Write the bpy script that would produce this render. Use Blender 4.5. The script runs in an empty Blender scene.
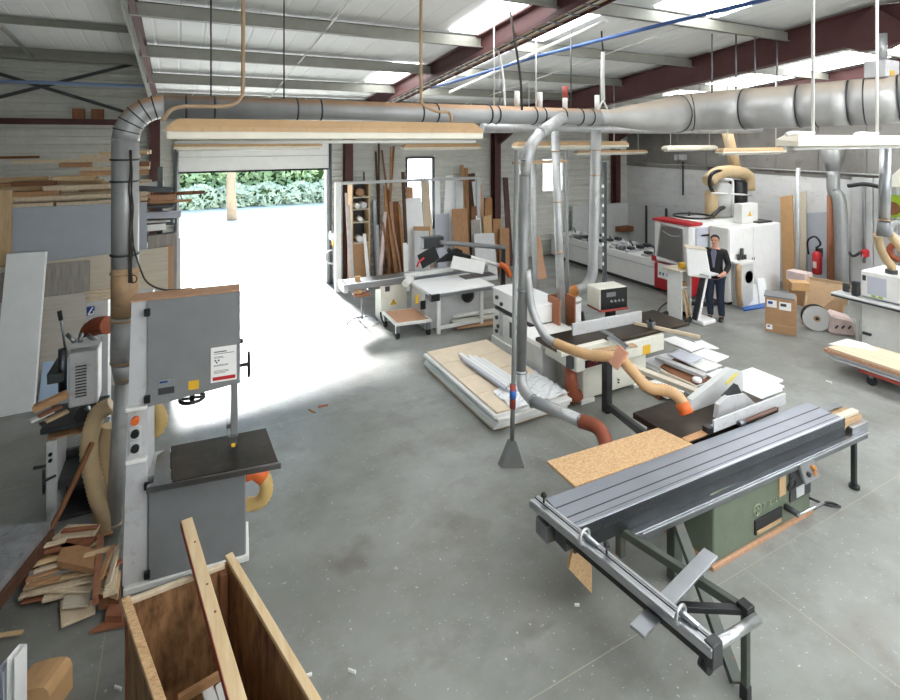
import bpy, bmesh, math, random
from mathutils import Vector as V, Matrix
R = random.Random(7)
sc = bpy.context.scene
col = sc.collection
# ------------------------------------------------------------------ camera model
TH = math.radians(27.4); S_, C_ = math.sin(TH), math.cos(TH)
H0, FP, HY = 3.7, 520.0, 138.0
cd = bpy.data.cameras.new('camera'); cam = bpy.data.objects.new('camera', cd); col.objects.link(cam)
cam.location = (0, 0, H0); cam.rotation_euler = (math.pi/2, 0, -TH)
cd.sensor_width = 36; cd.lens = 36*FP/900; cd.shift_y = -(350-HY)/900; cd.clip_end = 200
sc.camera = cam
def ray(px, py):
    a = (px-450)/FP
    return V((S_+a*C_, C_-a*S_, (HY-py)/FP))
def G(px, py, h=0.0):
    d = ray(px, py); t = (h-H0)/d.z; return V((d.x*t, d.y*t, h))
def PY(px, py, Y):
    d = ray(px, py); t = Y/d.y; return V((d.x*t, Y, H0+d.z*t))
def PC(px, py, off):
    d = ray(px, py); k = d.z/d.y; Y = (5.93725-H0-off)/(k+.115); return PY(px, py, Y)
def PX(px, py, X):
    d = ray(px, py); t = X/d.x; return V((X, d.y*t, H0+d.z*t))
def PZ(px, py, t):
    d = ray(px, py); return V((d.x*t, d.y*t, H0+d.z*t))
# ------------------------------------------------------------------ materials
def lin(c):
    if isinstance(c, str):
        c = tuple(int(c[i:i+2], 16)/255 for i in (0, 2, 4))
    return tuple(((x/12.92) if x <= .04045 else ((x+.055)/1.055)**2.4) for x in c)
MATS = {}
def newmat(name):
    m = bpy.data.materials.new(name); m.use_nodes = True
    nt = m.node_tree; b = nt.nodes['Principled BSDF']; return m, nt, b
def nd(nt, t, **kw):
    n = nt.nodes.new(t)
    for k, v in kw.items():
        if k in n.inputs: n.inputs[k].default_value = v
        else: setattr(n, k, v)
    return n
def coords(nt, scale=(1, 1, 1), rot=(0, 0, 0), kind='Object'):
    tc = nd(nt, 'ShaderNodeTexCoord'); mp = nd(nt, 'ShaderNodeMapping')
    mp.inputs['Scale'].default_value = scale; mp.inputs['Rotation'].default_value = rot
    nt.links.new(tc.outputs[kind], mp.inputs['Vector']); return mp.outputs['Vector']
def ramp(nt, fac, stops):
    r = nd(nt, 'ShaderNodeValToRGB'); e = r.color_ramp.elements
    while len(e) < len(stops): e.new(.5)
    for el, (p, c) in zip(e, stops):
        el.position = p; el.color = (*c, 1)
    nt.links.new(fac, r.inputs['Fac']); return r.outputs['Color']
def mix(nt, fac, a, b):
    m = nd(nt, 'ShaderNodeMix'); m.data_type = 'RGBA'
    for s, v in ((m.inputs[0], fac), (m.inputs[6], a), (m.inputs[7], b)):
        if hasattr(v, 'is_linked') or hasattr(v, 'links'): nt.links.new(v, s)
        else: s.default_value = v if not isinstance(v, tuple) else ((*v, 1) if len(v) == 3 else v)
    return m.outputs[2]
def noise(nt, vec, scale, detail=4, rough=.55):
    n = nd(nt, 'ShaderNodeTexNoise'); n.inputs['Scale'].default_value = scale
    n.inputs['Detail'].default_value = detail; n.inputs['Roughness'].default_value = rough
    nt.links.new(vec, n.inputs['Vector']); return n.outputs['Fac']
def bump(nt, b, h, strength=.2, dist=.01):
    bp = nd(nt, 'ShaderNodeBump'); bp.inputs['Strength'].default_value = strength; bp.inputs['Distance'].default_value = dist
    nt.links.new(h, bp.inputs['Height']); nt.links.new(bp.outputs['Normal'], b.inputs['Normal'])
def paint(name, c, rough=.45, metal=0.0, var=.12, scale=6.0, dust=None, dirt=None):
    """painted / plain surface with slight blotchy wear; dust = colour of what has settled on upward faces"""
    m, nt, b = newmat(name); c = lin(c)
    vec = coords(nt)
    f = noise(nt, vec, scale)
    lo = tuple(x*(1-var) for x in c); hi = tuple(min(1, x*(1+var)) for x in c)
    colr = ramp(nt, f, [(.3, lo), (.7, hi)])
    if dirt:
        f2 = noise(nt, vec, scale*1.9, 6, .7)
        mk = ramp(nt, f2, [(.55, (0, 0, 0)), (.75, (1, 1, 1))])
        colr = mix(nt, mk, colr, lin(dirt))
    if dust:
        ge = nd(nt, 'ShaderNodeNewGeometry'); sp = nd(nt, 'ShaderNodeSeparateXYZ'); nt.links.new(ge.outputs['Normal'], sp.inputs[0])
        fz = ramp(nt, sp.outputs['Z'], [(.25, (0, 0, 0)), (.75, (1, 1, 1))])
        colr = mix(nt, fz, colr, lin(dust))
        rz = nd(nt, 'ShaderNodeMapRange'); rz.inputs[3].default_value = rough; rz.inputs[4].default_value = .9
        nt.links.new(fz, rz.inputs[0]); nt.links.new(rz.outputs[0], b.inputs['Roughness'])
        if metal:
            rm = nd(nt, 'ShaderNodeMapRange'); rm.inputs[3].default_value = metal; rm.inputs[4].default_value = 0
            nt.links.new(fz, rm.inputs[0]); nt.links.new(rm.outputs[0], b.inputs['Metallic'])
    else:
        b.inputs['Roughness'].default_value = rough; b.inputs['Metallic'].default_value = metal
    nt.links.new(colr, b.inputs['Base Color'])
    MATS[name] = m; return m
def wood(name, c1, c2, scale=3.0, axis=0, rough=.65, stretch=9.0):
    m, nt, b = newmat(name)
    sx = [stretch, stretch, stretch]; sx[axis] = 1.0
    vec = coords(nt, tuple(sx))
    f = noise(nt, vec, scale, 6, .6)
    nt.links.new(ramp(nt, f, [(.3, lin(c1)), (.7, lin(c2))]), b.inputs['Base Color'])
    b.inputs['Roughness'].default_value = rough; bump(nt, b, f, .1, .004)
    MATS[name] = m; return m
def metalm(name, c, rough=.3, axis=None, var=.15, metal=1.0):
    m, nt, b = newmat(name); c = lin(c)
    s = [1, 1, 1]
    if axis is not None: s = [40, 40, 40]; s[axis] = 1
    f = noise(nt, coords(nt, tuple(s)), 4 if axis is None else 2.0, 5)
    nt.links.new(ramp(nt, f, [(.3, tuple(x*(1-var) for x in c)), (.7, tuple(min(1, x*(1+var)) for x in c))]), b.inputs['Base Color'])
    b.inputs['Metallic'].default_value = metal; b.inputs['Roughness'].default_value = rough
    MATS[name] = m; return m
def emis(name, c, s):
    m, nt, b = newmat(name)
    b.inputs['Base Color'].default_value = (*lin(c), 1); b.inputs['Emission Color'].default_value = (*lin(c), 1)
    b.inputs['Emission Strength'].default_value = s; MATS[name] = m; return m
M = MATS
# plain paints and plastics
paint('white_paint', 'e8e8e3', .4, var=.05, dirt='dad7cd'); paint('white_clean', 'f0f0ee', .35, var=.03)
paint('cream_paint', 'dedccf', .45, var=.05, dirt='cfcab8'); paint('white_melamine', 'eef0f0', .3, var=.03)
paint('light_grey', 'c3c4c5', .4, var=.06, dirt='a9a39a'); paint('mid_grey', '7d7f80', .42, var=.05)
paint('pale_grey', 'c9cbca', .45, var=.06); paint('door_grey', '7f8182', .4, var=.05); paint('brown_board', 'a4694a', .6, var=.1); paint('rust_dark', '6b4c40', .5, var=.15)
paint('dark_grey', '3c3d3e', .45); paint('black_plastic', '17181a', .4); paint('rubber', '1d1d1e', .75)
paint('olive', '6a7462', .5, var=.1, dirt='5a5f50'); paint('red_paint', 'b8242c', .35, var=.06); paint('red_dull', 'a2453a', .55, dirt='8d4a38')
paint('rafter_red', '55302f', .6, var=.1, dust='7d6358'); paint('column_red', '4f2d28', .6, var=.1)
paint('yellow', 'e6b52a', .5, var=.05); paint('blue', '2c66b8', .4, var=.05); paint('sign_blue', '1f3f8c', .45, var=.03)
paint('orange', 'd9682b', .5, var=.08); paint('orange_hose', 'c5803c', .5, var=.08); paint('rust_hose', '9a5034', .5, var=.1)
paint('tan_hose', 'cba476', .5, var=.1); paint('yellow_hose', 'c8aa6c', .5, var=.1); paint('beige_hose', 'cdb48c', .55, var=.08)
paint('paper', 'f3f2ee', .7, var=.02); paint('cardboard', 'ab8561', .8, var=.06); paint('cardboard_pale', 'c29a6c', .8, var=.06)
paint('skin', 'd39a80', .5, var=.05); paint('jacket', '17181c', .75, var=.15); paint('jeans', '1f2a3d', .8, var=.2, scale=20)
paint('shirt', '6f6f86', .8); paint('hair', '2a211c', .7); paint('shoe', '241c18', .5)
paint('blue_film', 'b7cfe8', .25, var=.05); paint('lavender_board', 'c4c7d2', .5, var=.03); paint('grey_board', 'aab0b8', .55, var=.03)
paint('tape_pink', 'd39a80', .6); paint('insulation', 'd8cfa0', .9, var=.15, scale=30); paint('lime', '9fbf2e', .5); paint('pink_box', 'd9c5c0', .6)
paint('fixture', 'c9a67c', .6, var=.08, dirt='b38d62'); paint('fixture_side', 'eae4d2', .5, var=.05)
paint('galv_dusty', 'b4b6b6', .5, metal=.45, var=.12, dust='b9926e', scale=3)
paint('galv', 'b9bbbb', .48, metal=.5, var=.15, scale=3, dirt='9c9488'); paint('galv_tan', 'b39470', .6, var=.12, dirt='8e7d6a')
paint('pipe_grey', '8b8d8c', .45, metal=.3, var=.1); paint('purlin', '9a9a90', .5, var=.08); paint('wire_white', 'e2e2de', .5, var=.04)
paint('pipe_blue', '44629a', .4); paint('pipe_pale', '8fa6cc', .4, var=.04); paint('rope_tan', 'b39878', .8); paint('cable_dark', '3a352f', .7)
metalm('alu', 'b9bcc0', .32, 0); metalm('alu_y', 'b9bcc0', .32, 1); metalm('steel', '8f9296', .35); metalm('steel_dark', '55585a', .42)
metalm('chrome', 'c9ccce', .3); metalm('iron', '4d443b', .42, None, .35); metalm('zinc', 'aeb2b6', .4)
paint('table_alu', '9a9fa7', .4, metal=.6, var=.08, scale=2)
wood('pine', 'dcc49c', 'c8a77a', axis=0); wood('pine_y', 'e2cda6', 'd0b083', axis=1); wood('pine_z', 'd8be98', 'c09d72', axis=2)
wood('pale_pine', 'dfd0b6', 'cdb798', axis=1); wood('oak', 'b98a58', '9b6d42', axis=2); wood('brown_wood', '8d5c38', '6d432a', axis=2)
wood('dark_wood', '5d3d2a', '42291c', axis=2); wood('red_wood', 'a06c4c', '865038', axis=0); wood('mdf_brown', 'b08660', 'a27852', 8, 2, stretch=2)
wood('ply_inside', 'b08458', '452b19', 4.5, axis=2, stretch=3.0); wood('cream_wood', 'd5ccba', 'c6bba6', 2.2, axis=0, stretch=14)
wood('grey_wood', 'aaa39b', '8d8780', 2.2, axis=2, stretch=12); wood('pale_oak', 'c9c4ba', 'b7b0a5', 2, axis=0, stretch=14)
wood('edge_wood', 'c49a70', 'a97c52', axis=0); wood('walnut', '5b3c32', '452c25', axis=2); wood('beech', 'c3997a', 'b08567', axis=2)
def osb(name, a='d0a263', b_='9c6a38', sc_=14):
    m, nt, b = newmat(name)
    vo = nd(nt, 'ShaderNodeTexVoronoi'); vo.inputs['Scale'].default_value = sc_
    nt.links.new(coords(nt, (1, 2.6, 2)), vo.inputs['Vector'])
    sp = nd(nt, 'ShaderNodeSeparateColor'); nt.links.new(vo.outputs['Color'], sp.inputs[0])
    f = noise(nt, coords(nt), 30)
    c = ramp(nt, sp.outputs[0], [(0, lin(b_)), (.5, lin(a)), (1, tuple(x*1.15 for x in lin(a)))])
    nt.links.new(mix(nt, ramp(nt, f, [(.55, (0, 0, 0)), (.8, (.5, .5, .5))]), c, lin(b_)), b.inputs['Base Color'])
    b.inputs['Roughness'].default_value = .7; M[name] = m
osb('osb', 'c8a67c', 'b38c60', 55); osb('chipboard', 'b58a60', 'a0754c', 60)
def concrete():
    m, nt, b = newmat('concrete')
    v = coords(nt)
    big = noise(nt, v, .45, 5, .6); mid = noise(nt, v, 2.2, 6, .65); fine = noise(nt, v, 26, 4, .6)
    c = ramp(nt, big, [(.3, lin('74766f')), (.5, lin('8a8c87')), (.7, lin('a0a29f'))])
    dk = ramp(nt, mid, [(.5, (0, 0, 0)), (.78, (.7, .7, .7))])
    c = mix(nt, dk, c, lin('716e66'))
    # oil stains at fixed places on the slab
    for (x, y, rx, ry, k, colr) in [(1.30, 4.52, .26, .2, .8, '57453a'), (1.1, 4.4, .8, .6, .45, '6e6d64'), (1.25, 5.3, .3, .7, .5, '6a6960'), (1.75, 3.9, .75, .45, .4, '6f6d63'), (2.25, 4.3, .5, .28, .55, '625d50'),
                              (2.4, 7.35, .32, .16, .55, '6b7076'), (2.0, 6.2, .5, .9, .3, '7e817a'), (4.55, 2.0, .4, .25, .45, '6d6455'), (2.35, 3.2, .25, .12, .6, '5a564a'), (2.62, 3.45, .6, .3, .45, '6a665a'),
                              (7.5, 4.7, .9, .35, .3, '77736a'), (5.9, 2.0, .5, .3, .35, '77736a'), (1.9, 5.0, .5, .3, .35, '7a7a70'), (9.5, 5.2, 1.2, .3, .3, '85837c')]:
        mp = nd(nt, 'ShaderNodeMapping'); mp.vector_type = 'TEXTURE'
        mp.inputs['Location'].default_value = (x, y, 0); mp.inputs['Scale'].default_value = (rx, ry, 1)
        tc = nd(nt, 'ShaderNodeTexCoord')
        wob = nd(nt, 'ShaderNodeTexNoise'); wob.inputs['Scale'].default_value = 3.5; nt.links.new(tc.outputs['Object'], wob.inputs['Vector'])
        ad = nd(nt, 'ShaderNodeVectorMath'); ad.operation = 'MULTIPLY_ADD'; ad.inputs[1].default_value = (.6, .6, 0); 
        nt.links.new(wob.outputs['Color'], ad.inputs[0]); nt.links.new(tc.outputs['Object'], ad.inputs[2])
        sb = nd(nt, 'ShaderNodeVectorMath'); sb.operation = 'SUBTRACT'; sb.inputs[1].default_value = (.3, .3, 0); nt.links.new(ad.outputs[0], sb.inputs[0])
        nt.links.new(sb.outputs[0], mp.inputs['Vector'])
        ln = nd(nt, 'ShaderNodeVectorMath'); ln.operation = 'LENGTH'; nt.links.new(mp.outputs[0], ln.inputs[0])
        fac = ramp(nt, ln.outputs['Value'], [(0, (k, k, k)), (.45, (k*.6, k*.6, k*.6)), (1, (0, 0, 0))])
        c = mix(nt, fac, c, lin(colr))
    sp = ramp(nt, noise(nt, v, 9, 8, .8), [(.64, (0, 0, 0)), (.70, (.6, .6, .6))])
    c = mix(nt, sp, c, lin('cfd0cc'))
    cl = ramp(nt, noise(nt, coords(nt, (1, 1.4, 1)), 1.15, 6, .7), [(.5, (0, 0, 0)), (.72, (.55, .55, .55))])
    c = mix(nt, cl, c, lin('68675f'))
    sp2 = ramp(nt, noise(nt, v, 24, 3, .8), [(.655, (0, 0, 0)), (.69, (.75, .75, .75))])
    c = mix(nt, sp2, c, lin('d8d8d4'))
    # saw-cut joints
    sx = nd(nt, 'ShaderNodeSeparateXYZ'); nt.links.new(v, sx.inputs[0])
    for ax, off, per in (('X', -.5, 4.8), ('Y', 2.8, 4.2)):
        a = nd(nt, 'ShaderNodeMath'); a.operation = 'SUBTRACT'; a.inputs[1].default_value = off; nt.links.new(sx.outputs[ax], a.inputs[0])
        pp = nd(nt, 'ShaderNodeMath'); pp.operation = 'PINGPONG'; pp.inputs[1].default_value = per/2; nt.links.new(a.outputs[0], pp.inputs[0])
        lt = nd(nt, 'ShaderNodeMath'); lt.operation = 'LESS_THAN'; lt.inputs[1].default_value = .0035; nt.links.new(pp.outputs[0], lt.inputs[0])
        c = mix(nt, lt.outputs[0], c, lin('a09a8a'))
    nt.links.new(c, b.inputs['Base Color'])
    rr = nd(nt, 'ShaderNodeMapRange'); rr.inputs[3].default_value = .32; rr.inputs[4].default_value = .55; nt.links.new(mid, rr.inputs[0])
    nt.links.new(rr.outputs[0], b.inputs['Roughness']); bump(nt, b, fine, .06, .004); M['concrete'] = m
concrete()
def blockwall():
    m, nt, b = newmat('painted_block'); v = coords(nt, rot=(0, math.pi/2, 0))
    br = nd(nt, 'ShaderNodeTexBrick'); br.inputs['Scale'].default_value = 1
    br.inputs['Brick Width'].default_value = .5; br.inputs['Row Height'].default_value = .2; br.inputs['Mortar Size'].default_value = .006
    br.inputs['Color1'].default_value = (*lin('e4e5e4'), 1); br.inputs['Color2'].default_value = (*lin('dcdddc'), 1); br.inputs['Mortar'].default_value = (*lin('dcdcd9'), 1)
    tc = nd(nt, 'ShaderNodeTexCoord'); sp = nd(nt, 'ShaderNodeSeparateXYZ'); cb = nd(nt, 'ShaderNodeCombineXYZ')
    nt.links.new(tc.outputs['Object'], sp.inputs[0]); nt.links.new(sp.outputs['Y'], cb.inputs['X']); nt.links.new(sp.outputs['Z'], cb.inputs['Y'])
    nt.links.new(cb.outputs[0], br.inputs['Vector'])
    f = noise(nt, coords(nt, (1, 1, 3)), 3.0, 7, .7)
    nt.links.new(mix(nt, ramp(nt, f, [(.54, (0, 0, 0)), (.7, (.6, .6, .6))]), br.outputs['Color'], lin('c2bbb0')), b.inputs['Base Color'])
    b.inputs['Roughness'].default_value = .7; M['painted_block'] = m
blockwall()
paint('siding', 'cfd0c8', .5, var=.05, dirt='bfbeb4'); paint('siding_shaded', '8b8e8c', .55, var=.06); paint('roof_panel', 'eceeed', .6, var=.02, scale=2); paint('grey_cladding', '8b8883', .6, var=.15, scale=2, dirt='6f665c')
paint('yard', 'efece6', .8, var=.02); paint('trunk', '85755f', .8); paint('leaf', 'bccf9a', .6, var=.25, scale=1.5); paint('leaf_teal', 'c6d0b2', .6, var=.2, scale=1.5); paint('galv_pale', 'bcbcba', .45, metal=.5, var=.12, dust='c3b6a6', scale=3)
paint('bench_top', '8f9294', .35, .3, var=.25, scale=7, dirt='55565a')
paint('tan_panel', 'e0cfb6', .5, var=.05); paint('film', 'e9ebec', .15, var=.02); paint('olive_light', '8b947e', .5, var=.05); paint('olive_dark', '454c44', .5, var=.1, dirt='6a4a3a'); paint('yellow_pale', 'ddd06a', .5, var=.04); paint('leaf_inner', '3f5a26', .8, var=.3); emis('front_fill_glow', 'f6faff', 4.2); emis('skylight', 'fbfdff', 7.0)
def tinted():
    m, nt, b = newmat('tinted_glass'); b.inputs['Base Color'].default_value = (*lin('e4e0dc'), 1)
    b.inputs['Transmission Weight'].default_value = .75; b.inputs['Roughness'].default_value = .08; b.inputs['IOR'].default_value = 1.1; M['tinted_glass'] = m
    m, nt, b = newmat('window_glass'); b.inputs['Base Color'].default_value = (1, 1, 1, 1)
    b.inputs['Transmission Weight'].default_value = 1; b.inputs['Roughness'].default_value = .3; b.inputs['IOR'].default_value = 1.05; M['window_glass'] = m
tinted()
# ------------------------------------------------------------------ mesh builder
def wloc(o):
    l = V((0, 0, 0))
    while o: l += o.location; o = o.parent
    return l
class MB:
    def __init__(s): s.bm = bmesh.new()
    def box(s, x0, x1, y0, y1, z0, z1, bev=.004, M_=None):
        x0, x1 = sorted((x0, x1)); y0, y1 = sorted((y0, y1)); z0, z1 = sorted((z0, z1))
        vs = [s.bm.verts.new(p) for p in ((x0,y0,z0),(x1,y0,z0),(x1,y1,z0),(x0,y1,z0),(x0,y0,z1),(x1,y0,z1),(x1,y1,z1),(x0,y1,z1))]
        return s._hex(vs, bev, M_)
    def _hex(s, vs, bev, M_=None):
        if M_ is not None:
            for v in vs: v.co = M_ @ v.co
        fs = [s.bm.faces.new([vs[i] for i in f]) for f in ((3,2,1,0),(4,5,6,7),(0,1,5,4),(1,2,6,5),(2,3,7,6),(3,0,4,7))]
        if bev:
            L = min((vs[a].co-vs[b].co).length for a, b in ((0,1),(1,2),(0,4)))
            bev = min(bev, L*.3)
            es = list({e for f in fs for e in f.edges})
            if bev > .0008: bmesh.ops.bevel(s.bm, geom=es, offset=bev, segments=1, affect='EDGES', clamp_overlap=True)
        return s
    def hexa(s, pts, bev=0): return s._hex([s.bm.verts.new(p) for p in pts], bev)
    def slab(s, quad, n, t, bev=.002):
        """four corners (one face) and thickness t along n"""
        n = V(n).normalized()*t; q = [V(p) for p in quad]
        return s.hexa(q+[p+n for p in q], bev)
    def beam(s, p0, p1, w, t, side=(1, 0, 0), bev=.003):
        p0, p1 = V(p0), V(p1); d = (p1-p0).normalized(); sd = V(side); sd = (sd-d*sd.dot(d)).normalized(); n = d.cross(sd).normalized()
        a, b = sd*w/2, n*t/2
        return s.hexa([p0-a-b, p0+a-b, p0+a+b, p0-a+b, p1-a-b, p1+a-b, p1+a+b, p1-a+b], bev)
    def tube(s, pts, r, seg=12, caps=True):
        pts = [V(p) for p in pts]; n = len(pts); rs = r if isinstance(r, (list, tuple)) else [r]*n
        up = None; rings = []
        for i, p in enumerate(pts):
            d = (pts[min(i+1, n-1)]-pts[max(i-1, 0)]).normalized()
            if up is None: up = d.orthogonal().normalized()
            else: up = (up-d*up.dot(d)); up = up.normalized() if up.length > 1e-6 else d.orthogonal().normalized()
            bn = d.cross(up)
            rings.append([s.bm.verts.new(p+(up*math.cos(2*math.pi*k/seg)+bn*math.sin(2*math.pi*k/seg))*rs[i]) for k in range(seg)])
        for a, b in zip(rings, rings[1:]):
            for k in range(seg):
                f = s.bm.faces.new((a[k], a[(k+1) % seg], b[(k+1) % seg], b[k])); f.smooth = True
        if caps:
            s.bm.faces.new(rings[0][::-1]); s.bm.faces.new(rings[-1])
        return s
    def cyl(s, p0, p1, r, r1=None, seg=18): return s.tube([p0, p1], [r, r if r1 is None else r1], seg)
    def ring(s, c, axis, Rr, r, seg=24, s2=8):
        ax = V(axis).normalized(); u = ax.orthogonal().normalized(); w = ax.cross(u); c = V(c); rings = []
        for i in range(seg):
            a = 2*math.pi*i/seg; d = u*math.cos(a)+w*math.sin(a)
            rings.append([s.bm.verts.new(c+d*(Rr+r*math.cos(2*math.pi*k/s2))+ax*r*math.sin(2*math.pi*k/s2)) for k in range(s2)])
        for i in range(seg):
            a, b = rings[i], rings[(i+1) % seg]
            for k in range(s2):
                f = s.bm.faces.new((a[k], b[k], b[(k+1) % s2], a[(k+1) % s2])); f.smooth = True
        return s
    def prism(s, poly, y0, y1, plane='xz'):
        def P(a, b, y): return {'xz': (a, y, b), 'yz': (y, a, b), 'xy': (a, b, y)}[plane]
        A = [s.bm.verts.new(P(a, b, y0)) for a, b in poly]; B = [s.bm.verts.new(P(a, b, y1)) for a, b in poly]
        s.bm.faces.new(A); s.bm.faces.new(B[::-1])
        for i in range(len(poly)):
            j = (i+1) % len(poly); s.bm.faces.new((A[i], B[i], B[j], A[j]))
        return s
    def lathe(s, c, prof, seg=24, axis='z'):
        c = V(c); rings = []
        for r, z in prof:
            rr = []
            for k in range(seg):
                a = 2*math.pi*k/seg; p = (r*math.cos(a), r*math.sin(a), z)
                if axis == 'y': p = (p[0], p[2], p[1])
                if axis == 'x': p = (p[2], p[0], p[1])
                rr.append(s.bm.verts.new(c+V(p)))
            rings.append(rr)
        for a, b in zip(rings, rings[1:]):
            for k in range(seg):
                f = s.bm.faces.new((a[k], a[(k+1) % seg], b[(k+1) % seg], b[k])); f.smooth = True
        s.bm.faces.new(rings[0][::-1]); s.bm.faces.new(rings[-1]); return s
    def quad(s, *p):
        s.bm.faces.new([s.bm.verts.new(q) for q in p]); return s
    def hose(s, pts, r, pitch=.035, amp=.06, seg=12):
        """corrugated hose along a smooth curve"""
        P = smooth(pts, max(8, int(plen(pts)/pitch*2)))
        return s.tube(P, [r*(1+amp*(1 if i % 2 else -1)) for i in range(len(P))], seg)
    def build(s, name, mat, parent=None, origin=None, xf=None):
        me = bpy.data.meshes.new(name)
        if xf is not None: s.bm.transform(xf)
        bmesh.ops.recalc_face_normals(s.bm, faces=s.bm.faces)
        if parent is not None: off = wloc(parent)
        elif origin is not None: off = V(origin)
        else:
            xs = [v.co for v in s.bm.verts]
            off = V(((min(c.x for c in xs)+max(c.x for c in xs))/2, (min(c.y for c in xs)+max(c.y for c in xs))/2, min(c.z for c in xs)))
        bmesh.ops.translate(s.bm, verts=s.bm.verts, vec=-off)
        s.bm.to_mesh(me); s.bm.free()
        o = bpy.data.objects.new(name, me); col.objects.link(o)
        me.materials.append(M[mat] if isinstance(mat, str) else mat)
        if parent is not None: o.parent = parent
        else: o.location = off
        return o
def plen(pts):
    pts = [V(p) for p in pts]; return sum((b-a).length for a, b in zip(pts, pts[1:]))
def smooth(pts, n):
    """Catmull-Rom through pts, n samples"""
    P = [V(p) for p in pts]; P = [P[0]*2-P[1]]+P+[P[-1]*2-P[-2]]; k = len(P)-3; out = []
    for i in range(n+1):
        u = i/n*k; j = min(int(u), k-1); t = u-j; a, b, c, d = P[j:j+4]
        out.append(.5*((2*b)+(c-a)*t+(2*a-5*b+4*c-d)*t*t+(3*b-a-3*c+d)*t**3))
    return out
def tag(o, label, cat, group=None):
    o['label'] = label; o['category'] = cat
    if group: o['group'] = group
    return o
def thing(name, label, cat, loc, group=None):
    o = bpy.data.objects.new(name, None); o.empty_display_size = .1; col.objects.link(o); o.location = V(loc)
    return tag(o, label, cat, group)
def one(name, mb, mat, label, cat, group=None, xf=None): return tag(mb.build(name, mat, xf=xf), label, cat, group)
def LF(o, deg): return Matrix.Translation(V(o)) @ Matrix.Rotation(math.radians(deg), 4, 'Z')
def struct(name, mb, mat, parent=None):
    o = mb.build(name, mat, parent, origin=(0, 0, 0) if parent is None else None); o['kind'] = 'structure'; return o
def dup(root, loc, rotz=0, label=None, group=None):
    r = root.copy(); col.objects.link(r); r.location = V(loc); r.rotation_euler = (0, 0, rotz)
    if label: r['label'] = label
    if group: r['group'] = group
    for ch in list(root.children):
        c = ch.copy(); col.objects.link(c); c.parent = r
        for g in ch.children:
            d = g.copy(); col.objects.link(d); d.parent = c
    return r
def text(name, body, size, mat, parent, origin, ux, uy, depth=.002):
    """lettering as a thin mesh; origin = lower left corner, ux / uy = directions of the line and of the letters' height"""
    cu = bpy.data.curves.new(name, 'FONT'); cu.body = body; cu.size = size; cu.extrude = depth/2
    tmp = bpy.data.objects.new(name, cu); col.objects.link(tmp)
    dg = bpy.context.evaluated_depsgraph_get(); me = bpy.data.meshes.new_from_object(tmp.evaluated_get(dg))
    bpy.data.objects.remove(tmp)
    ux, uy = V(ux).normalized(), V(uy).normalized(); uz = ux.cross(uy)
    mt = Matrix.Translation(V(origin)-wloc(parent)) @ Matrix((ux, uy, uz)).transposed().to_4x4()
    me.transform(mt); me.materials.clear(); me.materials.append(M[mat])
    o = bpy.data.objects.new(name, me); col.objects.link(o); o.parent = parent; return o
# ================================================================== SETTING
YB, XR, XL, YF = 13.24, 13.8, -7.0, -5.0
XA = -.55                                   # line of the left frame: beyond it the roof is higher
def ceil(y): return 5.0-.115*(y-8.15) if y > 3.6 else 5.523-.115*(3.6-y)
fl = MB().box(XL, XR, YF, YB+.1, -.15, 0, 0); struct('floor', fl, 'concrete')
yd = MB().box(-40, 50, YB+.1, 75, -.17, -.02, 0); struct('yard_ground', yd, 'yard')
def ribbed(mb, x0, x1, z0, z1, Y, per=.17, dep=.028, out=-1):
    prof = []; z = 0
    while z < z1:
        for dz, d in ((0, 0), (.095, 0), (.108, dep), (.157, dep)): prof.append((z+dz, d))
        z += per
    P = [(z0, 0)]+[(a, d) for a, d in prof if z0 < a < z1]+[(z1, 0)]
    vs = [(mb.bm.verts.new((x0, Y+out*d, a)), mb.bm.verts.new((x1, Y+out*d, a))) for a, d in P]
    for a, b in zip(vs, vs[1:]): mb.bm.faces.new((a[0], a[1], b[1], b[0]))
DX0, DX1, DZ = -.02, 3.29, 2.96            # vehicle door opening
W1 = (PY(405.5, 157, YB), PY(434, 157, YB)); W2 = (PY(541, 158, YB), PY(562.5, 158, YB))
w1 = (W1[0].x, W1[1].x, 1.15, W1[0].z); w2 = (W2[0].x, W2[1].x, PY(550, 192, YB).z, W2[0].z)
wb = MB(); top = ceil(YB)+.15
ribbed(wb, XL, XA, 0, 5.75, YB); ribbed(wb, XA, DX0, 0, top, YB); ribbed(wb, DX0, DX1, DZ, top, YB)
ribbed(wb, DX1, w1[0], 0, top, YB); ribbed(wb, w1[0], w1[1], 0, w1[2], YB); ribbed(wb, w1[0], w1[1], w1[3], top, YB)
ribbed(wb, w1[1], w2[0], 0, top, YB); ribbed(wb, w2[0], w2[1], 0, w2[2], YB); ribbed(wb, w2[0], w2[1], w2[3], top, YB)
ribbed(wb, w2[1], XR, 0, top, YB)
struct('wall_back', wb, 'siding')
for i, w in ((1, w1), (2, w2)):
    f = MB(); x0, x1, z0, z1 = w
    for a in ((x0, x0+.05, z0, z1), (x1-.05, x1, z0, z1), (x0+.05, x1-.05, z0, z0+.05), (x0+.05, x1-.05, z1-.05, z1)): f.box(a[0], a[1], YB-.05, YB+.08, a[2], a[3])
    fr = struct('window_%d' % i, f, 'dark_grey' if i == 1 else 'white_paint')
    p = MB().box(x0+.05, x1-.05, YB+.02, YB+.026, z0+.05, z1-.05, 0).build('pane', 'window_glass', fr); p['kind'] = 'structure'
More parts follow.
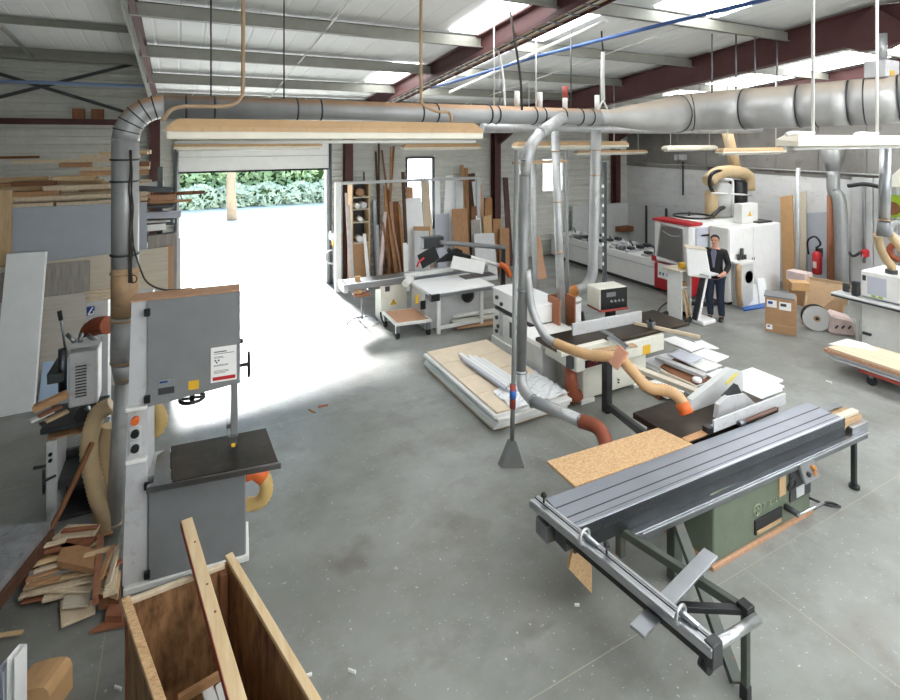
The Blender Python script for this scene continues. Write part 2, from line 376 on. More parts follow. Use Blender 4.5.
# right wall: painted block below, grey cladding above
struct('wall_right', MB().box(XR, XR+.2, YF, YB, 0, 2.74, 0), 'painted_block')
wr = MB(); 
y = YF
while y < YB:
    wr.box(XR-.02, XR+.15, y, min(y+1.0, YB), 2.745, 5.7, .006); y += 1.01
struct('trim_1', wr, 'grey_cladding')
struct('wall_left', MB().box(XL-.2, XL, YF, YB, 0, 6.6, 0), 'siding_shaded'); struct('wall_front', MB().box(XL, XR, YF-.2, YF, 0, 6.6, 0), 'siding')  # unseen left wall: shade put into a darker siding colour, dimming that bay
# roof sheets with ribs running down the slope
def roof(mb, x0, x1, y0, y1, dz):
    P = []; x = x0
    while x < x1-.001:
        for dx, d in ((0, 0), (.24, 0), (.25, .006), (.27, .006), (.28, 0)):
            if x+dx < x1: P.append((x+dx, d))
        x += .28
    P.append((x1, 0))
    vs = [(mb.bm.verts.new((a, y0, ceil(y0)+dz+d)), mb.bm.verts.new((a, y1, ceil(y1)+dz+d))) for a, d in P]
    for a, b in zip(vs, vs[1:]): mb.bm.faces.new((a[0], a[1], b[1], b[0]))
rf = MB(); roof(rf, XA, XR+.2, 3.6, YB+.1, 0); roof(rf, XA, XR+.2, YF-.2, 3.6, 0)
roof(rf, XL-.2, XA, 3.6, YB+.1, 1.05); roof(rf, XL-.2, XA, YF-.2, 3.6, 1.05); struct('ceiling', rf, 'roof_panel')
sw = MB()
for y0, y1 in ((YF, 3.6), (3.6, YB)): sw.hexa([(XA-.03, y0, ceil(y0)-.02), (XA, y0, ceil(y0)-.02), (XA, y1, ceil(y1)-.02), (XA-.03, y1, ceil(y1)-.02), (XA-.03, y0, ceil(y0)+1.05), (XA, y0, ceil(y0)+1.05), (XA, y1, ceil(y1)+1.05), (XA-.03, y1, ceil(y1)+1.05)])
struct('trim_2', sw, 'siding')
k = 3
for (x0, x1, y0, y1) in ((3.3, 3.75, 4.8, 6.38), (3.2, 3.75, 8.25, 9.75), (3.96, 4.9, 4.9, 6.38), (3.96, 4.7, 6.6, 9.7), (8.6, 9.7, 4.85, 6.4), (11.2, 12.6, 4.2, 9.5), (10.9, 12.4, -3.6, 2.8), (5.4, 6.6, 4.2, 4.7),
                         (1.2, 2.9, -3.6, 2.4), (5.6, 7.2, -3.6, 2.8), (10, 11.6, -3.6, 2.8)):
    m = MB().hexa([(x0, y0, ceil(y0)-.03), (x1, y0, ceil(y0)-.03), (x1, y1, ceil(y1)-.03), (x0, y1, ceil(y1)-.03), (x0, y0, ceil(y0)-.012), (x1, y0, ceil(y0)-.012), (x1, y1, ceil(y1)-.012), (x0, y1, ceil(y1)-.012)])
    struct('window_%d' % k, m, 'skylight'); k += 1
# added glowing panels, unseen behind the camera, to brighten surfaces facing it
for x0, x1 in ((-1.5, 2.0), (2.8, 5.3), (6.2, 9.5)):
    struct('window_%d' % k, MB().box(x0, x1, YF+.0, YF+.03, 2.3, 4.3, 0), 'front_fill_glow'); k += 1
# purlins, bay by bay
RX = [XA, 3.85, 8.35, 12.9]
pys = [4.75, 6.45, 8.15, 9.85, 11.5, 13.05, 2.4, .7, -1.0, -2.7]
bays = [(XA+.06, 3.84), (3.86, 8.34), (8.36, 12.89), (12.91, XR-.03)]
for y in pys:
    for a, b in bays:
        m = MB(); c = ceil(y)
        m.box(a, b, y-.012, y+.012, c-.2, c-.035, 0); m.box(a, b, y-.06, y+.012, c-.2, c-.188, 0); m.box(a, b, y-.012, y+.06, c-.047, c-.035, 0)
        struct('purlin', m, 'purlin')
for y in (13.0, 11.0, 9.1, 7.3, 5.5):
    m = MB(); c = ceil(y)+1.05; m.box(XL, XA-.06, y-.02, y+.02, c-.13, c-.01, 0); m.box(XL, XA-.06, y-.06, y+.02, c-.13, c-.118, 0); struct('purlin', m, 'purlin')
m = MB().box(XL, XA-.05, YB-.3, YB-.12, 5.27, 5.42); struct('eave_beam', m, 'purlin')
def ibeam(x, pts, depth, fw, mat, name='steel_rafter'):
    m = MB()
    for (ya, za), (yb_, zb) in zip(pts, pts[1:]):
        for (xx0, xx1, z0, z1) in ((x-.006, x+.006, -depth+.016, -.016), (x-fw/2, x+fw/2, -.016, 0), (x-fw/2, x+fw/2, -depth, -depth+.016)):
            m.hexa([(xx0, ya, za+z0), (xx1, ya, za+z0), (xx1, yb_, zb+z0), (xx0, yb_, zb+z0), (xx0, ya, za+z1), (xx1, ya, za+z1), (xx1, yb_, zb+z1), (xx0, yb_, zb+z1)])
    return struct(name, m, mat)
for x, dep in ((3.85, .25), (8.35, .47), (12.9, .45)):
    ibeam(x, [(YF, ceil(YF)-.04), (3.6, ceil(3.6)-.04), (YB-.05, ceil(YB)-.04)], dep, .19, 'rafter_red')
    hp = MB().prism([(3.1, ceil(3.6)-dep-.03), (3.45, ceil(3.6)-dep-.16), (3.75, ceil(3.6)-dep-.16), (4.05, ceil(3.6)-dep-.03), (3.6, ceil(3.6)-.05)], x-.08, x+.08, 'yz'); struct('ridge_haunch', hp, 'rafter_red')
    kn = MB().prism([(YB-.1, ceil(YB)-.45), (YB-1.6, ceil(YB-1.6)-.46), (YB-.1, ceil(YB)-1.0)], x-.04, x+.04, 'yz'); struct('eave_haunch', kn, 'column_red')
ibeam(XA+.12, [(YF, ceil(YF)-.03), (3.6, ceil(3.6)-.03), (YB-.05, ceil(YB)-.03)], .17, .06, 'rafter_red')
for x in (-.5, 3.82, 8.3, 13.1):
    m = MB(); w = .1
    m.box(x-w, x+w, YB-.30, YB-.285, 0, top-.1, 0); m.box(x-w, x+w, YB-.065, YB-.05, 0, top-.1, 0); m.box(x-.005, x+.005, YB-.285, YB-.065, 0, top-.1, 0)
    struct('steel_column', m, 'column_red')
# sag rods between purlins
for x in (1.6, 6.1):
    m = MB()
    for (a, b) in ((4.0, 6.45), (6.45, 9.85), (9.85, 13)):
        m.cyl((x, a, ceil(a)-.16), (x, b, ceil(b)-.16), .012, seg=8)
    struct('sag_rod', m, 'wire_white')
for x in (-2.6,):
    m = MB().cyl((x, 4, ceil(4)+.8), (x, 13, ceil(13)+.85), .03, seg=8); struct('sag_rod', m, 'purlin')
# wind bracing and girt on the left part of the back wall
br = MB(); a0, a1 = PY(-20, 68, YB-.12), PY(125, 112, YB-.12); b0, b1 = PY(-20, 102, YB-.16), PY(133, 64, YB-.16)
br.beam(a0, a1, .07, .02, (0, 0, 1)); br.beam(b0, b1, .07, .02, (0, 0, 1)); struct('wind_brace', br, 'dark_grey')
g0 = PY(0, 121, YB-.1); struct('wall_girt', MB().box(XL, XA-.1, YB-.2, YB-.06, g0.z-.06, g0.z+.06), 'column_red')
# vehicle door: frame, part-lowered sectional panel, tracks
df = MB(); df.box(DX0-.08, DX0, YB-.08, YB+.12, 0, DZ+.05); df.box(DX1, DX1+.06, YB-.06, YB+.12, 0, DZ+.05)
d1 = struct('door_1', df, 'light_grey')
pn = MB()
for i in range(2): pn.box(DX0-.02, DX1+.04, YB-.14, YB-.09, DZ-.02+i*.33, DZ+.30+i*.33, .008)
struct('door_panel', pn, 'white_clean', d1)
pn = MB().box(DX0-.02, DX1+.04, YB-.145, YB-.085, DZ-.06, DZ-.02); struct('door_seal', pn, 'rubber', d1)
for x in (DX0-.1, DX1+.06): struct('door_track', MB().box(x, x+.05, YB-.18, YB-.1, 0, 3.75), 'steel_dark', d1)
struct('door_shaft', MB().cyl((DX0-.15, YB-.25, 3.78), (DX1+.45, YB-.25, 3.78), .05), 'steel_dark', d1)
# blue air pipes under the roof
bp = MB(); h = PY(60, 83, 12.9).z
bp.tube([PY(-40, 80, 12.7), PY(70, 83.5, 12.7), PY(160, 87, 12.7), PY(300, 89.5, 12.7), PY(420, 95.5, 12.7)], .035, 8)
one('air_pipe', bp, 'pipe_pale', 'thin pale blue compressed-air pipe running along the far wall under the roof', 'pipe')
bp = MB().tube([PC(x, y, .3) for x, y in ((430, 88), (450, 83), (535, 57), (600, 40), (680, 20), (760, 1), (800, -10))], [.026]*7, 8)
one('air_pipe', bp, 'pipe_blue', 'blue compressed-air pipe slanting from roof centre to upper right, in front of dark red beam', 'pipe')
bp = MB().tube([PY(455, 76, 10.5), PY(530, 81, 10.5), PY(610, 88, 10.5), PY(720, 99, 10.5)], .02, 8)
one('conduit', bp, 'wire_white', 'thin white conduit under the roof just above the main duct', 'conduit')
bp = MB().tube([PC(x, y, .27) for x, y in ((450, 92), (480, 79), (543, 49), (606, 21))], .028, 8)
one('conduit', bp, 'wire_white', 'white rail slanting under the bright skylight, right of the cable tray', 'conduit')
# cable tray under the middle rafter
y0, y1 = 3.9, 11.6
def tz(y): return ceil(y)-.335
ct = thing('cable_tray', 'long cable ladder loaded with wires along the underside of the middle red beam', 'cable tray', (3.85, 8, tz(8)))
m = MB(); 
for x in (3.72, 3.98): m.beam((x, y0, tz(y0)), (x, y1, tz(y1)), .012, .06)
m.build('side_rail', 'rafter_red', ct)
yy = y0
while yy < y1: MB().box(3.73, 3.97, yy-.01, yy+.01, tz(yy)-.02, tz(yy)-.005, 0).build('rung', 'steel', ct); yy += .3
pass
for i in range(6):
    x = 3.755+i*.038
    MB().tube([(x+R.uniform(-.008, .008), y0+(y1-y0)*j/12, tz(y0+(y1-y0)*j/12)+.01) for j in range(13)], .011, 6).build('wire', ('cable_dark', 'wire_white', 'rope_tan')[i % 3], ct)
# outside: hedges and a tree trunk
def foliage(mb, cx, cy, rx, ry, h, n, z0=0, sz=.22):
    for _ in range(n):
        a = R.uniform(0, 2*math.pi); rr = math.sqrt(R.random()); t = R.random(); k = math.sqrt(max(.05, 1-(2*abs(t-.45))**2.2))
        p = V((cx+rx*rr*k*math.cos(a), cy+ry*rr*k*math.sin(a), z0+h*t))
        u = V((R.gauss(0, 1), R.gauss(0, 1), R.gauss(0, 1))).normalized(); w = u.orthogonal().normalized()
        s = sz*R.uniform(.5, 1.2); mb.quad(p-u*s, p+w*s*.45, p+u*s, p-w*s*.45)
t = thing('hedge', 'tall pale green hedge beyond the sunlit yard, seen through the doorway', 'hedge', (4.2, 31, 0))
m = MB()
for i, x in enumerate((-3.5, -1.2, 1.1, 3.4, 5.7, 8.0)): foliage(m, x, 33+.5*(i % 2), 2.0, 1.5, 4.6+.5*(i % 3), 1300, .0, .26)
m.build('leaves', 'leaf', t)
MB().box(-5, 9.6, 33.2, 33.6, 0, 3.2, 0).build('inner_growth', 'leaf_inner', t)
t = thing('low_hedge', 'low bluish-green clipped hedge in front of the tall one', 'hedge', (3.4, 27.6, 0))
m = MB()
for i, x in enumerate((-2.5, -.8, .9, 2.6, 4.3, 6.0, 7.4)): foliage(m, x, 30.2, 1.3, .7, 1.25, 600, -.05, .2)
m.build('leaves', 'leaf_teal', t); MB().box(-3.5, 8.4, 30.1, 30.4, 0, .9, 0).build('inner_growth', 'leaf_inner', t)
p = PY(232, 214, 25.5); t = thing('tree', 'slim bare tree trunk standing in the sunlit yard beyond the open door', 'tree', (p.x, p.y, -.02))
MB().tube([(p.x, p.y, -.05), (p.x-.05, p.y, 1.5), (p.x+.03, p.y, 3), (p.x, p.y, 5.5)], [.24, .2, .18, .14], 10).build('trunk', 'trunk', t)
for s_, z in ((-1, 4.3), (1, 4.8)): MB().tube([(p.x, p.y, z), (p.x+s_*.5, p.y+.2, z+.9)], [.07, .04], 8).build('branch', 'trunk', t)
# ================================================================== OVERHEAD DUCTS
YD, HD = 5.69, 4.0
md = thing('extraction_duct', 'long dusty main extraction duct crossing the hall with elbow down at left', 'duct', (-.56, 5.8, 0))
# left riser, narrower lower down
xr, yr = -.455, 5.69
base = G(113, 530); 
MB().tube([base, (xr-.02, yr+.04, 1.42)], .068, 20).build('lower_pipe', 'galv', md)
MB().tube([(xr-.02, yr+.04, 1.42), (xr-.012, yr+.03, 1.62)], [.07, .112], 20).build('reducer', 'galv', md)
MB().tube([(xr-.012, yr+.03, 1.6), (xr-.005, yr, 2.05)], .112, 20).build('riser_pipe', 'galv', md)
MB().tube([(xr-.005, yr, 2.05), (xr-.003, yr, 2.5)], .113, 20).build('riser_pipe', 'galv_tan', md)
MB().tube([(xr-.003, yr, 2.5), (xr, yr, 3.68)], .112, 20).build('riser_pipe', 'galv', md)
el = []
for i in range(7):
    a = math.pi/2*i/6; el.append((xr+.32-.32*math.cos(a), yr, 3.68+.32*math.sin(a)))
MB().tube(el, .113, 20).build('elbow', 'galv_dusty', md)
for i in range(1, 6): MB().ring(el[i], V(el[i+1])-V(el[i-1]), .113, .007, 24, 6).build('joint_ring', 'steel_dark', md)
XD1 = 5.35
MB().tube([(xr+.32, YD, HD), (XD1, YD, HD)], .115, 24).build('main_pipe', 'galv_dusty', md)
for z in (1.45, 1.62, 2.02, 2.45, 2.62, 3.3, 3.5): MB().ring((xr-.004, yr+(.03 if z < 1.9 else 0), z), (0, 0, 1), .115 if z > 1.5 else .071, .01, 24, 6).build('joint_ring', 'steel_dark' if z > 2.5 else 'galv_tan', md)
for x in (.05, .3, 1.1, 1.35, 2.55, 2.75, 3.5, 3.62, 4.2, 4.35, 4.7, 5.0, 5.2): MB().ring((x, YD, HD), (1, 0, 0), .118, .01, 24, 6).build('joint_ring', 'steel_dark', md)
# large pipe that widens and turns towards the near wall
big = [V((5.35, YD, HD)), V((5.75, YD, HD+.01)), V((6.5, 5.66, 4.04)), PZ(690, 112, 8.3), PZ(745, 109, 7.75), PZ(800, 106, 7.25), PZ(850, 102.5, 6.85), PZ(900, 99, 6.5), PZ(980, 90, 6.0), PZ(1100, 78, 5.4)]
bs = smooth(big, 27); rr = [(.115 if i < 2 else .115+(i-2)*.031 if i < 8 else .3) for i in range(len(bs))]
MB().tube(bs[:9], rr[:9], 28).build('widening_pipe', 'galv_pale', md)
for a, b in ((8, 12), (12, 15), (15, 18), (18, 21), (21, 24), (24, 28)): MB().tube(bs[a:b+1], .3, 28).build('large_pipe', 'galv_pale', md)
for i in (8, 9, 12, 15, 16, 18, 19, 21, 23, 24): MB().ring(bs[i], bs[min(i+1, 27)]-bs[i-1], .301, .009, 28, 6).build('joint_ring', 'steel_dark', md)
for px in (517, 540, 565, 597):                      # blast-gate actuators
    p = PY(px, 105, YD); x = p.x
    MB().cyl((x, YD, HD+.1), (x, YD, HD+.32), .035, seg=12).build('gate_cylinder', 'white_paint', md)
    if px == 565: MB().cyl((x, YD, HD+.26), (x, YD, HD+.42), .037, seg=12).build('gate_cap', 'red_dull', md)
p = PY(834, 75, bs[20].y); 
# control box with stub pipe on the big duct
q = bs[20]; cb = thing('damper_unit', 'grey damper box with yellow sticker and short round pipe on top of the big duct', 'damper', (q.x, q.y, q.z+.29))
MB().box(q.x-.17, q.x+.17, q.y-.12, q.y+.12, q.z+.285, q.z+.5, .01).build('box', 'light_grey', cb)
MB().cyl((q.x, q.y, q.z+.5), (q.x, q.y, q.z+.85), .06).build('stub_pipe', 'galv', cb)
d_ = V((-.6, -.8, 0)).normalized(); MB().box(-.05, .05, -.004, .004, 0, .07, 0, Matrix.Translation((q.x-.02, q.y-.124, q.z+.3))).build('sticker', 'yellow', cb)
# thinner second duct behind
sdx = [PY(x, 128.5, 7.6) for x in (500, 600, 700)]
sd = MB().tube([PY(482, 128, 7.6), PY(560, 128.5, 7.6), PY(650, 129.5, 7.6), PY(760, 130, 7.6)], .085, 16); 
sdt = thing('extraction_duct', 'slimmer bright galvanised duct running just below and behind the main duct', 'duct', sdx[1])
sd.build('pipe', 'galv', sdt)
for p in sdx: MB().cyl((p.x, 7.6, p.z+.07), (p.x, 7.6, ceil(7.6)-.02), .008, seg=8).build('hanger', 'steel', sdt)
# dropper from the main duct to the rusty hose on the saw
def T(o, name, pts, r, mat, seg=16): return MB().tube(pts, r, seg).build(name, mat, o)
z1 = 6.45
b0 = PY(562, 118, YD-.08); b1 = PZ(540, 133, 6.6); b2 = PZ(529, 150, z1); b3 = PZ(524.5, 175, z1); b4 = PZ(521, 372, z1)
br1 = thing('dropper_duct', 'steel dropper duct branching off main duct and bending to short rust-brown hose', 'duct', (b4.x, b4.y, .6))
T(br1, 'branch_pipe', [b0, b1], [.085, .075], 'galv'); T(br1, 'bend', smooth([b1, b2, b3], 8), .073, 'galv'); T(br1, 'down_pipe', [b3, b4], [.07, .062], 'pipe_grey')
e1 = PZ(523, 388, 6.35); e2 = PZ(533, 401, 6.2); e3 = PZ(581, 421, 5.75)
T(br1, 'bend', smooth([b4, e1, e2], 8), .068, 'galv'); T(br1, 'side_pipe', [e2, e3], .068, 'galv')
for p, d in ((b4, b4-b3), (e2, e3-e2), (e3, e3-e2), (PZ(522.5, 290, z1), b4-b3), (PZ(525, 160, z1), b4-b3)): MB().ring(p, d, .07, .012, 20, 6).build('clamp_ring', 'steel', br1)
hs = MB().hose([e3, PZ(597, 427, 5.55), PZ(605, 440, 5.4), PZ(606, 456, 5.3)], .072, .03); one('flexible_hose', hs, 'rust_hose', 'short rust-coloured flexible hose curving down behind the chipboard table', 'hose')
# narrower branch to the tan hose
c0 = PZ(527, 270, z1-.02); c1 = PZ(534, 315, 6.35); c2 = PZ(545, 336, 6.2); c3 = PZ(555, 343, 6.1)
br2 = thing('branch_duct', 'thin steel branch curving off the dropper duct into the long tan hose', 'duct', (c3.x, c3.y, c3.z))
T(br2, 'pipe', smooth([c0, PZ(530, 298, 6.4), c1, c2, c3], 16), .05, 'galv'); MB().ring(c3, c3-c2, .053, .01, 16, 6).build('clamp_ring', 'steel', br2)
hp = [c3, PZ(570, 349, 5.95), PZ(590, 355, 5.8), PZ(618, 358, 5.65), PZ(632, 371, 5.5), PZ(648, 387, 5.4), PZ(668, 391, 5.35), PZ(679, 398, 5.3), PZ(685, 408, 5.25)]
th = thing('flexible_hose', 'long tan flexible hose sagging from the steel branch to the hood of the circular saw', 'hose', hp[-1])
MB().hose(hp, .058, .03).build('hose', 'tan_hose', th)
MB().tube([PZ(682, 403, 5.27), PZ(687, 414, 5.22)], .068, 14).build('end_cuff', 'orange', th)
MB().beam(PZ(613, 366, 5.6), PZ(624, 349, 5.6), .035, .13).build('tape', 'tape_pink', th)
# sweep pipe with fish-tail foot
f0 = G(511, 466); s0 = PZ(516.5, 150, 5.9); s1 = PZ(513.5, 380, 5.9); s2 = PZ(512, 440, 5.88)
sp = thing('sweep_pipe', 'slim upright pipe with red and blue tape and fishtail floor nozzle', 'pipe', f0)
T(sp, 'pipe', [s0, s1, s2], .026, 'pipe_grey', 10); T(sp, 'red_tape', [PZ(513, 384, 5.89), PZ(512.6, 408, 5.89)], .034, 'red_dull', 10); T(sp, 'blue_tape', [PZ(512.9, 390, 5.89), PZ(512.7, 398, 5.89)], .037, 'blue', 10)
m = MB(); a = f0; u = V((C_, -S_, 0)); m.hexa([a-u*.13+V((-.0, -.04, 0)), a+u*.13+V((0, -.04, 0)), a+u*.13+V((0, .04, 0)), a-u*.13+V((0, .04, 0)), s2-u*.03+V((0, -.03, 0)), s2+u*.03+V((0, -.03, 0)), s2+u*.03+V((0, .03, 0)), s2-u*.03+V((0, .03, 0))]); m.build('nozzle', 'pipe_grey', sp)
# other droppers
def dropper(label, pts, r, mat='galv', rings=(), hose=None):
    P = [PZ(*p) for p in pts]; o = thing('dropper_duct', label, 'duct', P[-1])
    T(o, 'pipe', P if len(P) < 4 else smooth(P, 14), r, mat)
    for i in rings:
        a, b = P[0], P[min(1, len(P)-1)]; MB().ring(a.lerp(b, i), b-a, r, .012, 18, 6).build('clamp_ring', 'galv_tan', o)
    return o, P
dropper('slim steel dropper duct going down into the brown board box on the white planer', [(555, 131, 8.5), (562, 333, 8.5)], .068, rings=(.1, .35, .6))
o, P = dropper('pale steel dropper duct that bends left into an orange hose behind the planer', [(596, 130, 9.2), (595, 180, 9.2), (593, 255, 9.2), (592, 275, 9.2), (585, 287, 9.2), (577, 290, 9.2)], .09, rings=(.4, .9))
hs = MB().hose([P[-1], PZ(574, 291, 9.2), PZ(571, 297, 9.2), PZ(571, 304, 9.2)], .095, .04); one('flexible_hose', hs, 'orange_hose', 'short orange hose elbow dropping into a white canister', 'hose')
dropper('thin pale pipe standing between the big dropper duct and the planer pipe', [(533, 152, 9.6), (534, 232, 9.6), (537, 338, 9.6)], .05, 'galv')
dropper('thin pipe with pale sleeve just right of the planer pipe', [(566, 150, 9.0), (568, 350, 9.0)], .03, 'pipe_grey')
o, P = dropper('bright steel pipe at far right dropping to the edgebander hood', [(886, 148, 8.3), (884, 222, 8.3)], .08, 'zinc', rings=(.97,))
dropper('galvanised pipe running down the back wall between brown panels, below a square funnel', [(833, 172, 11.9), (834, 192, 11.8), (840, 205, 11.65), (842, 291, 11.5)], .13, 'pipe_grey')
dropper('slim grey post in front of the tall brown boards by the right wall', [(798, 168, 12.0), (797, 298, 12.0)], .045, 'galv')
fn = MB(); c = PZ(833, 152, 11.95); fn.tube([c+V((0, 0, .3)), c-V((0, 0, .1)), c-V((0, 0, .45))], [.25, .22, .13], 4); one('funnel_hood', fn, 'galv', 'square grey funnel hood high on the right wall above the steel pipe', 'hood')
# frame of small bars around the droppers
m = MB(); a = PZ(512, 163, 8.6); b = PZ(567, 161, 8.6); m.beam(a, b, .06, .05, (0, 1, 0)); one('pipe_bracket', m, 'galv_tan', 'short horizontal bracket tying the cluster of dropper pipes together', 'bracket')
# ------------------------------------------------------------------ fluorescent fixtures
def rodto(o, p, r=.009, mat='wire_white', top=None):
    z = (ceil(p.y)-.03) if top is None else top
    MB().cyl(p, (p.x, p.y, z), r, seg=8).build('hanger', mat, o)
def fixture(label, x0, x1, y, z, wd=.2, ht=.13, hang=(.12, .88), endcap=True, mat='fixture'):
    o = thing('strip_light', label, 'strip light', ((x0+x1)/2, y, z), 'hanging strip lights')
    m = MB()
    MB().box(x0+.01, x1-.01, y-wd*.5, y+wd*.5, z, z+ht*.38, .006).build('diffuser', 'fixture_side', o)
    prof = [(-wd*.5, ht*.38), (-wd*.48, ht*.6), (-wd*.3, ht), (wd*.3, ht), (wd*.48, ht*.6), (wd*.5, ht*.38)]
    A = [m.bm.verts.new((x0+(.012+.08*(k in (2, 3))), y+a, z+b)) for k, (a, b) in enumerate(prof)]; B = [m.bm.verts.new((x1-(.012+.08*(k in (2, 3))), y+a, z+b)) for k, (a, b) in enumerate(prof)]
    for i in range(6): j = (i+1) % 6; m.bm.faces.new((A[i], B[i], B[j], A[j]))
    m.bm.faces.new(A[::-1]); m.bm.faces.new(B); m.build('housing', mat, o)
    for dy in (-.045, .045): MB().cyl((x0+.06, y+dy, z-.022), (x1-.06, y+dy, z-.022), .016, seg=10).build('tube_lamp', 'white_paint', o)
    for t in hang:
        rodto(o, V((x0+(x1-x0)*t, y, z+ht-.005)))
    return o
f = fixture('big strip light thick with tan dust, nearest one, under the main duct at left', PY(165, 130, 4.55).x, PY(478, 130, 4.55).x, 4.55, 3.69, .24, .16, hang=())
for px, amp in ((243, 1), (421, -1)):     # tan flexes
    p = PY(px, 90, 4.55); x = p.x
    pts = [(x, 4.55, ceil(4.55)-.05), (x, 4.55, 4.2), (x-.02*amp, 4.55, 4.03), (x-.12*amp if amp > 0 else x+.16, 4.55, 3.96), (x-.35*amp if amp > 0 else x+.3, 4.55, 3.95)] + ([(x-.5, 4.55, 3.93), (x-.58, 4.55, 3.83)] if amp > 0 else [(x+.34, 4.55, 3.85)])
    MB().tube(smooth(pts, 24), .016, 8).build('flex', 'rope_tan', f)
for px in (211, 284): p = PY(px, 97, 5.69); one('hanger_rod', MB().cyl((p.x, 5.69, 4.11), (p.x, 5.69, ceil(5.69)-.03), .008, seg=8), 'steel_dark', 'thin threaded rod holding the main duct, ' + ('left of the tan flex' if px == 211 else 'right of the tan flex'), 'rod')
for px, lb in ((494, 'thin rod holding the main duct left of the red-capped gate'), (536, 'thin rod holding the main duct by the first short white gate'), (571, 'dark thin rod holding the main duct beside the red-capped gate')):
    p = PY(px, 97, 5.69); one('hanger_rod', MB().cyl((p.x, 5.69, 4.1), (p.x, 5.69, ceil(5.69)-.05), .01, seg=8), 'wire_white' if px != 571 else 'steel_dark', lb, 'rod')
q = PY(603, 105, 5.69); ch = thing('hanger_chain', 'white tape-wrapped cable dropping onto the main duct at the roof pipe, forked at its foot', 'cable', (q.x, 5.69, 4.1))
MB().tube([(q.x, 5.69, 4.25), (q.x-.01, 5.69, 4.6), (q.x, 5.69, 4.95)], .03, 8).build('cable', 'wire_white', ch)
for s in (-1, 1): MB().cyl((q.x, 5.69, 4.26), (q.x+s*.09, 5.69, 4.1), .014, seg=8).build('fork', 'wire_white', ch)
MB().cyl((q.x, 5.69, 4.95), (q.x-.03, 5.69, ceil(5.69)-.03), .012, seg=8).build('wire', 'cable_dark', ch)
for px, z_, lb in ((522, 6.5, 'black cable hanging down from the roof onto the main duct near the cable tray'), (505, 7.2, 'white frayed cable hanging above the main duct below the skylight')):
    a = PZ(px-12, 40, z_); b = PZ(px-2, 75, z_); c = PZ(px, 110, z_); a.z = ceil(a.y)-.012
    one('cable', MB().tube(smooth([a, b, c], 12), .015, 8), 'cable_dark' if px == 522 else 'wire_white', lb, 'cable')
fixture('strip light in front of the vehicle door panel', PY(173, 146, 11.4).x, PY(322, 146, 11.4).x, 11.4, 3.48)
fixture('strip light over the leaning boards, left of the middle column', PY(402, 147, 11.4).x, PY(480, 147, 11.4).x, 11.4, 3.43)
fixture('strip light behind the dropper duct in the middle of the hall', PY(514, 146, 8.35).x, PY(626, 146, 8.35).x, 8.35, 3.50)
fixture('thin strip light just behind the right end of the one at the dropper ducts', PY(575, 152, 11.4).x, PY(646, 152, 11.4).x, 11.4, 3.24, .16, .1)
fixture('short strip light in front of the grey cladding in the far right corner', PY(664, 149, 9.5).x, PY(715, 149, 9.5).x, 9.5, 3.38, .2, .12, mat='fixture_side')
fixture('strip light in front of the vacuum pumps, half behind the nearer right one', PY(719, 153, 7.3).x, PY(783, 153, 7.3).x, 7.3, 3.36, .2, .12)
f = fixture('large strip light at right edge, hung under the big duct on two white pipes', PY(786, 142, 2.95).x, 7.6, 2.95, 3.62, .22, .11, hang=(), mat='fixture_side')
for px in (813, 877):
    p = PY(px, 100, 2.9); MB().cyl((p.x, 2.9, 3.74), (p.x, 2.9, ceil(2.9)), .015, seg=10).build('pipe_hanger', 'white_paint', f)
    MB().tube(smooth([(p.x, 2.9, 3.76), (p.x-.03, 2.9, 3.745), (p.x-.3, 2.93, 3.75), (p.x-.36, 2.95, 3.73)], 12), .02, 8).build('flex', 'white_paint', f)
for px in (712, 736, 755, 777):
    top_ = PY(px, 5, 5.2); p = PZ(px, 93, 8.0)
    one('hanger_rod', MB().cyl((p.x, p.y, p.z), (p.x, p.y, ceil(p.y)-.03), .012, seg=8), 'steel', {712: 'thin rod holding the big duct, left of the slanting skylight edge', 736: 'second rod holding the big duct, counted from its narrow end', 755: 'third rod holding the big duct, counted from its narrow end', 777: 'rod holding the big duct, just left of the tall white pipe'}[px], 'rod')
# ================================================================== LEFT FOREGROUND: BAND SAW
X = LF((-.41, 4.975, 0), -5.5)
bs = thing('bandsaw', 'tall grey band saw with dark tilting table at left, hinged steel doors', 'band saw', X @ V((.45, .15, 0)))
def bb(name, *a, mat='light_grey', bev=.006, par=None): return MB().box(*a, bev).build(name, mat, par or bs, xf=X)
bb('plinth', 0, .95, -.04, .40, 0, .055, mat='white_paint')
MB().prism([(-.01, .055), (.17, .055), (.17, 2.36), (.055, 2.36)], 0, .38).build('column', 'light_grey', bs, xf=X)
MB().prism([(.17, 1.50), (.87, 1.575), (.87, 2.36), (.17, 2.36)], .016, .2).build('upper_housing', 'light_grey', bs, xf=X)
bb('lower_housing', .17, .92, .02, .38, .055, .90)
bb('top_cover', .05, .875, -.02, .2, 2.36, 2.375, mat='beech')
ud = MB().prism([(.175, 1.49), (.88, 1.565), (.88, 2.36), (.175, 2.36)], -.025, .015).build('upper_door', 'door_grey', bs, xf=X)
ld = bb('lower_door', .175, .925, -.025, .015, .05, .90, mat='door_grey', bev=.01)
for par, zs in ((ud, (1.56, 2.27)), (ld, (.12, .85))):
    for z in zs: MB().box(.15, .195, -.05, -.02, z-.03, z+.03).build('hinge', 'black_plastic', par, xf=X)
lb = MB().box(.645, .85, -.029, -.025, 1.605, 1.905, .001).build('instruction_label', 'paper', ud, xf=X); lb['label'] = 'white instruction sheet with red foot'
def deco(name, par, x0, x1, z0, z1, mat, y=-.0305, dy=.0015): return MB().box(x0, x1, y, y+dy, z0, z1, 0).build(name, mat, par, xf=X)
deco('label_red_band', ud, .66, .84, 1.62, 1.65, 'red_paint'); deco('label_text', ud, .67, .77, 1.86, 1.868, 'dark_grey'); deco('label_text', ud, .67, .83, 1.845, 1.85, 'mid_grey')
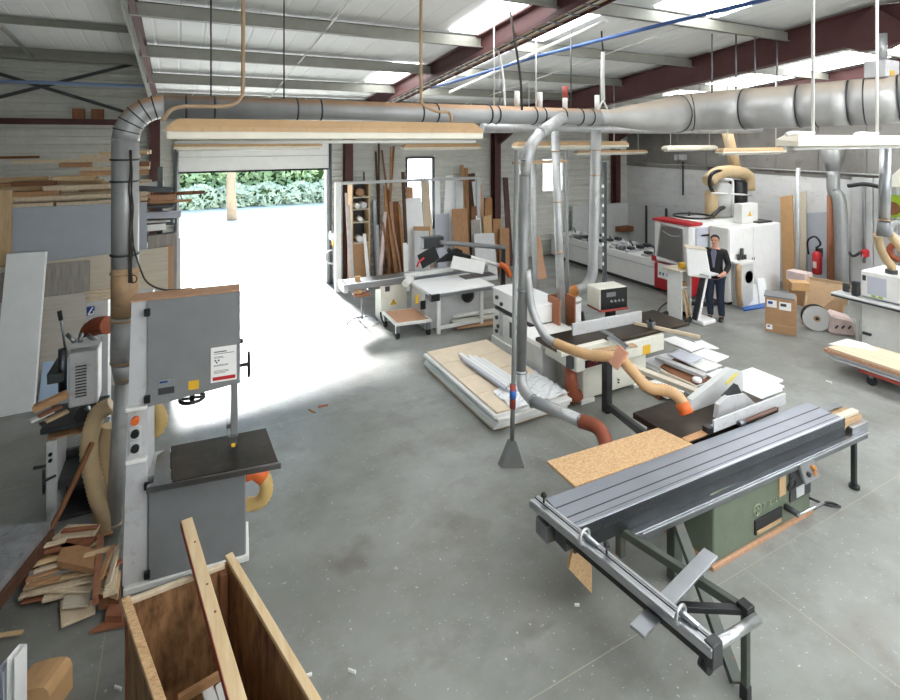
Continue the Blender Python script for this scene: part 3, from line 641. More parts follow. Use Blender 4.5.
for z in (1.82, 1.81, 1.75, 1.742, 1.70, 1.69, 1.68): deco('label_text', ud, .67, .67+R.uniform(.07, .15), z, z+.004, 'mid_grey')
for x, z in ((.675, 1.785), (.70, 1.785), (.685, 1.768)): deco('label_symbol', ud, x, x+.014, z, z+.012, 'dark_grey')
o = deco('yellow_sticker', ud, .475, .555, 1.575, 1.65, 'yellow', -.028, .003)
o = deco('maker_plate', ud, .25, .37, 1.63, 1.70, 'zinc', -.029, .004); deco('plate_mark', ud, .26, .32, 1.67, 1.685, 'sign_blue', -.0305)
deco('plate_base', ud, .25, .37, 1.575, 1.63, 'dark_grey', -.029, .004)
# controls on the column
for z, mt in ((1.395, 'orange'), (1.29, 'black_plastic'), (1.17, 'black_plastic')):
    if mt != 'orange': bb('switch_plate', .04, .125, -.012, 0, z-.055, z+.055, mat='pale_grey', bev=.003)
    MB().cyl((.085, -.045, z), (.085, 0, z), .03, seg=16).build('push_button' if mt == 'orange' else 'rotary_switch', mt, bs, xf=X)
for z in (1.50, 1.075): bb('bracket', .02, .17, -.05, 0, z-.02, z+.012, mat='white_paint')
# guide post, blade, wheels
MB().box(.80, .86, .10, .16, 1.0, 1.6).build('guide_post', 'mid_grey', bs, xf=X)
MB().box(.765, .80, .10, .15, 1.12, 1.16).box(.78, .86, .07, .13, .985, 1.06).build('blade_guide', 'steel', bs, xf=X)
MB().box(.770, .772, .115, .135, .9, 1.6, 0).build('blade', 'steel', bs, xf=X)
MB().box(.805, .84, .05, .10, .975, 1.0).build('guide_block', 'yellow', bs, xf=X)
w_ = MB(); w_.ring((.95, .12, 1.66), (1, 0, 0), .10, .014); 
for a in range(3): t_ = 2*math.pi*a/3; w_.cyl((.95, .12, 1.66), (.95, .12+.1*math.cos(t_), 1.66+.1*math.sin(t_)), .01, seg=6)
w_.cyl((.86, .12, 1.66), (.965, .12, 1.66), .018); w_.build('handwheel', 'black_plastic', bs, xf=X)
MB().cyl((.86, .06, 1.90), (.905, .06, 1.90), .022).build('knob', 'black_plastic', bs, xf=X)
w_ = MB(); w_.ring((.49, .12, 1.44), (0, 0, 1), .095, .016); w_.cyl((.395, .12, 1.44), (.585, .12, 1.44), .012, seg=8); w_.cyl((.49, .12, 1.42), (.49, .12, 1.53), .022); w_.build('tension_wheel', 'black_plastic', bs, xf=X)
# table
h = .95
tb = MB().slab([G(172, 482, h), G(278, 461, h), G(266, 428, h), G(171, 446, h)], (0, 0, -1), .045).build('table', 'iron', bs)
MB().slab([G(153, 485, h-.01), G(171, 482, h-.01), G(170, 446.5, h-.01), G(157, 455, h-.01)], (0, 0, -1), .03).build('table_extension', 'steel', bs)
MB().beam(G(147, 489, h-.03), G(281, 464, h-.03), .05, .05, (0, 1, 0)).build('fence_rail', 'steel', bs)
MB().box(.3, .75, .05, .3, .88, .91).build('trunnion', 'dark_grey', bs, xf=X)
MB().box(.695, .71, -.08, .12, .952, .953, 0).build('table_slot', 'black_plastic', bs, xf=X)
# its dust hoses
hz = thing('flexible_hose', 'yellow flexible hose with orange cuff at right foot of the band saw', 'hose', X @ V((1.0, .2, .3)))
P = [X @ V(p) for p in ((.92, .17, .64), (1.0, .17, .65), (1.08, .16, .58), (1.10, .15, .46), (1.05, .16, .37), (.93, .2, .34))]
MB().hose(P[1:], .06, .03).build('hose', 'yellow_hose', hz); MB().tube(smooth(P[:3], 6), .068, 14).build('cuff', 'orange', hz)
hz2 = MB().hose([PZ(148, 411, 4.85), PZ(157, 410, 4.85), PZ(161, 420, 4.85), PZ(157, 430, 4.85), PZ(148, 432, 4.85)], .06, .03)
one('flexible_hose', hz2, 'yellow_hose', 'short loop of yellow hose showing behind the band saw column', 'hose')
# ------------------------------------------------------------------ tan hose by the riser duct
o = MB().hose([PZ(112, 405, 4.95), PZ(97, 415, 4.9), PZ(89, 450, 4.85), PZ(96, 490, 4.85), PZ(103, 512, 4.85), PZ(104, 532, 4.85)], .075, .03); one('flexible_hose', o, 'beige_hose', 'ribbed tan hose arching along the left of the riser duct', 'hose')
o = MB().hose([PZ(110, 425, 5.0), PZ(105, 450, 4.98), PZ(103, 490, 4.98), PZ(106, 526, 4.95)], .07, .03); one('flexible_hose', o, 'beige_hose', 'straight ribbed tan hose hugging the riser duct, behind the arching one', 'hose')
o = MB().hose([PZ(89, 340, 5.75), PZ(90, 331, 5.75), PZ(97, 326, 5.7), PZ(108, 325, 5.65)], .09, .03); one('flexible_hose', o, 'rust_hose', 'brown hose elbow above the vented grey machine at left', 'hose')
# ------------------------------------------------------------------ mortising machine
Yf = 6.15
mm = thing('mortiser', 'old grey mortising machine with vented motor box and open dark base', 'machine', (-.95, 6.4, 0))
def pb(name, x0, y0, x1, y1, Y, dep, mat, bev=.006, par=None, z0=None):
    a, b = PY(x0, y1, Y), PY(x1, y0, Y); zz = a.z if z0 is None else z0
    return MB().box(a.x, b.x, Y, Y+dep, max(zz, 0.002), b.z, bev).build(name, mat, par or mm)
g = G(48, 518); 
pb('side_post', 46, 440, 57, 519, Yf, .5, 'pale_grey', z0=0); pb('back_panel', 57, 442, 104, 516, Yf+.44, .05, 'dark_grey', z0=0)
pb('shelf', 57, 478, 104, 482, Yf+.03, .4, 'dark_grey'); pb('side_panel', 99, 440, 105, 519, Yf, .5, 'mid_grey', z0=0); pb('base_plate', 57, 508, 100, 516, Yf+.03, .4, 'dark_grey', z0=0)
for py in (454, 460): q = PY(50.5, py, Yf); MB().cyl((q.x, Yf-.02, q.z), (q.x, Yf, q.z), .016, seg=10).build('push_button', 'black_plastic', mm)
pb('top_plank', 46, 430, 92, 441, Yf-.04, .45, 'edge_wood'); pb('bed', 40, 422, 104, 430, Yf-.06, .5, 'steel_dark')
mb_ = pb('motor_box', 68, 350, 98, 409, Yf-.05, .28, 'light_grey', .012); pb('motor_box_lid', 67, 345, 99, 350, Yf-.06, .3, 'pale_grey', .01)
for i in range(11):
    q = PY(81, 366+i*3, Yf-.05); MB().box(q.x-.045, q.x+.045, Yf-.058, Yf-.049, q.z-.006, q.z+.006, .002).build('vent_slot', 'dark_grey', mb_)
q = PY(82, 415, Yf-.1); MB().cyl((q.x, Yf-.12, q.z), (q.x, Yf, q.z), .06).build('handwheel', 'black_plastic', mm)
m = MB(); q0 = PY(44, 481, Yf-.05); m.ring((q0.x, Yf-.06, q0.z), (1, .2, 0), .1, .012); m.cyl((q0.x, Yf-.06, q0.z), (q0.x+.08, Yf, q0.z), .012); m.cyl(PY(34, 468, Yf-.1), PY(45, 466, Yf-.05), .014); m.build('crank_wheel', 'black_plastic', mm)
m = MB(); m.cyl(PY(60, 313, Yf), PY(66, 352, Yf), .012); m.build('lever', 'steel', mm); MB().cyl(PY(59.5, 311, Yf), PY(61, 320, Yf), .02).build('lever_grip', 'black_plastic', mm)
m = MB(); a = PY(47, 385, Yf-.1); b = PY(63, 385, Yf-.1); m.box(a.x, b.x, Yf-.1, Yf-.06, a.z, a.z+.09); c0, c1 = PY(50, 378, Yf-.08), PY(66, 352, Yf+.3); m.beam(c0, c1, .05, .08, (1, 0, 0)); m.build('work_holder', 'steel_dark', mm)
m = MB(); a = PY(63, 390, Yf); m.cyl((a.x, Yf-.02, a.z), (a.x, Yf-.02, a.z+.4), .035); m.build('slide_column', 'steel_dark', mm)
for px in (75, 80, 98): q = PY(px, 342, Yf+.1); MB().cyl(q, q+V((R.uniform(-.1, .1), .05, .07)), .02, seg=8).build('clamp_handle', 'steel', mm)
one('plank', MB().beam(PY(34, 409, 5.95), PY(67, 394, 5.95), .08, .06, (0, 1, 0)), 'edge_wood', 'short brown plank sticking out left of the vented grey machine', 'plank')
for i, (x, y, mt) in enumerate(((42, 417, 'paper'), (50, 412, 'red_wood'), (57, 417, 'pine'), (52, 420, 'dark_grey'))):
    q = PY(x, y, Yf-.0); one('offcut', MB().beam(q-V((.08, .05, 0)), q+V((.08, .04, .02)), .06, .025, (0, 1, 0)), mt, ['white crumpled offcut', 'reddish wooden offcut', 'pale pine offcut', 'dark offcut'][i]+' lying on the left end of the mortising machine bed', 'offcut')
sgn = thing('sign_panel', 'grey cabinet side with a blue square sign behind the vented machine', 'sign', PY(98, 330, 6.9))
a, b = PY(86, 345, 6.9), PY(108, 300, 6.9); MB().box(a.x, b.x, 6.9, 7.2, 0, b.z).build('cabinet', 'pale_grey', sgn)
a, b = PY(86.5, 316, 6.88), PY(94.5, 306.5, 6.88); MB().box(a.x, b.x, 6.885, 6.9, a.z, b.z, 0).build('blue_sign', 'sign_blue', sgn)
cx, cz = (a.x+b.x)/2, (a.z+b.z)/2
m = MB(); m.beam((cx+.02, 6.882, cz+.04), (cx-.02, 6.882, cz-.03), .014, .004, (1, 0, 0), 0); m.beam((cx-.025, 6.882, cz-.035), (cx+.03, 6.882, cz-.035), .014, .004, (0, 0, 1), 0); m.beam((cx+.028, 6.882, cz-.04), (cx+.03, 6.882, cz+.0), .012, .004, (1, 0, 0), 0); m.build('sign_symbol', 'white_clean', sgn)
m = MB().tube([PZ(92, 443, 4.75), PZ(80, 470, 4.7), PZ(62, 508, 4.6), PZ(44, 541, 4.45)], .022, 8); one('stick', m, 'brown_wood', 'thin brown stick leaning from the tan hose down to the dark workbench', 'stick')
# ------------------------------------------------------------------ low bench at left edge
h = .42
a, b = G(51, 521, h), G(0, 583, h); d = (b-a).normalized(); a2 = a; b2 = b+d*.9; n = V((-d.y, d.x, 0)); n = n if n.x < 0 else -n
lbn = thing('low_bench', 'low worn grey bench top with thick dark edge at left picture edge', 'bench', (a2+b2+n*.9)/2*1 - V((0, 0, h)))
MB().slab([a2, b2, b2+n*.95, a2+n*.95], (0, 0, -1), .07).build('bench_top', 'bench_top' if 'bench_top' in M else 'steel', lbn)
MB().beam(a2-V((0, 0, .12)), b2-V((0, 0, .12)), .05, .1, n).build('edge_rail', 'dark_wood', lbn)
for p in (a2+n*.1-d*-.1, a2+n*.85+d*.1, b2+n*.1-d*.1, b2+n*.85-d*.1, a2.lerp(b2, .5)+n*.1): MB().box(p.x-.05, p.x+.05, p.y-.05, p.y+.05, 0, h-.07).build('leg', 'brown_wood', lbn)
# ------------------------------------------------------------------ scrap heap at the foot of the band saw
def piece(name, label, mat, quad, h, t=.02, cat='offcut', tilt=0):
    q = [G(x, y, h+(tilt if i in (2, 3) else 0)) for i, (x, y) in enumerate(quad)]
    return one(name, MB().slab(q, (0, 0, -1), t), mat, label, cat)
S = [('offcut_board', 'large pale board lying flat on top rear of the scrap heap', 'pale_pine', [(52, 538), (95, 534), (100, 524), (68, 524)], .30, .02),
 ('offcut_board', 'reddish board below the large pale one on the scrap heap', 'red_wood', [(38, 552), (90, 543), (98, 535), (52, 538)], .27, .03),
 ('offcut_board', 'square tan chipboard block in the middle of the scrap heap', 'mdf_brown', [(57, 561), (95, 569), (98, 549), (62, 541)], .27, .05),
 ('offcut_board', 'orange-brown board under the left side of the chipboard block', 'chipboard', [(36, 560), (58, 563), (62, 545), (45, 546)], .2, .03),
 ('offcut_strip', 'long thin pale strip, lowest of the fan at the left of the heap', 'pale_pine', [(18, 598), (92, 580), (92, 575), (24, 590)], .06, .03),
 ('offcut_strip', 'pale strip second from the floor in the fan of strips', 'pine', [(26, 590), (93, 572), (94, 567), (30, 582)], .11, .03),
 ('offcut_strip', 'pale strip third from the floor in the fan of strips', 'pale_pine', [(26, 583), (80, 567), (82, 562), (28, 576)], .15, .03),
 ('offcut_strip', 'grey-brown strip on top of the fan of strips', 'grey_wood', [(28, 576), (78, 568), (76, 563), (30, 570)], .185, .025),
 ('offcut_strip', 'pale broken strip at the left front of the fan', 'pale_pine', [(42, 600), (96, 586), (95, 581), (45, 593)], .09, .03),
 ('offcut_board', 'cream board with a pointed end at the front of the heap', 'cream_wood', [(62, 607), (88, 604), (93, 584), (64, 596)], .1, .02),
 ('offcut_board', 'cream board propped under the pointed one, nearest to the camera', 'pale_pine', [(61, 626), (95, 612), (97, 600), (60, 600)], .05, .02),
 ('offcut_stick', 'dark red stick standing across the right side of the heap', 'red_wood', [(92, 600), (98, 599), (104, 534), (97, 534)], .28, .04),
 ('offcut_board', 'pale rough plank on edge beside the band saw foot', 'pale_pine', [(103, 592), (115, 588), (121, 542), (112, 548)], .24, .05),
 ('offcut_board', 'second pale rough plank beside the band saw foot, under the first', 'pine', [(99, 588), (118, 594), (121, 570), (102, 566)], .18, .05),
 ('offcut_board', 'brown block under the rough planks by the band saw', 'brown_wood', [(98, 600), (119, 598), (121, 585), (99, 587)], .12, .08),
 ('offcut_board', 'red-brown splintered board on the floor in front of the heap', 'red_wood', [(88, 632), (127, 624), (126, 616), (108, 618)], .03, .02),
 ('offcut_board', 'small red-brown chunk between the heap and the crate', 'red_wood', [(105, 616), (122, 616), (124, 604), (108, 604)], .08, .06)]
for s in S: piece(s[0], s[1], s[2], s[3], s[4], s[5])
FAN = [(20, 596, 90, 574, .09), (24, 588, 96, 570, .13), (26, 580, 86, 560, .17), (30, 594, 98, 578, .12), (22, 602, 70, 592, .05), (34, 572, 84, 556, .2), (30, 566, 60, 557, .22), (28, 585, 60, 578, .16), (46, 590, 92, 590, .11), (62, 531, 98, 527, .32), (40, 547, 66, 540, .3), (84, 556, 110, 548, .27), (100, 580, 112, 546, .27), (108, 585, 118, 548, .28), (104, 574, 122, 560, .25)]
FL = ['longest bottom strip of the pale fan', 'strip just above the longest one of the pale fan', 'strip in the upper part of the pale fan', 'strip reaching furthest right in the pale fan', 'short strip at the left tip of the pale fan', 'strip below the chipboard block', 'short piece left of the chipboard block', 'short strip in the middle of the pale fan', 'level strip before the chipboard block', 'thin piece on the large pale board', 'piece at the left side of the reddish board', 'piece right of the chipboard block', 'steep splinter left of the rough plank', 'steep splinter on the rough plank', 'cross piece over the two rough planks']
for i, (x0, y0, x1, y1, hh) in enumerate(FAN): one('offcut_strip', MB().beam(G(x0, y0, hh), G(x1, y1, hh+.02), .045, .018, (0, 1, 0)), ('pale_pine', 'pine', 'edge_wood', 'pale_pine', 'red_wood')[i % 5], FL[i]+' in the scrap heap', 'offcut')
for i in range(7): # thin splints behind
    x = 30+i*9; piece('splint', 'thin splint number lying in the scrap heap' if 0 else ['thin splint at the far left of the scrap heap', 'thin splint second from the left behind the scrap heap', 'thin splint in front of the dark bench leg', 'thin splint near the hose end', 'thin splint under the large pale board', 'thin splint right of the large pale board', 'thin splint at the foot of the riser duct'][i], ('pale_pine', 'pine', 'edge_wood')[i % 3], [(x, 590-i*9), (x+38, 578-i*9), (x+38, 575-i*9), (x, 587-i*9)], .03+.008*i, .015, 'splint')
# ------------------------------------------------------------------ plywood crate with timber
h = .80
BL, BR = G(125, 599, h), G(229, 560, h)
FL_, FR_ = G(160, 702, h)+V((.11, -.4, 0)), G(313, 700, h)+V((.11, -.42, 0))
cr = thing('plywood_crate', 'open plywood crate in the foreground, stained brown inside', 'crate', (BL+BR+FL_+FR_)/4-V((0, 0, h)))
def side(name, a, b, t, mat, z0=.02, z1=h, w=.03, rim=True):
    m = MB(); d = (b-a).normalized(); n = V((-d.y, d.x, 0))*t
    lo = V((0, 0, z0-h)); hi = V((0, 0, z1-h))
    m.hexa([a+lo, b+lo, b+lo+n, a+lo+n, a+hi, b+hi, b+hi+n, a+hi+n]); return m.build(name, mat, cr)
for nm, a, b, t in (('back_panel', BL, BR, -.02), ('left_panel', BL, FL_, .02), ('right_panel', BR, FR_, -.02), ('front_panel', FL_, FR_, .02)):
    side(nm, a, b, t, 'ply_inside', .02, h-.004)
def rim(nm, a, b, w, mat): 
    m = MB(); m.beam(a, b, w, .03, (b-a).cross(V((0, 0, 1)))); m.build(nm, mat, cr)
rim('left_rim', BL, FL_, .05, 'osb'); rim('right_rim', BR+V((-.0, .03, .01)), FR_+V((0, 0, .01)), .05, 'pine_y')
rim('back_rim', BL+V((.03, -.02, -.01)), BR-V((.03, .02, .01)), .03, 'pale_pine')
m = MB(); m.hexa([p+V((0, 0, -h+.01)) for p in (BL, BR, FR_, FL_)]+[p+V((0, 0, -h+.03)) for p in (BL, BR, FR_, FL_)]); m.build('bottom', 'ply_inside', cr)
for a, b in ((BL, BR), (BR, BL)): 
    p = a.lerp(b, .06)+V((0, -.05, 0)); MB().box(p.x-.025, p.x+.025, p.y-.025, p.y+.025, .03, h-.03).build('corner_post', 'brown_wood', cr)
c0, c1 = G(178, 700, .45), G(232, 668, .45); MB().beam(c0, c1, .03, .05, (0, 1, 0)).build('inner_batten', 'edge_wood', cr)
t0, t1 = PZ(186.5, 533, 3.85), PZ(240, 716, 2.58); t0.z = t1.z = h+.055
tbm = thing('timber', 'long pine timber with a red-painted side lying across the plywood crate', 'timber', (t0+t1)/2)
MB().beam(t0, t1, .075, .055, (1, 0, 0)).build('beam', 'pine_y', tbm)
dd = (t1-t0).normalized(); sx = V((dd.y, -dd.x, 0)); sx = sx if sx.x < 0 else -sx
MB().beam(t0+sx*.039, t1+sx*.039, .003, .053, sx).build('painted_side', 'red_dull', tbm)
for k_ in (.18, .45, .6): p = t0.lerp(t1, k_)+V((.01, 0, .028)); MB().cyl(p, p+V((0, 0, .002)), .008, seg=8).build('knot', 'brown_wood', tbm)
for i, (q, lb) in enumerate((([(200, 684), (210, 676), (220, 705), (208, 712)], 'wider white strip lying inside the plywood crate'), ([(215, 686), (222, 680), (232, 710), (224, 716)], 'narrow white strip inside the crate beside the timber'))):
    one('white_strip', MB().slab([G(x, y, .42) for x, y in q], (0, 0, -1), .02), 'white_melamine', lb, 'strip')
# metal strip on the floor between crate and band saw
one('sheet_strip', MB().slab([G(127, 606, .06), G(193, 582, .06), G(191, 573, .06), G(135, 594, .06)], (0, 0, -1), .02), 'mid_grey', 'flat grey metal strip on the floor between band saw and crate', 'metal strip')
# ------------------------------------------------------------------ bottom left corner
for i, (px, py, w, mt, lb) in enumerate(((22, 643, 7, 'white_clean', 'tallest white channel of the upright bundle at bottom left'), (11, 656, 7, 'lavender_board', 'white-grey channel second from the right in the upright bundle'), (2, 666, 7, 'galv', 'galvanised channel third from the right in the upright bundle'), (-8, 672, 7, 'white_clean', 'white channel at the left end of the upright bundle'))):
    t = PZ(px-5, py+8, 3.15); u = V((C_, -S_, 0)); v = V((S_, C_, 0)); w_ = w*3.15/520
    m = MB(); 
    for (c, wd, dp) in ((t-u*w_*.5, .006, .09), (t+u*0+v*.042-u*w_*0, w_, .006), (t+u*w_*.5, .006, .09)):
        p = V((c.x, c.y, 0)); m.hexa([p-u*wd/2-v*dp/2, p+u*wd/2-v*dp/2, p+u*wd/2+v*dp/2, p-u*wd/2+v*dp/2]+[q+V((0, 0, t.z)) for q in (p-u*wd/2-v*dp/2, p+u*wd/2-v*dp/2, p+u*wd/2+v*dp/2, p-u*wd/2+v*dp/2)])
    one('channel', m, mt, lb, 'metal channel')
m = MB(); p = PZ(34, 688, 3.3); u = V((C_, -S_, 0)); v = V((S_, C_, 0))
prof = [(-.19, 0), (-.19, p.z*.62), (-.16, p.z*.78), (-.06, p.z*.93), (.02, p.z), (.06, p.z), (.085, p.z*.93), (.1, p.z*.75), (.1, 0)]
A = [m.bm.verts.new(V((p.x, p.y, 0))+u*a+V((0, 0, b))) for a, b in prof]; B = [m.bm.verts.new(V((p.x, p.y, 0))+u*a+v*.2+V((0, 0, b))) for a, b in prof]
m.bm.faces.new(A); m.bm.faces.new(B[::-1])
for i in range(len(prof)): j = (i+1) % len(prof); m.bm.faces.new((A[i], B[i], B[j], A[j]))
one('foam_block', m, 'cardboard_pale', 'brown rounded block standing at bottom left beside the white channels', 'block')
one('thin_stick', MB().beam(G(-12, 637, .05), G(23, 632, .05), .03, .02, (0, 1, 0)), 'pine', 'thin pale stick on the floor at the left edge, above the white channels', 'stick')
# ================================================================== LEFT BACK: BOARD RACK
YR = 9.6
rk = thing('timber_rack', 'high rack behind the grey panel at left, loaded with rough boards', 'rack', (-1.8, 10.4, 0))
zt = PY(80, 204, YR).z
for x in (-3.6, -2.0, -.6):
    for y in (YR+.3, 11.3): MB().box(x-.05, x+.05, y-.05, y+.05, 0, zt-.06).build('post', 'steel_dark', rk)
MB().box(-3.9, -.45, YR+.03, 11.5, zt-.06, zt-.02).build('deck', 'brown_wood', rk)
MB().box(-3.9, -.45, YR+.03, 11.5, 1.2, 1.25).build('shelf', 'brown_wood', rk)
def panel(name, label, mat, quad, Yt, Yb, t=.02, cat='panel'):
    """quad TL TR BR BL in picture pixels: upper edge in plane Yt, lower edge in plane Yb"""
    TL, TR, BR_, BL_ = quad
    q = [PY(*BL_, Yb), PY(*BR_, Yb), PY(*TR, Yt), PY(*TL, Yt)]
    return one(name, MB().slab(q, (0, 1, .05), t), mat, label, cat)
def floorpanel(name, label, mat, TL, TR, bx0, bx1, Yt, Yb, t=.02, cat='panel'):
    """leaning panel standing on the floor: top corners as pixels in plane Yt, foot pixel columns in plane Yb at z = 0"""
    def foot(px): p = PY(px, 400, Yb); return V((p.x, Yb, .004))
    q = [foot(bx0), foot(bx1), PY(*TR, Yt), PY(*TL, Yt)]
    return one(name, MB().slab(q, (0, 1, .02), t), mat, label, cat)
floorpanel('leaning_sheet', 'large light grey panel standing upright under the pile of rough boards', 'grey_board', (12, 208), (147, 202), 12, 147, YR, YR-.05)
floorpanel('leaning_sheet', 'tan wood panel standing at left edge beside the large grey panel', 'pine_z', (-20, 190), (12, 190), -20, 12, YR+.02, YR-.02, .04)
floorpanel('leaning_sheet', 'long cream wood-grain panel leaning in front of the large grey one', 'cream_wood', (-30, 271), (168, 247), -30, 168, 9.52, 9.34)
floorpanel('leaning_sheet', 'grey-brown wood-grain panel leaning between cream panel and white plank', 'grey_wood', (44, 264), (90, 260), 42, 90, 9.44, 9.27)
floorpanel('leaning_sheet', 'grey-brown wood-grain panel at left edge, left of the white plank', 'grey_wood', (-25, 276), (12, 272), -25, 12, 9.44, 9.27)
floorpanel('leaning_sheet', 'wide pale oak panel leaning below the grey-brown one', 'pale_oak', (-20, 306), (118, 288), -20, 118, 9.36, 9.2)
floorpanel('leaning_sheet', 'small pale blue panel leaning low on the pale oak one', 'blue_film', (44, 356), (84, 352), 38, 82, 9.28, 9.12)
q = [G(-14, 418), G(33, 411), PY(45.5, 252, 9.28), PY(6.5, 254, 9.28)]; q[0] = q[1]+(q[3]-q[2])*1.02; q[0].z = 0
one('white_plank', MB().slab(q, (.5, 1, .0), .04), 'white_melamine', 'tall narrow white board leaning at left edge in front of the panels', 'board')
# rough boards on top of the rack
BP = [(2, 197, 48, 186, 10.2, 8, 'pine'), (14, 203, 147, 198, 9.75, 5, 'pale_pine'), (14, 198, 60, 194, 9.8, 7, 'edge_wood'), (44, 196, 120, 190, 9.85, 6, 'pale_pine'), (12, 190, 56, 183, 9.95, 6, 'brown_wood'),
 (55, 191, 95, 189, 10.0, 5, 'pine'), (80, 193, 148, 186, 9.9, 7, 'edge_wood'), (82, 187, 150, 181, 10.0, 5, 'pale_pine'), (60, 185, 92, 181, 10.1, 6, 'mdf_brown'), (14, 192, 112, 170, 10.2, 4, 'pale_pine'),
 (80, 181, 140, 173, 10.15, 6, 'pale_pine'), (84, 176, 120, 172, 10.4, 4, 'edge_wood'), (58, 173, 104, 166, 10.8, 6, 'pine'), (60, 178, 100, 174, 10.7, 5, 'pale_pine'), (0, 180, 58, 170, 11.0, 4, 'pine'),
 (-10, 184, 50, 178, 10.9, 6, 'pine'), (-10, 190, 46, 184, 10.6, 6, 'edge_wood'), (120, 186, 151, 177, 10.2, 6, 'pale_pine'), (118, 194, 150, 190, 9.95, 6, 'brown_wood'), (0, 175, 55, 168, 11.2, 3, 'pale_pine'), (134, 176, 147, 171, 10.5, 3, 'white_paint'), (100, 197, 148, 194, 10.05, 4, 'pine')]
PILE = []
def rest(x0, x1, y0, y1):
    return max([zt-.02]+[t for (a, b, c, d, t) in PILE if a < x1 and b > x0 and c < y1 and d > y0])
TONE = {'pine': 'honey-coloured', 'pale_pine': 'pale', 'edge_wood': 'orange-brown', 'brown_wood': 'dark brown', 'mdf_brown': 'mid-brown', 'white_paint': 'white', 'oak': 'tan'}
def rough(x0, x1, yc, wd, t, mt, tilt=0):
    z = rest(x0, x1, yc-wd/2, yc+wd/2)+.001
    a, b = V((x0, yc, z+t/2)), V((x1, yc+tilt, z+t/2)); o = MB().beam(a, b, wd, t, (0, 1, 0)).build('rough_board', mt)
    PILE.append((x0, x1, yc-wd/2, yc+wd/2+abs(tilt), z+t))
    where = 'left end' if x1 < -1.6 else 'right end' if x0 > -1.9 else 'middle'; dep = 'front' if yc < 9.95 else 'middle row' if yc < 10.6 else 'back'; top_ = z-zt
    hgt = 'bottom layer' if top_ < .08 else 'middle layer' if top_ < .24 else 'top layer'
    tag(o, '%s rough board in the %s of the rack pile, %s, %s' % (TONE[mt], hgt, dep, where), 'board', 'rack pile boards, %s %s %s %s' % (TONE[mt], hgt, dep, where))
for (yc, n) in ((9.72, 1), (9.9, 2), (10.08, 3), (10.28, 4), (10.5, 5), (10.75, 6), (11.0, 6)):
    for k_ in range(n):
        cut = R.uniform(-2.4, -1.2); t = R.choice((.035, .045, .055))
        for (a, b) in ((-3.8+R.uniform(0, .3), cut-.02), (cut+.02, -.5+R.uniform(-.15, .05))): rough(a, b, yc, .16, t, R.choice(('pine', 'pale_pine', 'edge_wood', 'pale_pine', 'oak')), 0)
for (x0, y0, x1, y1, Y, tp, mt) in BP:
    a, b = PY(x0, y0, Y), PY(x1, y1, Y); rough(a.x, b.x, Y, .15, min(.07, tp*.012), mt, R.uniform(-.03, .03))
one('wall_board', MB().beam(PY(-20, 158, 12.9), PY(39, 157, 12.9), .1, .05, (0, 1, 0)), 'brown_wood', 'lone board resting high against the dark siding at left edge', 'board')
for px, nm in ((78, 'left'), (97, 'right')):
    a = PY(px-6, 120, 12.95); b = PY(px+6, 110, 12.95); one('carton', MB().box(a.x, b.x, 12.95, 13.12, g0.z+.06, g0.z+.27), 'brown_wood', '%s of two small brown cartons on the girt of the dark wall' % nm, 'carton')
# stuff sticking out at the right end of the rack
EX = [(150, 215, 181, 214, 9.9, 6, 'lavender_board', 'grey rounded rail sticking out at the right end of the rack'), (150, 195, 205, 192, 10.3, 3, 'brown_wood', 'thin dark board sticking out towards the doorway, upper one'), (152, 203, 192, 200, 10.1, 2, 'edge_wood', 'thin board sticking out towards the doorway, lower one'),
 (150, 188, 172, 190, 10.2, 5, 'steel_dark', 'dark metal offcut at the right end of the rack'), (150, 198, 176, 197, 10.2, 6, 'beech', 'thick beech offcut at the right end of the rack'), (150, 208, 172, 205, 10.2, 4, 'dark_wood', 'dark board end below the beech offcut'), (150, 222, 170, 222, 9.9, 3, 'white_paint', 'white batten end below the grey rail'), (152, 228, 166, 226, 9.8, 6, 'paper', 'crumpled white sheet end at the right of the rack'), (150, 186, 164, 183, 10.4, 5, 'white_paint', 'white batten end at the top right of the rack')]
for (x0, y0, x1, y1, Y, tp, mt, lb) in EX:
    a, b = PY(x0-12, y0+.4, Y), PY(x1, y1, Y); one('board_end', MB().beam(a, b, .12, tp*9.2/520, (0, 1, 0)), mt, lb, 'board')
ar = thing('rack_arm_frame', 'small steel frame with arms carrying the board ends right of the rack', 'rack', PY(165, 285, 10.2))
p = PY(160, 230, 10.3); MB().box(p.x-.04, p.x+.04, 10.3, 10.4, 0, 3.2).build('post', 'steel_dark', ar)
for py in (200, 217, 232): q = PY(160, py, 10.3); MB().box(q.x-.2, q.x+.22, 9.75, 10.4, q.z-.07, q.z-.03).build('arm', 'steel_dark', ar)
floorpanel('leaning_sheet', 'dark grey-brown panel at the right end of the rack, above the cream one', 'grey_wood', (148, 236), (177, 233), 148, 176, 9.75, 9.65, .03)
floorpanel('leaning_sheet', 'brown-edged light grey panel standing nearest to the doorway', 'pale_grey', (170, 238), (181, 238), 170, 181, 9.9, 9.8, .08)
floorpanel('leaning_sheet', 'narrow tan board behind the cream panel, next to the doorway', 'beech', (167, 246), (173, 246), 168, 174, 9.6, 9.55, .03)
for i, y in enumerate((292, 296, 301)):
    a, b = PY(86, y+1, 6.95+.09*i), PY(112, y-3+i, 6.95+.09*i); a.z = b.z = PY(108, 300, 6.9).z+.012+.022*i; one('shaving_board', MB().beam(a, b, .08, .02, (0, 1, 0)), 'pale_pine', ('uppermost', 'middle', 'lowest')[i]+' of three splintered pale boards left of the riser duct', 'board')
m = MB()
for s in range(5): m.tube(smooth([PZ(130+R.uniform(-3, 3), 225+20*s, 4.75) for s in range(6)], 20), .008, 6)
cb = thing('cable_bundle', 'bundle of dark cables tied along the right side of the riser duct', 'cables', PZ(131, 300, 4.75)); m.bm.free()
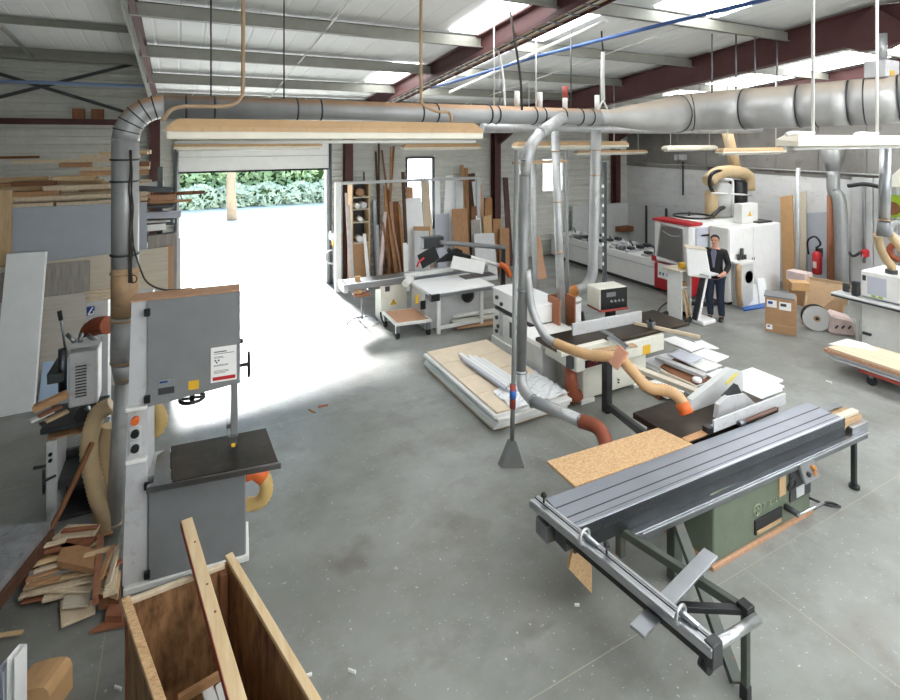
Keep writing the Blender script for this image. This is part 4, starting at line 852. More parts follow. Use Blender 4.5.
for s in range(4): MB().tube(smooth([PZ(129.5+s*.9+R.uniform(-1, 1), 150+19*k_, 4.75) for k_ in range(8)], 24), .007, 6).build('cable', 'cable_dark', cb)
MB().ring(PZ(133, 279, 4.75), (S_, C_, 0), .035, .006, 18, 6).build('cable_loop', 'cable_dark', cb)
one('cable', MB().tube(smooth([PZ(133, 245, 4.8), PZ(140, 268, 4.8), PZ(148, 283, 4.75), PZ(166, 290, 4.7), PZ(192, 288, 4.72)], 24), .008, 6), 'cable_dark', 'dark cable swinging from the riser duct to the top of the band saw', 'cable')
# ================================================================== LEANING BOARDS AT THE BACK WALL
RB = 12.35
lr = thing('lumber_rack', 'white steel rack with a long top bar holding upright boards right of the doorway', 'rack', (4.6, RB, 0))
a, b = PY(338, 182, RB), PY(478, 181, RB)
MB().box(a.x-.07, a.x+.07, RB-.05, RB+.05, 0, a.z).build('post', 'white_clean', lr); MB().box(b.x-.05, b.x+.05, RB-.05, RB+.05, 0, a.z).build('post', 'light_grey', lr)
MB().box(a.x, b.x, RB-.03, RB+.03, a.z-.07, a.z).build('top_bar', 'light_grey', lr)
# pigeon-hole shelf
x0, x1 = PY(352, 200, RB+.1).x, PY(370, 200, RB+.1).x; zt_ = PY(360, 182, RB+.1).z
ps = thing('shelf_unit', 'narrow upright pigeonhole shelf stuffed with rolls behind the white rack post', 'shelf', ((x0+x1)/2, RB+.3, 0))
MB().box(x0, x0+.03, RB+.1, RB+.5, 0, zt_).build('side_panel', 'pine_z', ps); MB().box(x1-.03, x1, RB+.1, RB+.5, 0, zt_).build('side_panel', 'pine_z', ps)
MB().box(x0, x1, RB+.48, RB+.5, 0, zt_).build('back_panel', 'dark_grey', ps)
zs = [PY(360, y, RB+.1).z for y in (183, 197, 209, 222, 243)]
for z in zs: MB().box(x0+.03, x1-.03, RB+.1, RB+.48, z-.025, z).build('shelf_board', 'cream_wood', ps)
MB().box(x0+.03, x1-.03, RB+.11, RB+.13, .02, zs[4]-.03).build('lower_panel', 'cardboard', ps)
it = [('roll', 1, .10, 'cardboard', 'brown bundle in the top hole of the pigeonhole shelf'), ('roll', 2, .07, 'paper', 'white roll, left one in the second hole of the pigeonhole shelf'), ('roll', 2, .08, 'light_grey', 'grey roll, right one in the second hole of the pigeonhole shelf'), ('roll', 3, .06, 'white_paint', 'white roll in the third hole of the pigeonhole shelf'), ('roll', 4, .08, 'paper', 'largest white roll in the lowest hole of the pigeonhole shelf')]
for i, (nm, k_, r, mt, lb) in enumerate(it):
    xx = (x0+x1)/2+(-.08 if i in (1,) else .09 if i in (2,) else 0); one(nm, MB().lathe((xx, RB+.14, zs[k_]+r+.0005), [(r*.35, .02), (r, 0), (r, .3), (r*.3, .3)], 14, 'y'), mt, lb, 'roll')
def lp(label, mat, TL, TR, bx0, bx1, Yt, Yb, t=.02, name='leaning_board', cat='board', group=None):
    o = floorpanel(name, label, mat, TL, TR, bx0, bx1, Yt, Yb, t, cat)
    if group: o['group'] = group
    return o
lp('pinkish narrow strip leaning between white rack post and pigeonhole shelf', 'pink_box', (345, 193), (347, 193), 350, 353, RB+.2, RB-.2)
lp('grey narrow strip leaning beside the pinkish one', 'light_grey', (348, 205), (350, 205), 353, 355, RB+.15, RB-.22)
lp('white batten leaning against the lower front of the pigeonhole shelf', 'white_clean', (363, 234), (366, 234), 368, 371, RB+.05, RB-.2, .04)
for i, (xt, yt, xb, w_, mt, lb) in enumerate(((376, 152, 381, 1.6, 'dark_wood', 'dark pole with the lowest tip of the tall dark poles'), (379, 143, 379, 1.8, 'dark_wood', 'tallest straight dark pole right of the pigeonhole shelf'), (382, 150, 398, 1.6, 'brown_wood', 'dark pole leaning to the right across the others'), (394, 146, 385, 2.0, 'brown_wood', 'brown pole leaning to the left, rightmost tip of the poles'), (391, 147, 390, 1.6, 'oak', 'thin upright brown pole beside the left-leaning one'), (364, 172, 366, 1.6, 'steel_dark', 'thin dark rod above the pigeonhole shelf'))):
    lp(lb, mt, (xt-w_/2, yt), (xt+w_/2, yt), xb-w_/2, xb+w_/2, 13.14-.045*i, 12.95-.045*i, .03, 'pole', 'pole')
lp('grey pipe standing right of the pigeonhole shelf', 'steel', (373, 200), (376, 200), 375, 378, 13.0, 12.7, .05, 'pipe', 'pipe')
lp('grey-white strip leaning low right of the pigeonhole shelf', 'light_grey', (376, 225), (379, 225), 377, 381, 12.7, 12.4)
lp('pinkish tan slat leaning in front of the brown boards', 'pink_box', (384, 212), (387, 212), 377, 381, 12.6, 12.1, .03)
BB = [(385, 186, 2.6, 390, 'oak', 'honey brown board reaching the rack bar, leftmost of the brown boards'), (389, 190, 2.2, 394, 'brown_wood', 'dark brown narrow board, second of the brown boards'), (392, 202, 5, 398, 'beech', 'wide mid-brown board behind the narrow brown ones'), (396, 202, 5.5, 402, 'brown_wood', 'wide dark brown board with a square top'), (387, 206, 2, 397, 'oak', 'honey slat crossing towards the right foot'), (391, 214, 2, 403, 'beech', 'slat with the lowest top among the brown boards'), (399, 204, 2.4, 406, 'oak', 'honey slat at the right side of the brown boards'), (403, 172, 3.2, 408, 'dark_wood', 'dark brown tall board just left of the tall window'), (383, 222, 2, 392, 'brown_wood', 'short dark slat low in the brown boards')]
for i, (xt, yt, w_, xb, mt, lb) in enumerate(BB): lp(lb, mt, (xt-w_/2, yt), (xt+w_/2, yt), xb-w_/2, xb+w_/2, 12.9-.05*i, 12.6-.055*i, .025)
lp('orange-brown board end behind the white panel, below the tall window', 'mdf_brown', (406, 187), (413, 187), 408, 415, 12.75, 12.5)
lp('wide white panel leaning below the tall window', 'white_melamine', (403.5, 199), (421, 197), 410, 429, 12.6, 12.1)
lp('pale wood board leaning in front of the tall window', 'pale_pine', (422, 181), (429, 181), 426, 436, 12.7, 12.2)
for i, x in enumerate((421, 424)): lp(('left', 'right')[i]+' of two thin prongs rising over the rack bar at the tall window', 'grey_wood', (x-.6, 166), (x+.6, 166), x+3.5, x+5, 12.85, 12.5, .015, 'batten', 'batten')
lp('narrow white board right of the tall window', 'white_melamine', (435, 180), (440, 180), 436, 441, 12.75, 12.4)
lp('tall white board with its slanted top left of the tan tube', 'white_clean', (446, 176), (453, 175), 441, 449, 12.7, 12.2)
lp('second tall white board, right behind the slanted one', 'white_melamine', (452, 177), (457, 177), 448, 454, 12.8, 12.35)
lp('bluish white panel leaning right of the wide white panel', 'lavender_board', (436.5, 214.5), (449, 213.5), 438, 450, 12.4, 12.0)
lp('grey panel with tan top strip leaning low, left of the dark saw display', 'pale_grey', (414, 231), (429, 231), 415, 431, 12.15, 11.9)
lp('tan board behind the low grey panel', 'cardboard', (414, 226.5), (430, 226.5), 415, 432, 12.2, 11.95)
lp('small white board standing low beside the brown boards', 'white_clean', (403, 243), (407, 243), 405, 410, 11.9, 11.6)
lp('long grey-white board left of the tan tube foot', 'pale_grey', (455, 181), (463, 181), 457, 465, 12.6, 12.2)
m = MB(); a = PY(462, 165, 12.9); f_ = PY(464, 250, 12.7); m.cyl((f_.x, 12.7, 0), a, .055); one('tube', m, 'cardboard_pale', 'tan cardboard tube standing taller than the boards, left of the middle column', 'tube')
lp('dark brown tall board right of the tan tube', 'dark_wood', (467, 174), (475, 173), 469, 476, 12.95, 12.7)
lp('mid-brown board right beside the tan tube', 'oak', (464.5, 168), (468, 168), 467, 471, 12.85, 12.55)
lp('white slat leaning to the right under the end of the rack bar', 'white_melamine', (472, 181.5), (476.5, 181.5), 482, 486, 12.5, 12.0)
lp('brown board right of the white slat', 'beech', (478, 184), (481, 184), 487, 491, 12.7, 12.3)
lp('large orange-brown board in front, right of the bluish panel', 'mdf_brown', (452, 209), (467, 208.5), 455, 471, 12.1, 11.7)
lp('small brown board behind the white slat', 'brown_wood', (471.5, 206.5), (477, 206), 472, 479, 12.35, 12.1)
lp('grey-brown square board end low by the white slat', 'grey_wood', (471, 220), (480, 219.5), 473, 483, 12.1, 11.8)
lp('light grey panel low behind the saw arm', 'pale_grey', (474, 234), (494, 233), 477, 498, 11.9, 11.5)
lp('tan board block left of the middle column foot', 'osb', (483, 217), (491, 215), 487, 496, 12.3, 12.0, .05)
lp('tan board with a notch right of the tan block', 'chipboard', (493, 219), (501, 219), 495, 505, 12.4, 12.1, .05)
lp('dark board between two tan boards near the middle column', 'dark_wood', (491, 222), (496, 222), 493, 499, 12.45, 12.2, .03)
lp('brown board lowest in the row, right of the middle column', 'mdf_brown', (500, 228), (509, 228), 500, 510, 12.2, 11.9)
lp('olive-brown block standing in front of the middle column', 'oak', (485, 198), (492, 198), 486, 493, 12.85, 12.7, .06)
lp('tall walnut board leaning left of the dropper ducts', 'walnut', (503, 177.5), (508, 177.5), 508, 513.5, 12.95, 12.5, .03)
lp('brown board leaning behind the dropper ducts', 'beech', (533, 236), (540, 236), 535, 547, 11.4, 11.0)
q0, q1 = G(523, 312), G(543, 312)
one('board_box', MB().box(q0.x, q1.x, q0.y, q0.y+.4, 0, .55), 'chipboard', 'brown board box on the floor behind the white planer', 'box')
one('blue_board', MB().slab([PY(487, 250, 12.6), PY(487, 212, 12.6), PY(512, 212, 12.6), PY(512, 250, 12.6)], (0, 1, 0), .03), 'mid_grey', 'grey panel standing behind the walnut board', 'panel') if 0 else None
# tool on the door post
p = PY(337, 240, 12.9); tl = thing('hose_reel', 'yellow-topped reel with pale loop hanging by the doorway jamb', 'reel', (p.x, 12.9, p.z))
MB().box(p.x-.13, p.x+.1, 12.75, 12.95, p.z-.15, p.z+.2, .04).build('yellow_case', 'yellow', tl); MB().box(p.x-.2, p.x-.08, 12.74, 12.95, p.z+.02, p.z+.24, .03).build('white_cap', 'white_clean', tl)
MB().ring((p.x-.12, 12.85, p.z-.4), (.3, 1, 0), .17, .025).build('loop', 'pale_grey', tl); MB().cyl((p.x-.05, 12.85, 0), (p.x-.05, 12.85, p.z-.1), .05).build('pipe', 'light_grey', tl)
# ================================================================== WHITE SLIDING PANEL SAW
h = .80
ws = thing('panel_saw', 'white sliding panel saw with long aluminium carriage in front of the leaning boards', 'panel saw', (4.6, 9.5, 0))
A, B = G(429, 293, h), G(491, 287, h); Yn = (A.y+B.y)/2; xa, xb_ = A.x, B.x+.15
MB().box(xa, xb_, Yn, Yn+1.05, h-.06, h, .008).build('table', 'white_clean', ws)
MB().box(xa-.02, xa+.16, Yn-.04, Yn+.06, h-.13, h-.005).build('corner_cap', 'black_plastic', ws)
MB().box(xa+.16, xb_, Yn-.03, Yn+.01, h-.075, h-.01).build('front_rail', 'alu', ws)
for x in (xa+.17, xb_-.28): MB().box(x-.035, x+.035, Yn+.02, Yn+.09, .02, h-.06).build('leg', 'white_paint', ws)
MB().box(xa+.17, xb_-.28, Yn+.03, Yn+.08, .10, .16).build('lower_rail', 'white_paint', ws)
ca, cb_ = PY(343, 281, 10.0), PY(470, 268, 10.0)
MB().box(ca.x, cb_.x+.4, 9.88, 10.25, .725, .86, .01).build('carriage', 'alu', ws); MB().box(ca.x-.02, ca.x+.06, 9.86, 10.27, .70, .86).build('carriage_end', 'light_grey', ws)
MB().box(ca.x+.5, cb_.x+.3, 9.95, 10.18, .66, .72).build('carriage_rail', 'steel', ws)
p = PY(381, 300, 9.9); p2 = PY(407, 300, 9.9); cab_ = MB().box(p.x, p2.x, 9.9, 10.25, 0, .72, .01).build('switch_cabinet', 'cream_paint', ws)
MB().box(p2.x+.02, xb_-.1, Yn+.35, Yn+1.0, 0.02, h-.07, .01).build('base', 'pale_grey', ws)
q = PY(388, 289, 9.8900); MB().box(q.x-.06, q.x+.04, 9.8850, 9.9020, q.z-.05, q.z+.05).build('main_switch', 'dark_grey', cab_)
q = PY(393.5, 302, 9.8900); MB().prism([(q.x-.075, q.z-.055), (q.x+.075, q.z-.055), (q.x, q.z+.07)], 9.8900, 9.9020).build('warning_triangle', 'yellow', cab_)
MB().prism([(q.x-.05, q.z-.04), (q.x+.05, q.z-.04), (q.x, q.z+.045)], 9.8885, 9.8910).build('triangle_border', 'dark_grey', cab_); MB().prism([(q.x-.036, q.z-.032), (q.x+.036, q.z-.032), (q.x, q.z+.03)], 9.8870, 9.8890).build('triangle_field', 'yellow', cab_); MB().box(q.x-.006, q.x+.006, 9.8850, 9.8880, q.z-.02, q.z+.015, 0).build('triangle_mark', 'dark_grey', cab_)
q = PY(417, 298, Yn+.34); MB().box(q.x-.03, q.x+.03, Yn+.33, Yn+.36, q.z-.1, q.z+.06).build('yellow_plate', 'yellow', ws); q = PY(423, 305, Yn+.34); MB().box(q.x-.05, q.x+.05, Yn+.32, Yn+.36, q.z-.08, q.z+.08).build('socket', 'black_plastic', ws)
q = PY(468, 296, Yn+.3); MB().lathe((q.x, Yn+.28, q.z), [(.06, 0), (.13, .0), (.13, .05), (.05, .06)], 20, 'y').build('crank_wheel', 'black_plastic', ws)
# fence on the carriage, guard and arms
MB().beam(PY(405, 276, 9.8), PY(452, 269, 9.8), .07, .08, (0, 1, 0)).build('cross_fence', 'white_paint', ws)
MB().cyl(PY(405, 284, 9.6), PY(411, 278, 9.75), .07).build('fence_clamp', 'white_paint', ws)
pz = PY(503, 248, 9.7); g_ = G(502, 298); MB().box(pz.x-.04, pz.x+.04, 9.66, 9.74, 0, pz.z, ).build('arm_post', 'black_plastic', ws)
MB().cyl(PY(440, 242.5, 9.7), PY(505, 247.5, 9.7), .05).build('suction_arm', 'mid_grey', ws); MB().cyl(PY(449, 251, 9.6), PY(502, 266, 9.6), .04).build('guard_arm', 'white_paint', ws)
MB().cyl(PY(448, 250, 9.55), PY(470, 257, 9.55), .045).build('guard_arm_sleeve', 'black_plastic', ws)
a, b = PY(423, 249, 9.8), PY(443, 236, 9.8); MB().box(a.x, b.x, 9.75, 9.95, a.z, b.z, .01).build('display_box', 'dark_grey', ws)
a, b = PY(441, 262, 9.5), PY(462, 248, 9.5); MB().prism([(a.x-.1, a.z), (b.x, a.z), (b.x, b.z-.05), (b.x-.1, b.z), (b.x-.2, b.z-.02)], 9.48, 9.56).build('blade_guard', 'black_plastic', ws)
MB().beam(PY(420, 262, 9.45), PY(437, 252, 9.45), .3, .02, (0, 0, 1)).build('splash_guard', 'black_plastic', ws)
MB().tube(smooth([PY(417, 267, 9.4), PY(419, 262, 9.4), PY(424, 258, 9.4)], 6), .02, 8).build('red_handle', 'red_paint', ws)
MB().hose([PY(500, 264, 9.55), PY(506, 268, 9.5), PY(510, 276, 9.5)], .06, .03).build('suction_hose', 'orange', ws)
MB().beam(PY(452, 262, 9.3), PY(484, 268, 9.3), .25, .03, (0, 0, 1)).build('rip_fence', 'white_clean', ws)
MB().box(cb_.x-.5, cb_.x+.25, 9.3, 9.6, h, h+.015).build('saw_table_plate', 'steel', ws)
for i, (x0_, y0_, x1_, y1_) in enumerate(((452, 316, 505, 309), (452, 322, 510, 314), (456, 327, 507, 321))):
    a, b = G(x0_, y0_, .05+.07*(2-i)), G(x1_, y1_, .05+.07*(2-i)); one('batten', MB().beam(a, b, .14, .04, (0, 1, 0)), ('white_paint', 'cream_paint', 'beech')[i], ('uppermost white', 'middle cream', 'lowest brown')[i]+' batten on the floor under the white panel saw', 'batten')
# trolley
h = .30
tr = thing('trolley', 'low flat trolley with worn tan deck on castors before the white panel saw', 'trolley', G(407, 322, 0))
Q = [G(382, 311, h), G(396, 324, h), G(432, 319.5, h), G(415.5, 307.5, h)]
MB().slab(Q, (0, 0, -1), .05, .006).build('frame', 'white_paint', tr)
cc = sum(Q, V())/4; MB().slab([cc+(p-cc)*.88+V((0, 0, .006)) for p in Q], (0, 0, -1), .01).build('deck', 'beech', tr)
for p in Q:
    p = cc+(p-cc)*.86; ws_ = MB().cyl((p.x-.025, p.y, .062), (p.x+.025, p.y, .062), .06).build('castor', 'rubber', tr); MB().box(p.x-.035, p.x+.035, p.y-.03, p.y+.03, .1, h-.05).build('fork', 'steel', ws_)
MB().tube(smooth([Q[0]+V((-.05, -.05, 0)), Q[0]+V((-.05, -.12, -.12)), Q[0].lerp(Q[1], .3)+V((-.02, -.02, -.2))], 8), .018, 8).build('handle', 'black_plastic', tr)
# roller stand
h = .62; st = thing('work_stand', 'thin-legged support stand with small brown top beside the white panel saw', 'stand', G(362, 324))
c = G(362, 324); MB().cyl((c.x, c.y, .1), (c.x, c.y, h-.05), .02).build('post', 'steel', st)
for s in (-1, 1): MB().tube(smooth([(c.x, c.y, .14), (c.x+s*.17, c.y+.0, .14), (c.x+s*.28, c.y, .08), (c.x+s*.31, c.y, .015)], 10), .018, 8).build('leg', 'steel', st)
MB().tube(smooth([(c.x, c.y, .14), (c.x, c.y+.16, .12), (c.x, c.y+.27, .015)], 8), .018, 8).build('leg', 'steel', st)
MB().box(c.x-.17, c.x+.15, c.y-.1, c.y+.1, h-.05, h, .01).build('seat', 'red_wood', st)
one('white_board', MB().slab([V((c.x-.14, c.y-.05, h+.003)), V((c.x-.02, c.y-.05, h+.003)), V((c.x-.02, c.y+.03, h+.33)), V((c.x-.14, c.y+.03, h+.33))], (0, 1, 0), .02), 'cardboard_pale', 'small tan board propped on the thin-legged stand', 'board')
# ================================================================== PALLET OF BOARDS
pl = thing('pallet', 'wooden pallet under the stack of tan sheets in mid floor', 'pallet', (4.05, 6.5, 0))
PX0, PX1, PY0, PY1 = 3.5, 4.68, 5.5, 7.62
for x in (PX0+.05, (PX0+PX1)/2, PX1-.05): MB().box(x-.05, x+.05, PY0+.1, PY1-.1, .0, .03).build('runner', 'pine_y', pl)
for k_ in range(5): y = PY0+.08+k_*(PY1-PY0-.16)/4; MB().box(PX0+.06, PX1-.06, y-.05, y+.05, .03, .045).build('deck_board', 'pine', pl)
for k_ in range(4):
    z = .046+k_*.045; j = .02*((k_*7) % 3-1)
    one('sheet', MB().box(PX0+j, PX1+j, PY0-j, PY1-j, z, z+.043, .004), ('white_paint', 'white_melamine', 'white_paint', 'white_clean')[k_], ['lowest white sheet on the pallet', 'second sheet from the bottom on the pallet, white', 'third white sheet from the bottom, two below the top ones on the pallet', 'white sheet directly under the four tan panels on the pallet'][k_], 'sheet')
for k_ in range(4):
    y = PY0+.03+k_*.525; one('tan_panel', MB().box(PX0+.03, PX1-.02, y, y+.515, .226, .252, .003), 'tan_panel', ['nearest', 'second nearest', 'third nearest', 'farthest'][k_]+' of four tan panels on top of the pallet stack', 'panel')
for k_ in range(8):
    x = 3.92+.058*(k_ % 5)-.06*(k_//5); z = .254+(0 if k_ < 5 else .032)+.0; L = (1.15, 1.22, 1.3, 1.2, 1.05, 1.1, 1.25, 1.0)[k_]
    m = MB(); y0 = 5.75+.03*k_
    for (dx, w_, dz, hh) in ((0, .052, .036, .004), (0, .004, 0, .038), (.048, .004, 0, .038)): m.box(x+dx, x+dx+w_, y0, y0+L, z+dz, z+dz+hh, 0)
    bmesh.ops.rotate(m.bm, verts=m.bm.verts, cent=V((3.9, 6.3, z)), matrix=Matrix.Rotation(math.radians(3), 3, 'Z'))
    one('profile', m, ('white_clean', 'lavender_board', 'white_clean', 'white_melamine')[k_ % 4], ['first', 'second', 'third', 'fourth', 'fifth'][k_ % 5]+(' channel from the left in the lower layer on the pallet stack' if k_ < 5 else ' channel from the left in the upper layer on the pallet stack'), 'metal channel')
fm = thing('film', 'crumpled clear-white plastic film at the near right corner of the pallet stack', 'plastic film', (4.3, 5.7, .253))
m = MB(); nn = 14; vv = [[m.bm.verts.new((3.75+.9*i/nn, 5.47+.5*j/nn+.25*i/nn*(j/nn), .256+.03*R.random())) for j in range(nn+1)] for i in range(nn+1)]
for i in range(nn):
    for j in range(nn): m.bm.faces.new((vv[i][j], vv[i+1][j], vv[i+1][j+1], vv[i][j+1]))
m.build('sheet', 'film', fm)
# ================================================================== PLANER AND THICKNESSER
th_ = thing('thicknesser', 'white boxy thickness planer behind the dropper ducts', 'planer', (5.3, 7.4, 0))
tx0, tx1, ty0, ty1 = 5.02, 5.62, 6.75, 8.0
MB().box(tx0-.03, tx1, ty0-.02, ty1+.02, 0, .14, .01).build('plinth', 'white_paint', th_); MB().box(tx0, tx1, ty0, ty1, .14, .60, .01).build('lower_body', 'white_paint', th_)
MB().box(tx0+.06, tx1, ty0, ty1, .60, .70).build('infeed_slot', 'dark_grey', th_); hd = MB().box(tx0, tx1, ty0, ty1, .70, 1.0, .02).build('upper_body', 'white_clean', th_)
MB().box(tx0-.01, tx1+.01, ty0-.01, ty1+.01, .985, 1.01, .005).build('top_cover', 'white_clean', hd)
for y, z0, z1, w_, mt in ((7.3, .28, .55, .3, 'dark_grey'), (7.72, .22, .62, .1, 'light_grey')): MB().box(tx0-.012, tx0, y-w_/2, y+w_/2, z0, z1).build('opening', mt, th_)
for y, z in ((7.85, .86), (7.85, .68), (7.85, .5), (7.8, .36), (7.85, .26), (7.7, .78)): MB().cyl((tx0-.03, y, z), (tx0, y, z), .035, seg=12).build('knob', 'dark_grey', th_)
for x in (5.38, 5.42): MB().cyl((x+.08, ty0-.006, .86-(x-5.38)), (x+.08, ty0, .86-(x-5.38)), .016, seg=8).build('bolt', 'black_plastic', hd)
# brown board box around the pipe
bx = PZ(562, 333, 8.5)
bo = thing('board_box', 'open brown board box collecting around the planer pipe foot', 'box', (bx.x, bx.y, .6)) 
for nm, a_ in (('board', (bx.x-.17, bx.x-.14, bx.y-.14, bx.y+.16)), ('board', (bx.x+.14, bx.x+.17, bx.y-.14, bx.y+.16)), ('board', (bx.x-.14, bx.x+.14, bx.y+.13, bx.y+.16))): MB().box(a_[0], a_[1], a_[2], a_[3], .62, 1.12).build(nm, 'brown_board', bo)
cn = thing('canister', 'white canister with orange hose on top behind the planer', 'canister', (PZ(572, 310, 9.2).x, PZ(572, 310, 9.2).y, 0)); c = PZ(572, 310, 9.2)
MB().cyl((c.x, c.y, 0), (c.x, c.y, .82), .16).build('body', 'white_clean', cn); MB().lathe((c.x, c.y, .82), [(.17, 0), (.17, .05), (.1, .09), (.09, .09)], 20).build('lid', 'white_paint', cn)
MB().tube([c+V((.14, -.1, -.02)), c+V((.16, -.12, -.2)), c+V((.18, -.12, -.35))], .03, 8).build('lever', 'black_plastic', cn)
jp = thing('surface_planer', 'cream surface planer with dark steel tables and angled fence in mid hall', 'planer', (5.6, 5.9, 0))
h = .82
JX0, JX1, JY0, JY1 = 4.95, 6.55, 5.55, 6.15
MB().box(JX0+.02, JX1-.35, JY0+.02, JY1, .06, .55, .01).build('base', 'cream_paint', jp); MB().box(JX0-.2, JX1-.1, JY0-.1, JY1, .52, .765, .012).build('body', 'cream_paint', jp)
for x in (JX0+.1, JX1-.5): MB().box(x-.12, x+.12, JY0, JY1, 0, .06).build('foot', 'white_paint', jp)
ta, tb_ = G(557, 355, h), G(690, 327, h)
MB().box(4.55, 5.55, 5.62, 6.1, h-.05, h, .006).build('infeed_table', 'iron', jp); MB().box(5.62, 7.05, 5.48, 6.18, h-.05, h, .006).build('outfeed_table', 'iron', jp)
MB().box(4.55, 5.4, 5.52, 5.62, h-.07, h-.005).build('table_lip', 'cream_paint', jp)
MB().box(5.54, 5.64, 5.66, 6.1, h-.04, h+.01).build('cutter_head', 'steel', jp)
fa, fb = G(573, 336, h), G(642, 322, h)
MB().slab([fa, fb, fb+V((0, 0, .17)), fa+V((0, 0, .17))], (0, 1, .15), .03).build('fence', 'light_grey', jp)
sp_ = MB().box(JX0-.05, JX0+.55, JY0-.108, JY0-.1, .56, .66, .0).build('control_strip', 'black_plastic', jp)
text('maker_letters', 'SCM', .085, 'red_paint', sp_, (JX0-.01, JY0-.112, .575), (1, 0, 0), (0, 0, 1), .003)
MB().box(JX0+1.05, JX0+1.2, JY0-.105, JY0-.1, .53, .66, 0).build('yellow_plate', 'yellow', jp)
for z in (.2, .16): MB().cyl((JX0+.68, JY0+.0, z), (JX0+.68, JY0+.02, z), .012, seg=8).build('bolt', 'dark_grey', jp)
MB().slab([G(607, 337, h+.06), G(612, 334, h+.06), G(630, 346, h+.04), G(626, 348, h+.04)], (0, 0, -1), .03).build('bridge_guard', 'alu', jp)
MB().box(6.3, 6.38, 5.55, 5.66, h-.02, h+.1).build('guard_clamp', 'steel', jp); MB().cyl((6.34, 5.6, h+.1), (6.34, 5.6, h+.15), .04).build('clamp_knob', 'black_plastic', jp)
MB().box(JX0-.26, JX0-.2, 5.5, 5.6, .56, .72).build('side_knobs', 'dark_grey', jp)
q = G(567, 393); MB().tube(smooth([V((4.85, 5.7, .5)), V((4.8, 5.62, .35)), V((4.82, 5.6, .12)), V((4.95, 5.65, .1))], 10), .085, 14).build('dust_spout', 'rust_hose', jp)
one('wood_strip', MB().beam(G(634, 323, .84), G(700, 337, .84), .05, .03, (0, 0, 1)), 'pale_pine', 'thin pale strip projecting right from the planer table', 'strip')
# lower grey cabinet between the planers
MB().box(4.72, 5.35, 6.15, 6.7, 0, .62, .01).build('rear_cabinet', 'pale_grey', jp); MB().box(4.66, 5.5, 6.1, 6.75, .62, .70, .01).build('rear_table', 'white_paint', jp)
# control pendant on post
cpn = thing('control_pendant', 'dark-faced control box on a black post behind the planer fence', 'control box', G(620, 352))
c = PZ(614, 298, 8.25); ax = LF((c.x, c.y, c.z), -8)
MB().box(-.27, .25, -.0, .34, -.17, .16, .012).build('case', 'cream_paint', cpn, xf=ax); fc = MB().box(-.25, .245, -.012, 0, -.165, .155, .004).build('front_panel', 'black_plastic', cpn, xf=ax)
MB().box(-.15, .02, -.018, -.012, .03, .10, .0).build('display', 'mid_grey', fc, xf=ax)
for k_ in range(4): MB().cyl(ax @ V((-.06+.07*k_, -.03, -.04)), ax @ V((-.06+.07*k_, -.012, -.04)), .018, seg=10).build('dial', 'chrome', fc)
MB().box(-.26, .26, -.02, .35, -.2, -.17).build('lower_edge', 'red_dull', cpn, xf=ax)
MB().box(c.x-.0, c.x+.14, c.y+.1, c.y+.2, 0, c.z-.18).build('post', 'black_plastic', cpn); g = PZ(604.5, 298, 8.6); MB().box(g.x-.028, g.x+.028, g.y-.028, g.y+.028, c.z-.1, 3.3).build('mast', 'steel_dark', cpn)
for k_ in range(9): z = 1.6+k_*.16; MB().box(g.x-.045, g.x-.028, g.y-.02, g.y+.02, z, z+.05).build('rail_clip', 'white_paint', cpn)
# ================================================================== FOREGROUND FORMAT SAW
h = .80
fs = thing('format_saw', 'olive green format saw with long aluminium sliding table and outrigger in the foreground', 'saw', (4.6, 3.1, 0))
def W(x0, x1, y0, y1, z0, z1, name, mat, bev=.005, par=None, xf=None): return MB().box(x0, x1, y0, y1, z0, z1, bev).build(name, mat, par or fs, xf=xf)
FX = LF((2.6, 3.0, 0), -1.6)       # x along the carriage 0..3.5, y 0..0.36
ca = W(0, 3.5, 0, .36, h-.09, h, 'sliding_table', 'table_alu', .003, xf=FX)
for y in (.115, .235): W(.0, 3.5, y-.006, y+.006, h, h+.0012, 'groove', 'dark_grey', 0, ca, FX)
W(0, 3.5, .008, .02, h, h+.002, 'bright_edge', 'chrome', 0, ca, FX); W(0, 3.5, .045, .05, h, h+.0012, 'groove', 'steel_dark', 0, ca, FX)
W(.0, 3.52, .0, .012, h-.19, h-.004, 'front_skirt', 'steel_dark', .002, ca, FX); W(.0, 3.5, .02, .34, h-.2, h-.09, 'carriage_body', 'steel_dark', .004, ca, FX)
W(.55, 3.85, -.05, .07, .53, .61, 'guide_rail', 'steel', .004, xf=FX); W(.62, 3.85, -.065, -.05, .585, .60, 'guide_rail_lip', 'alu', .002, xf=FX)
W(3.4, 3.9, .03, .3, .66, .73, 'rail_end', 'galv_tan', .004, xf=FX); W(3.4, 3.88, .05, .12, .735, .77, 'rail_end', 'cream_wood', .004, xf=FX); W(3.4, 3.86, .2, .27, .735, .765, 'rail_end', 'steel', .004, xf=FX); W(3.62, 3.92, -.02, .05, .60, .68, 'rail_bracket', 'alu', .004, xf=FX)
lg = W(3.705, 3.75, -.0, .045, .03, .60, 'leg', 'steel_dark', .004, xf=FX); MB().cyl(FX @ V((3.73, .02, 0)), FX @ V((3.73, .02, .03)), .05).build('foot', 'black_plastic', lg)
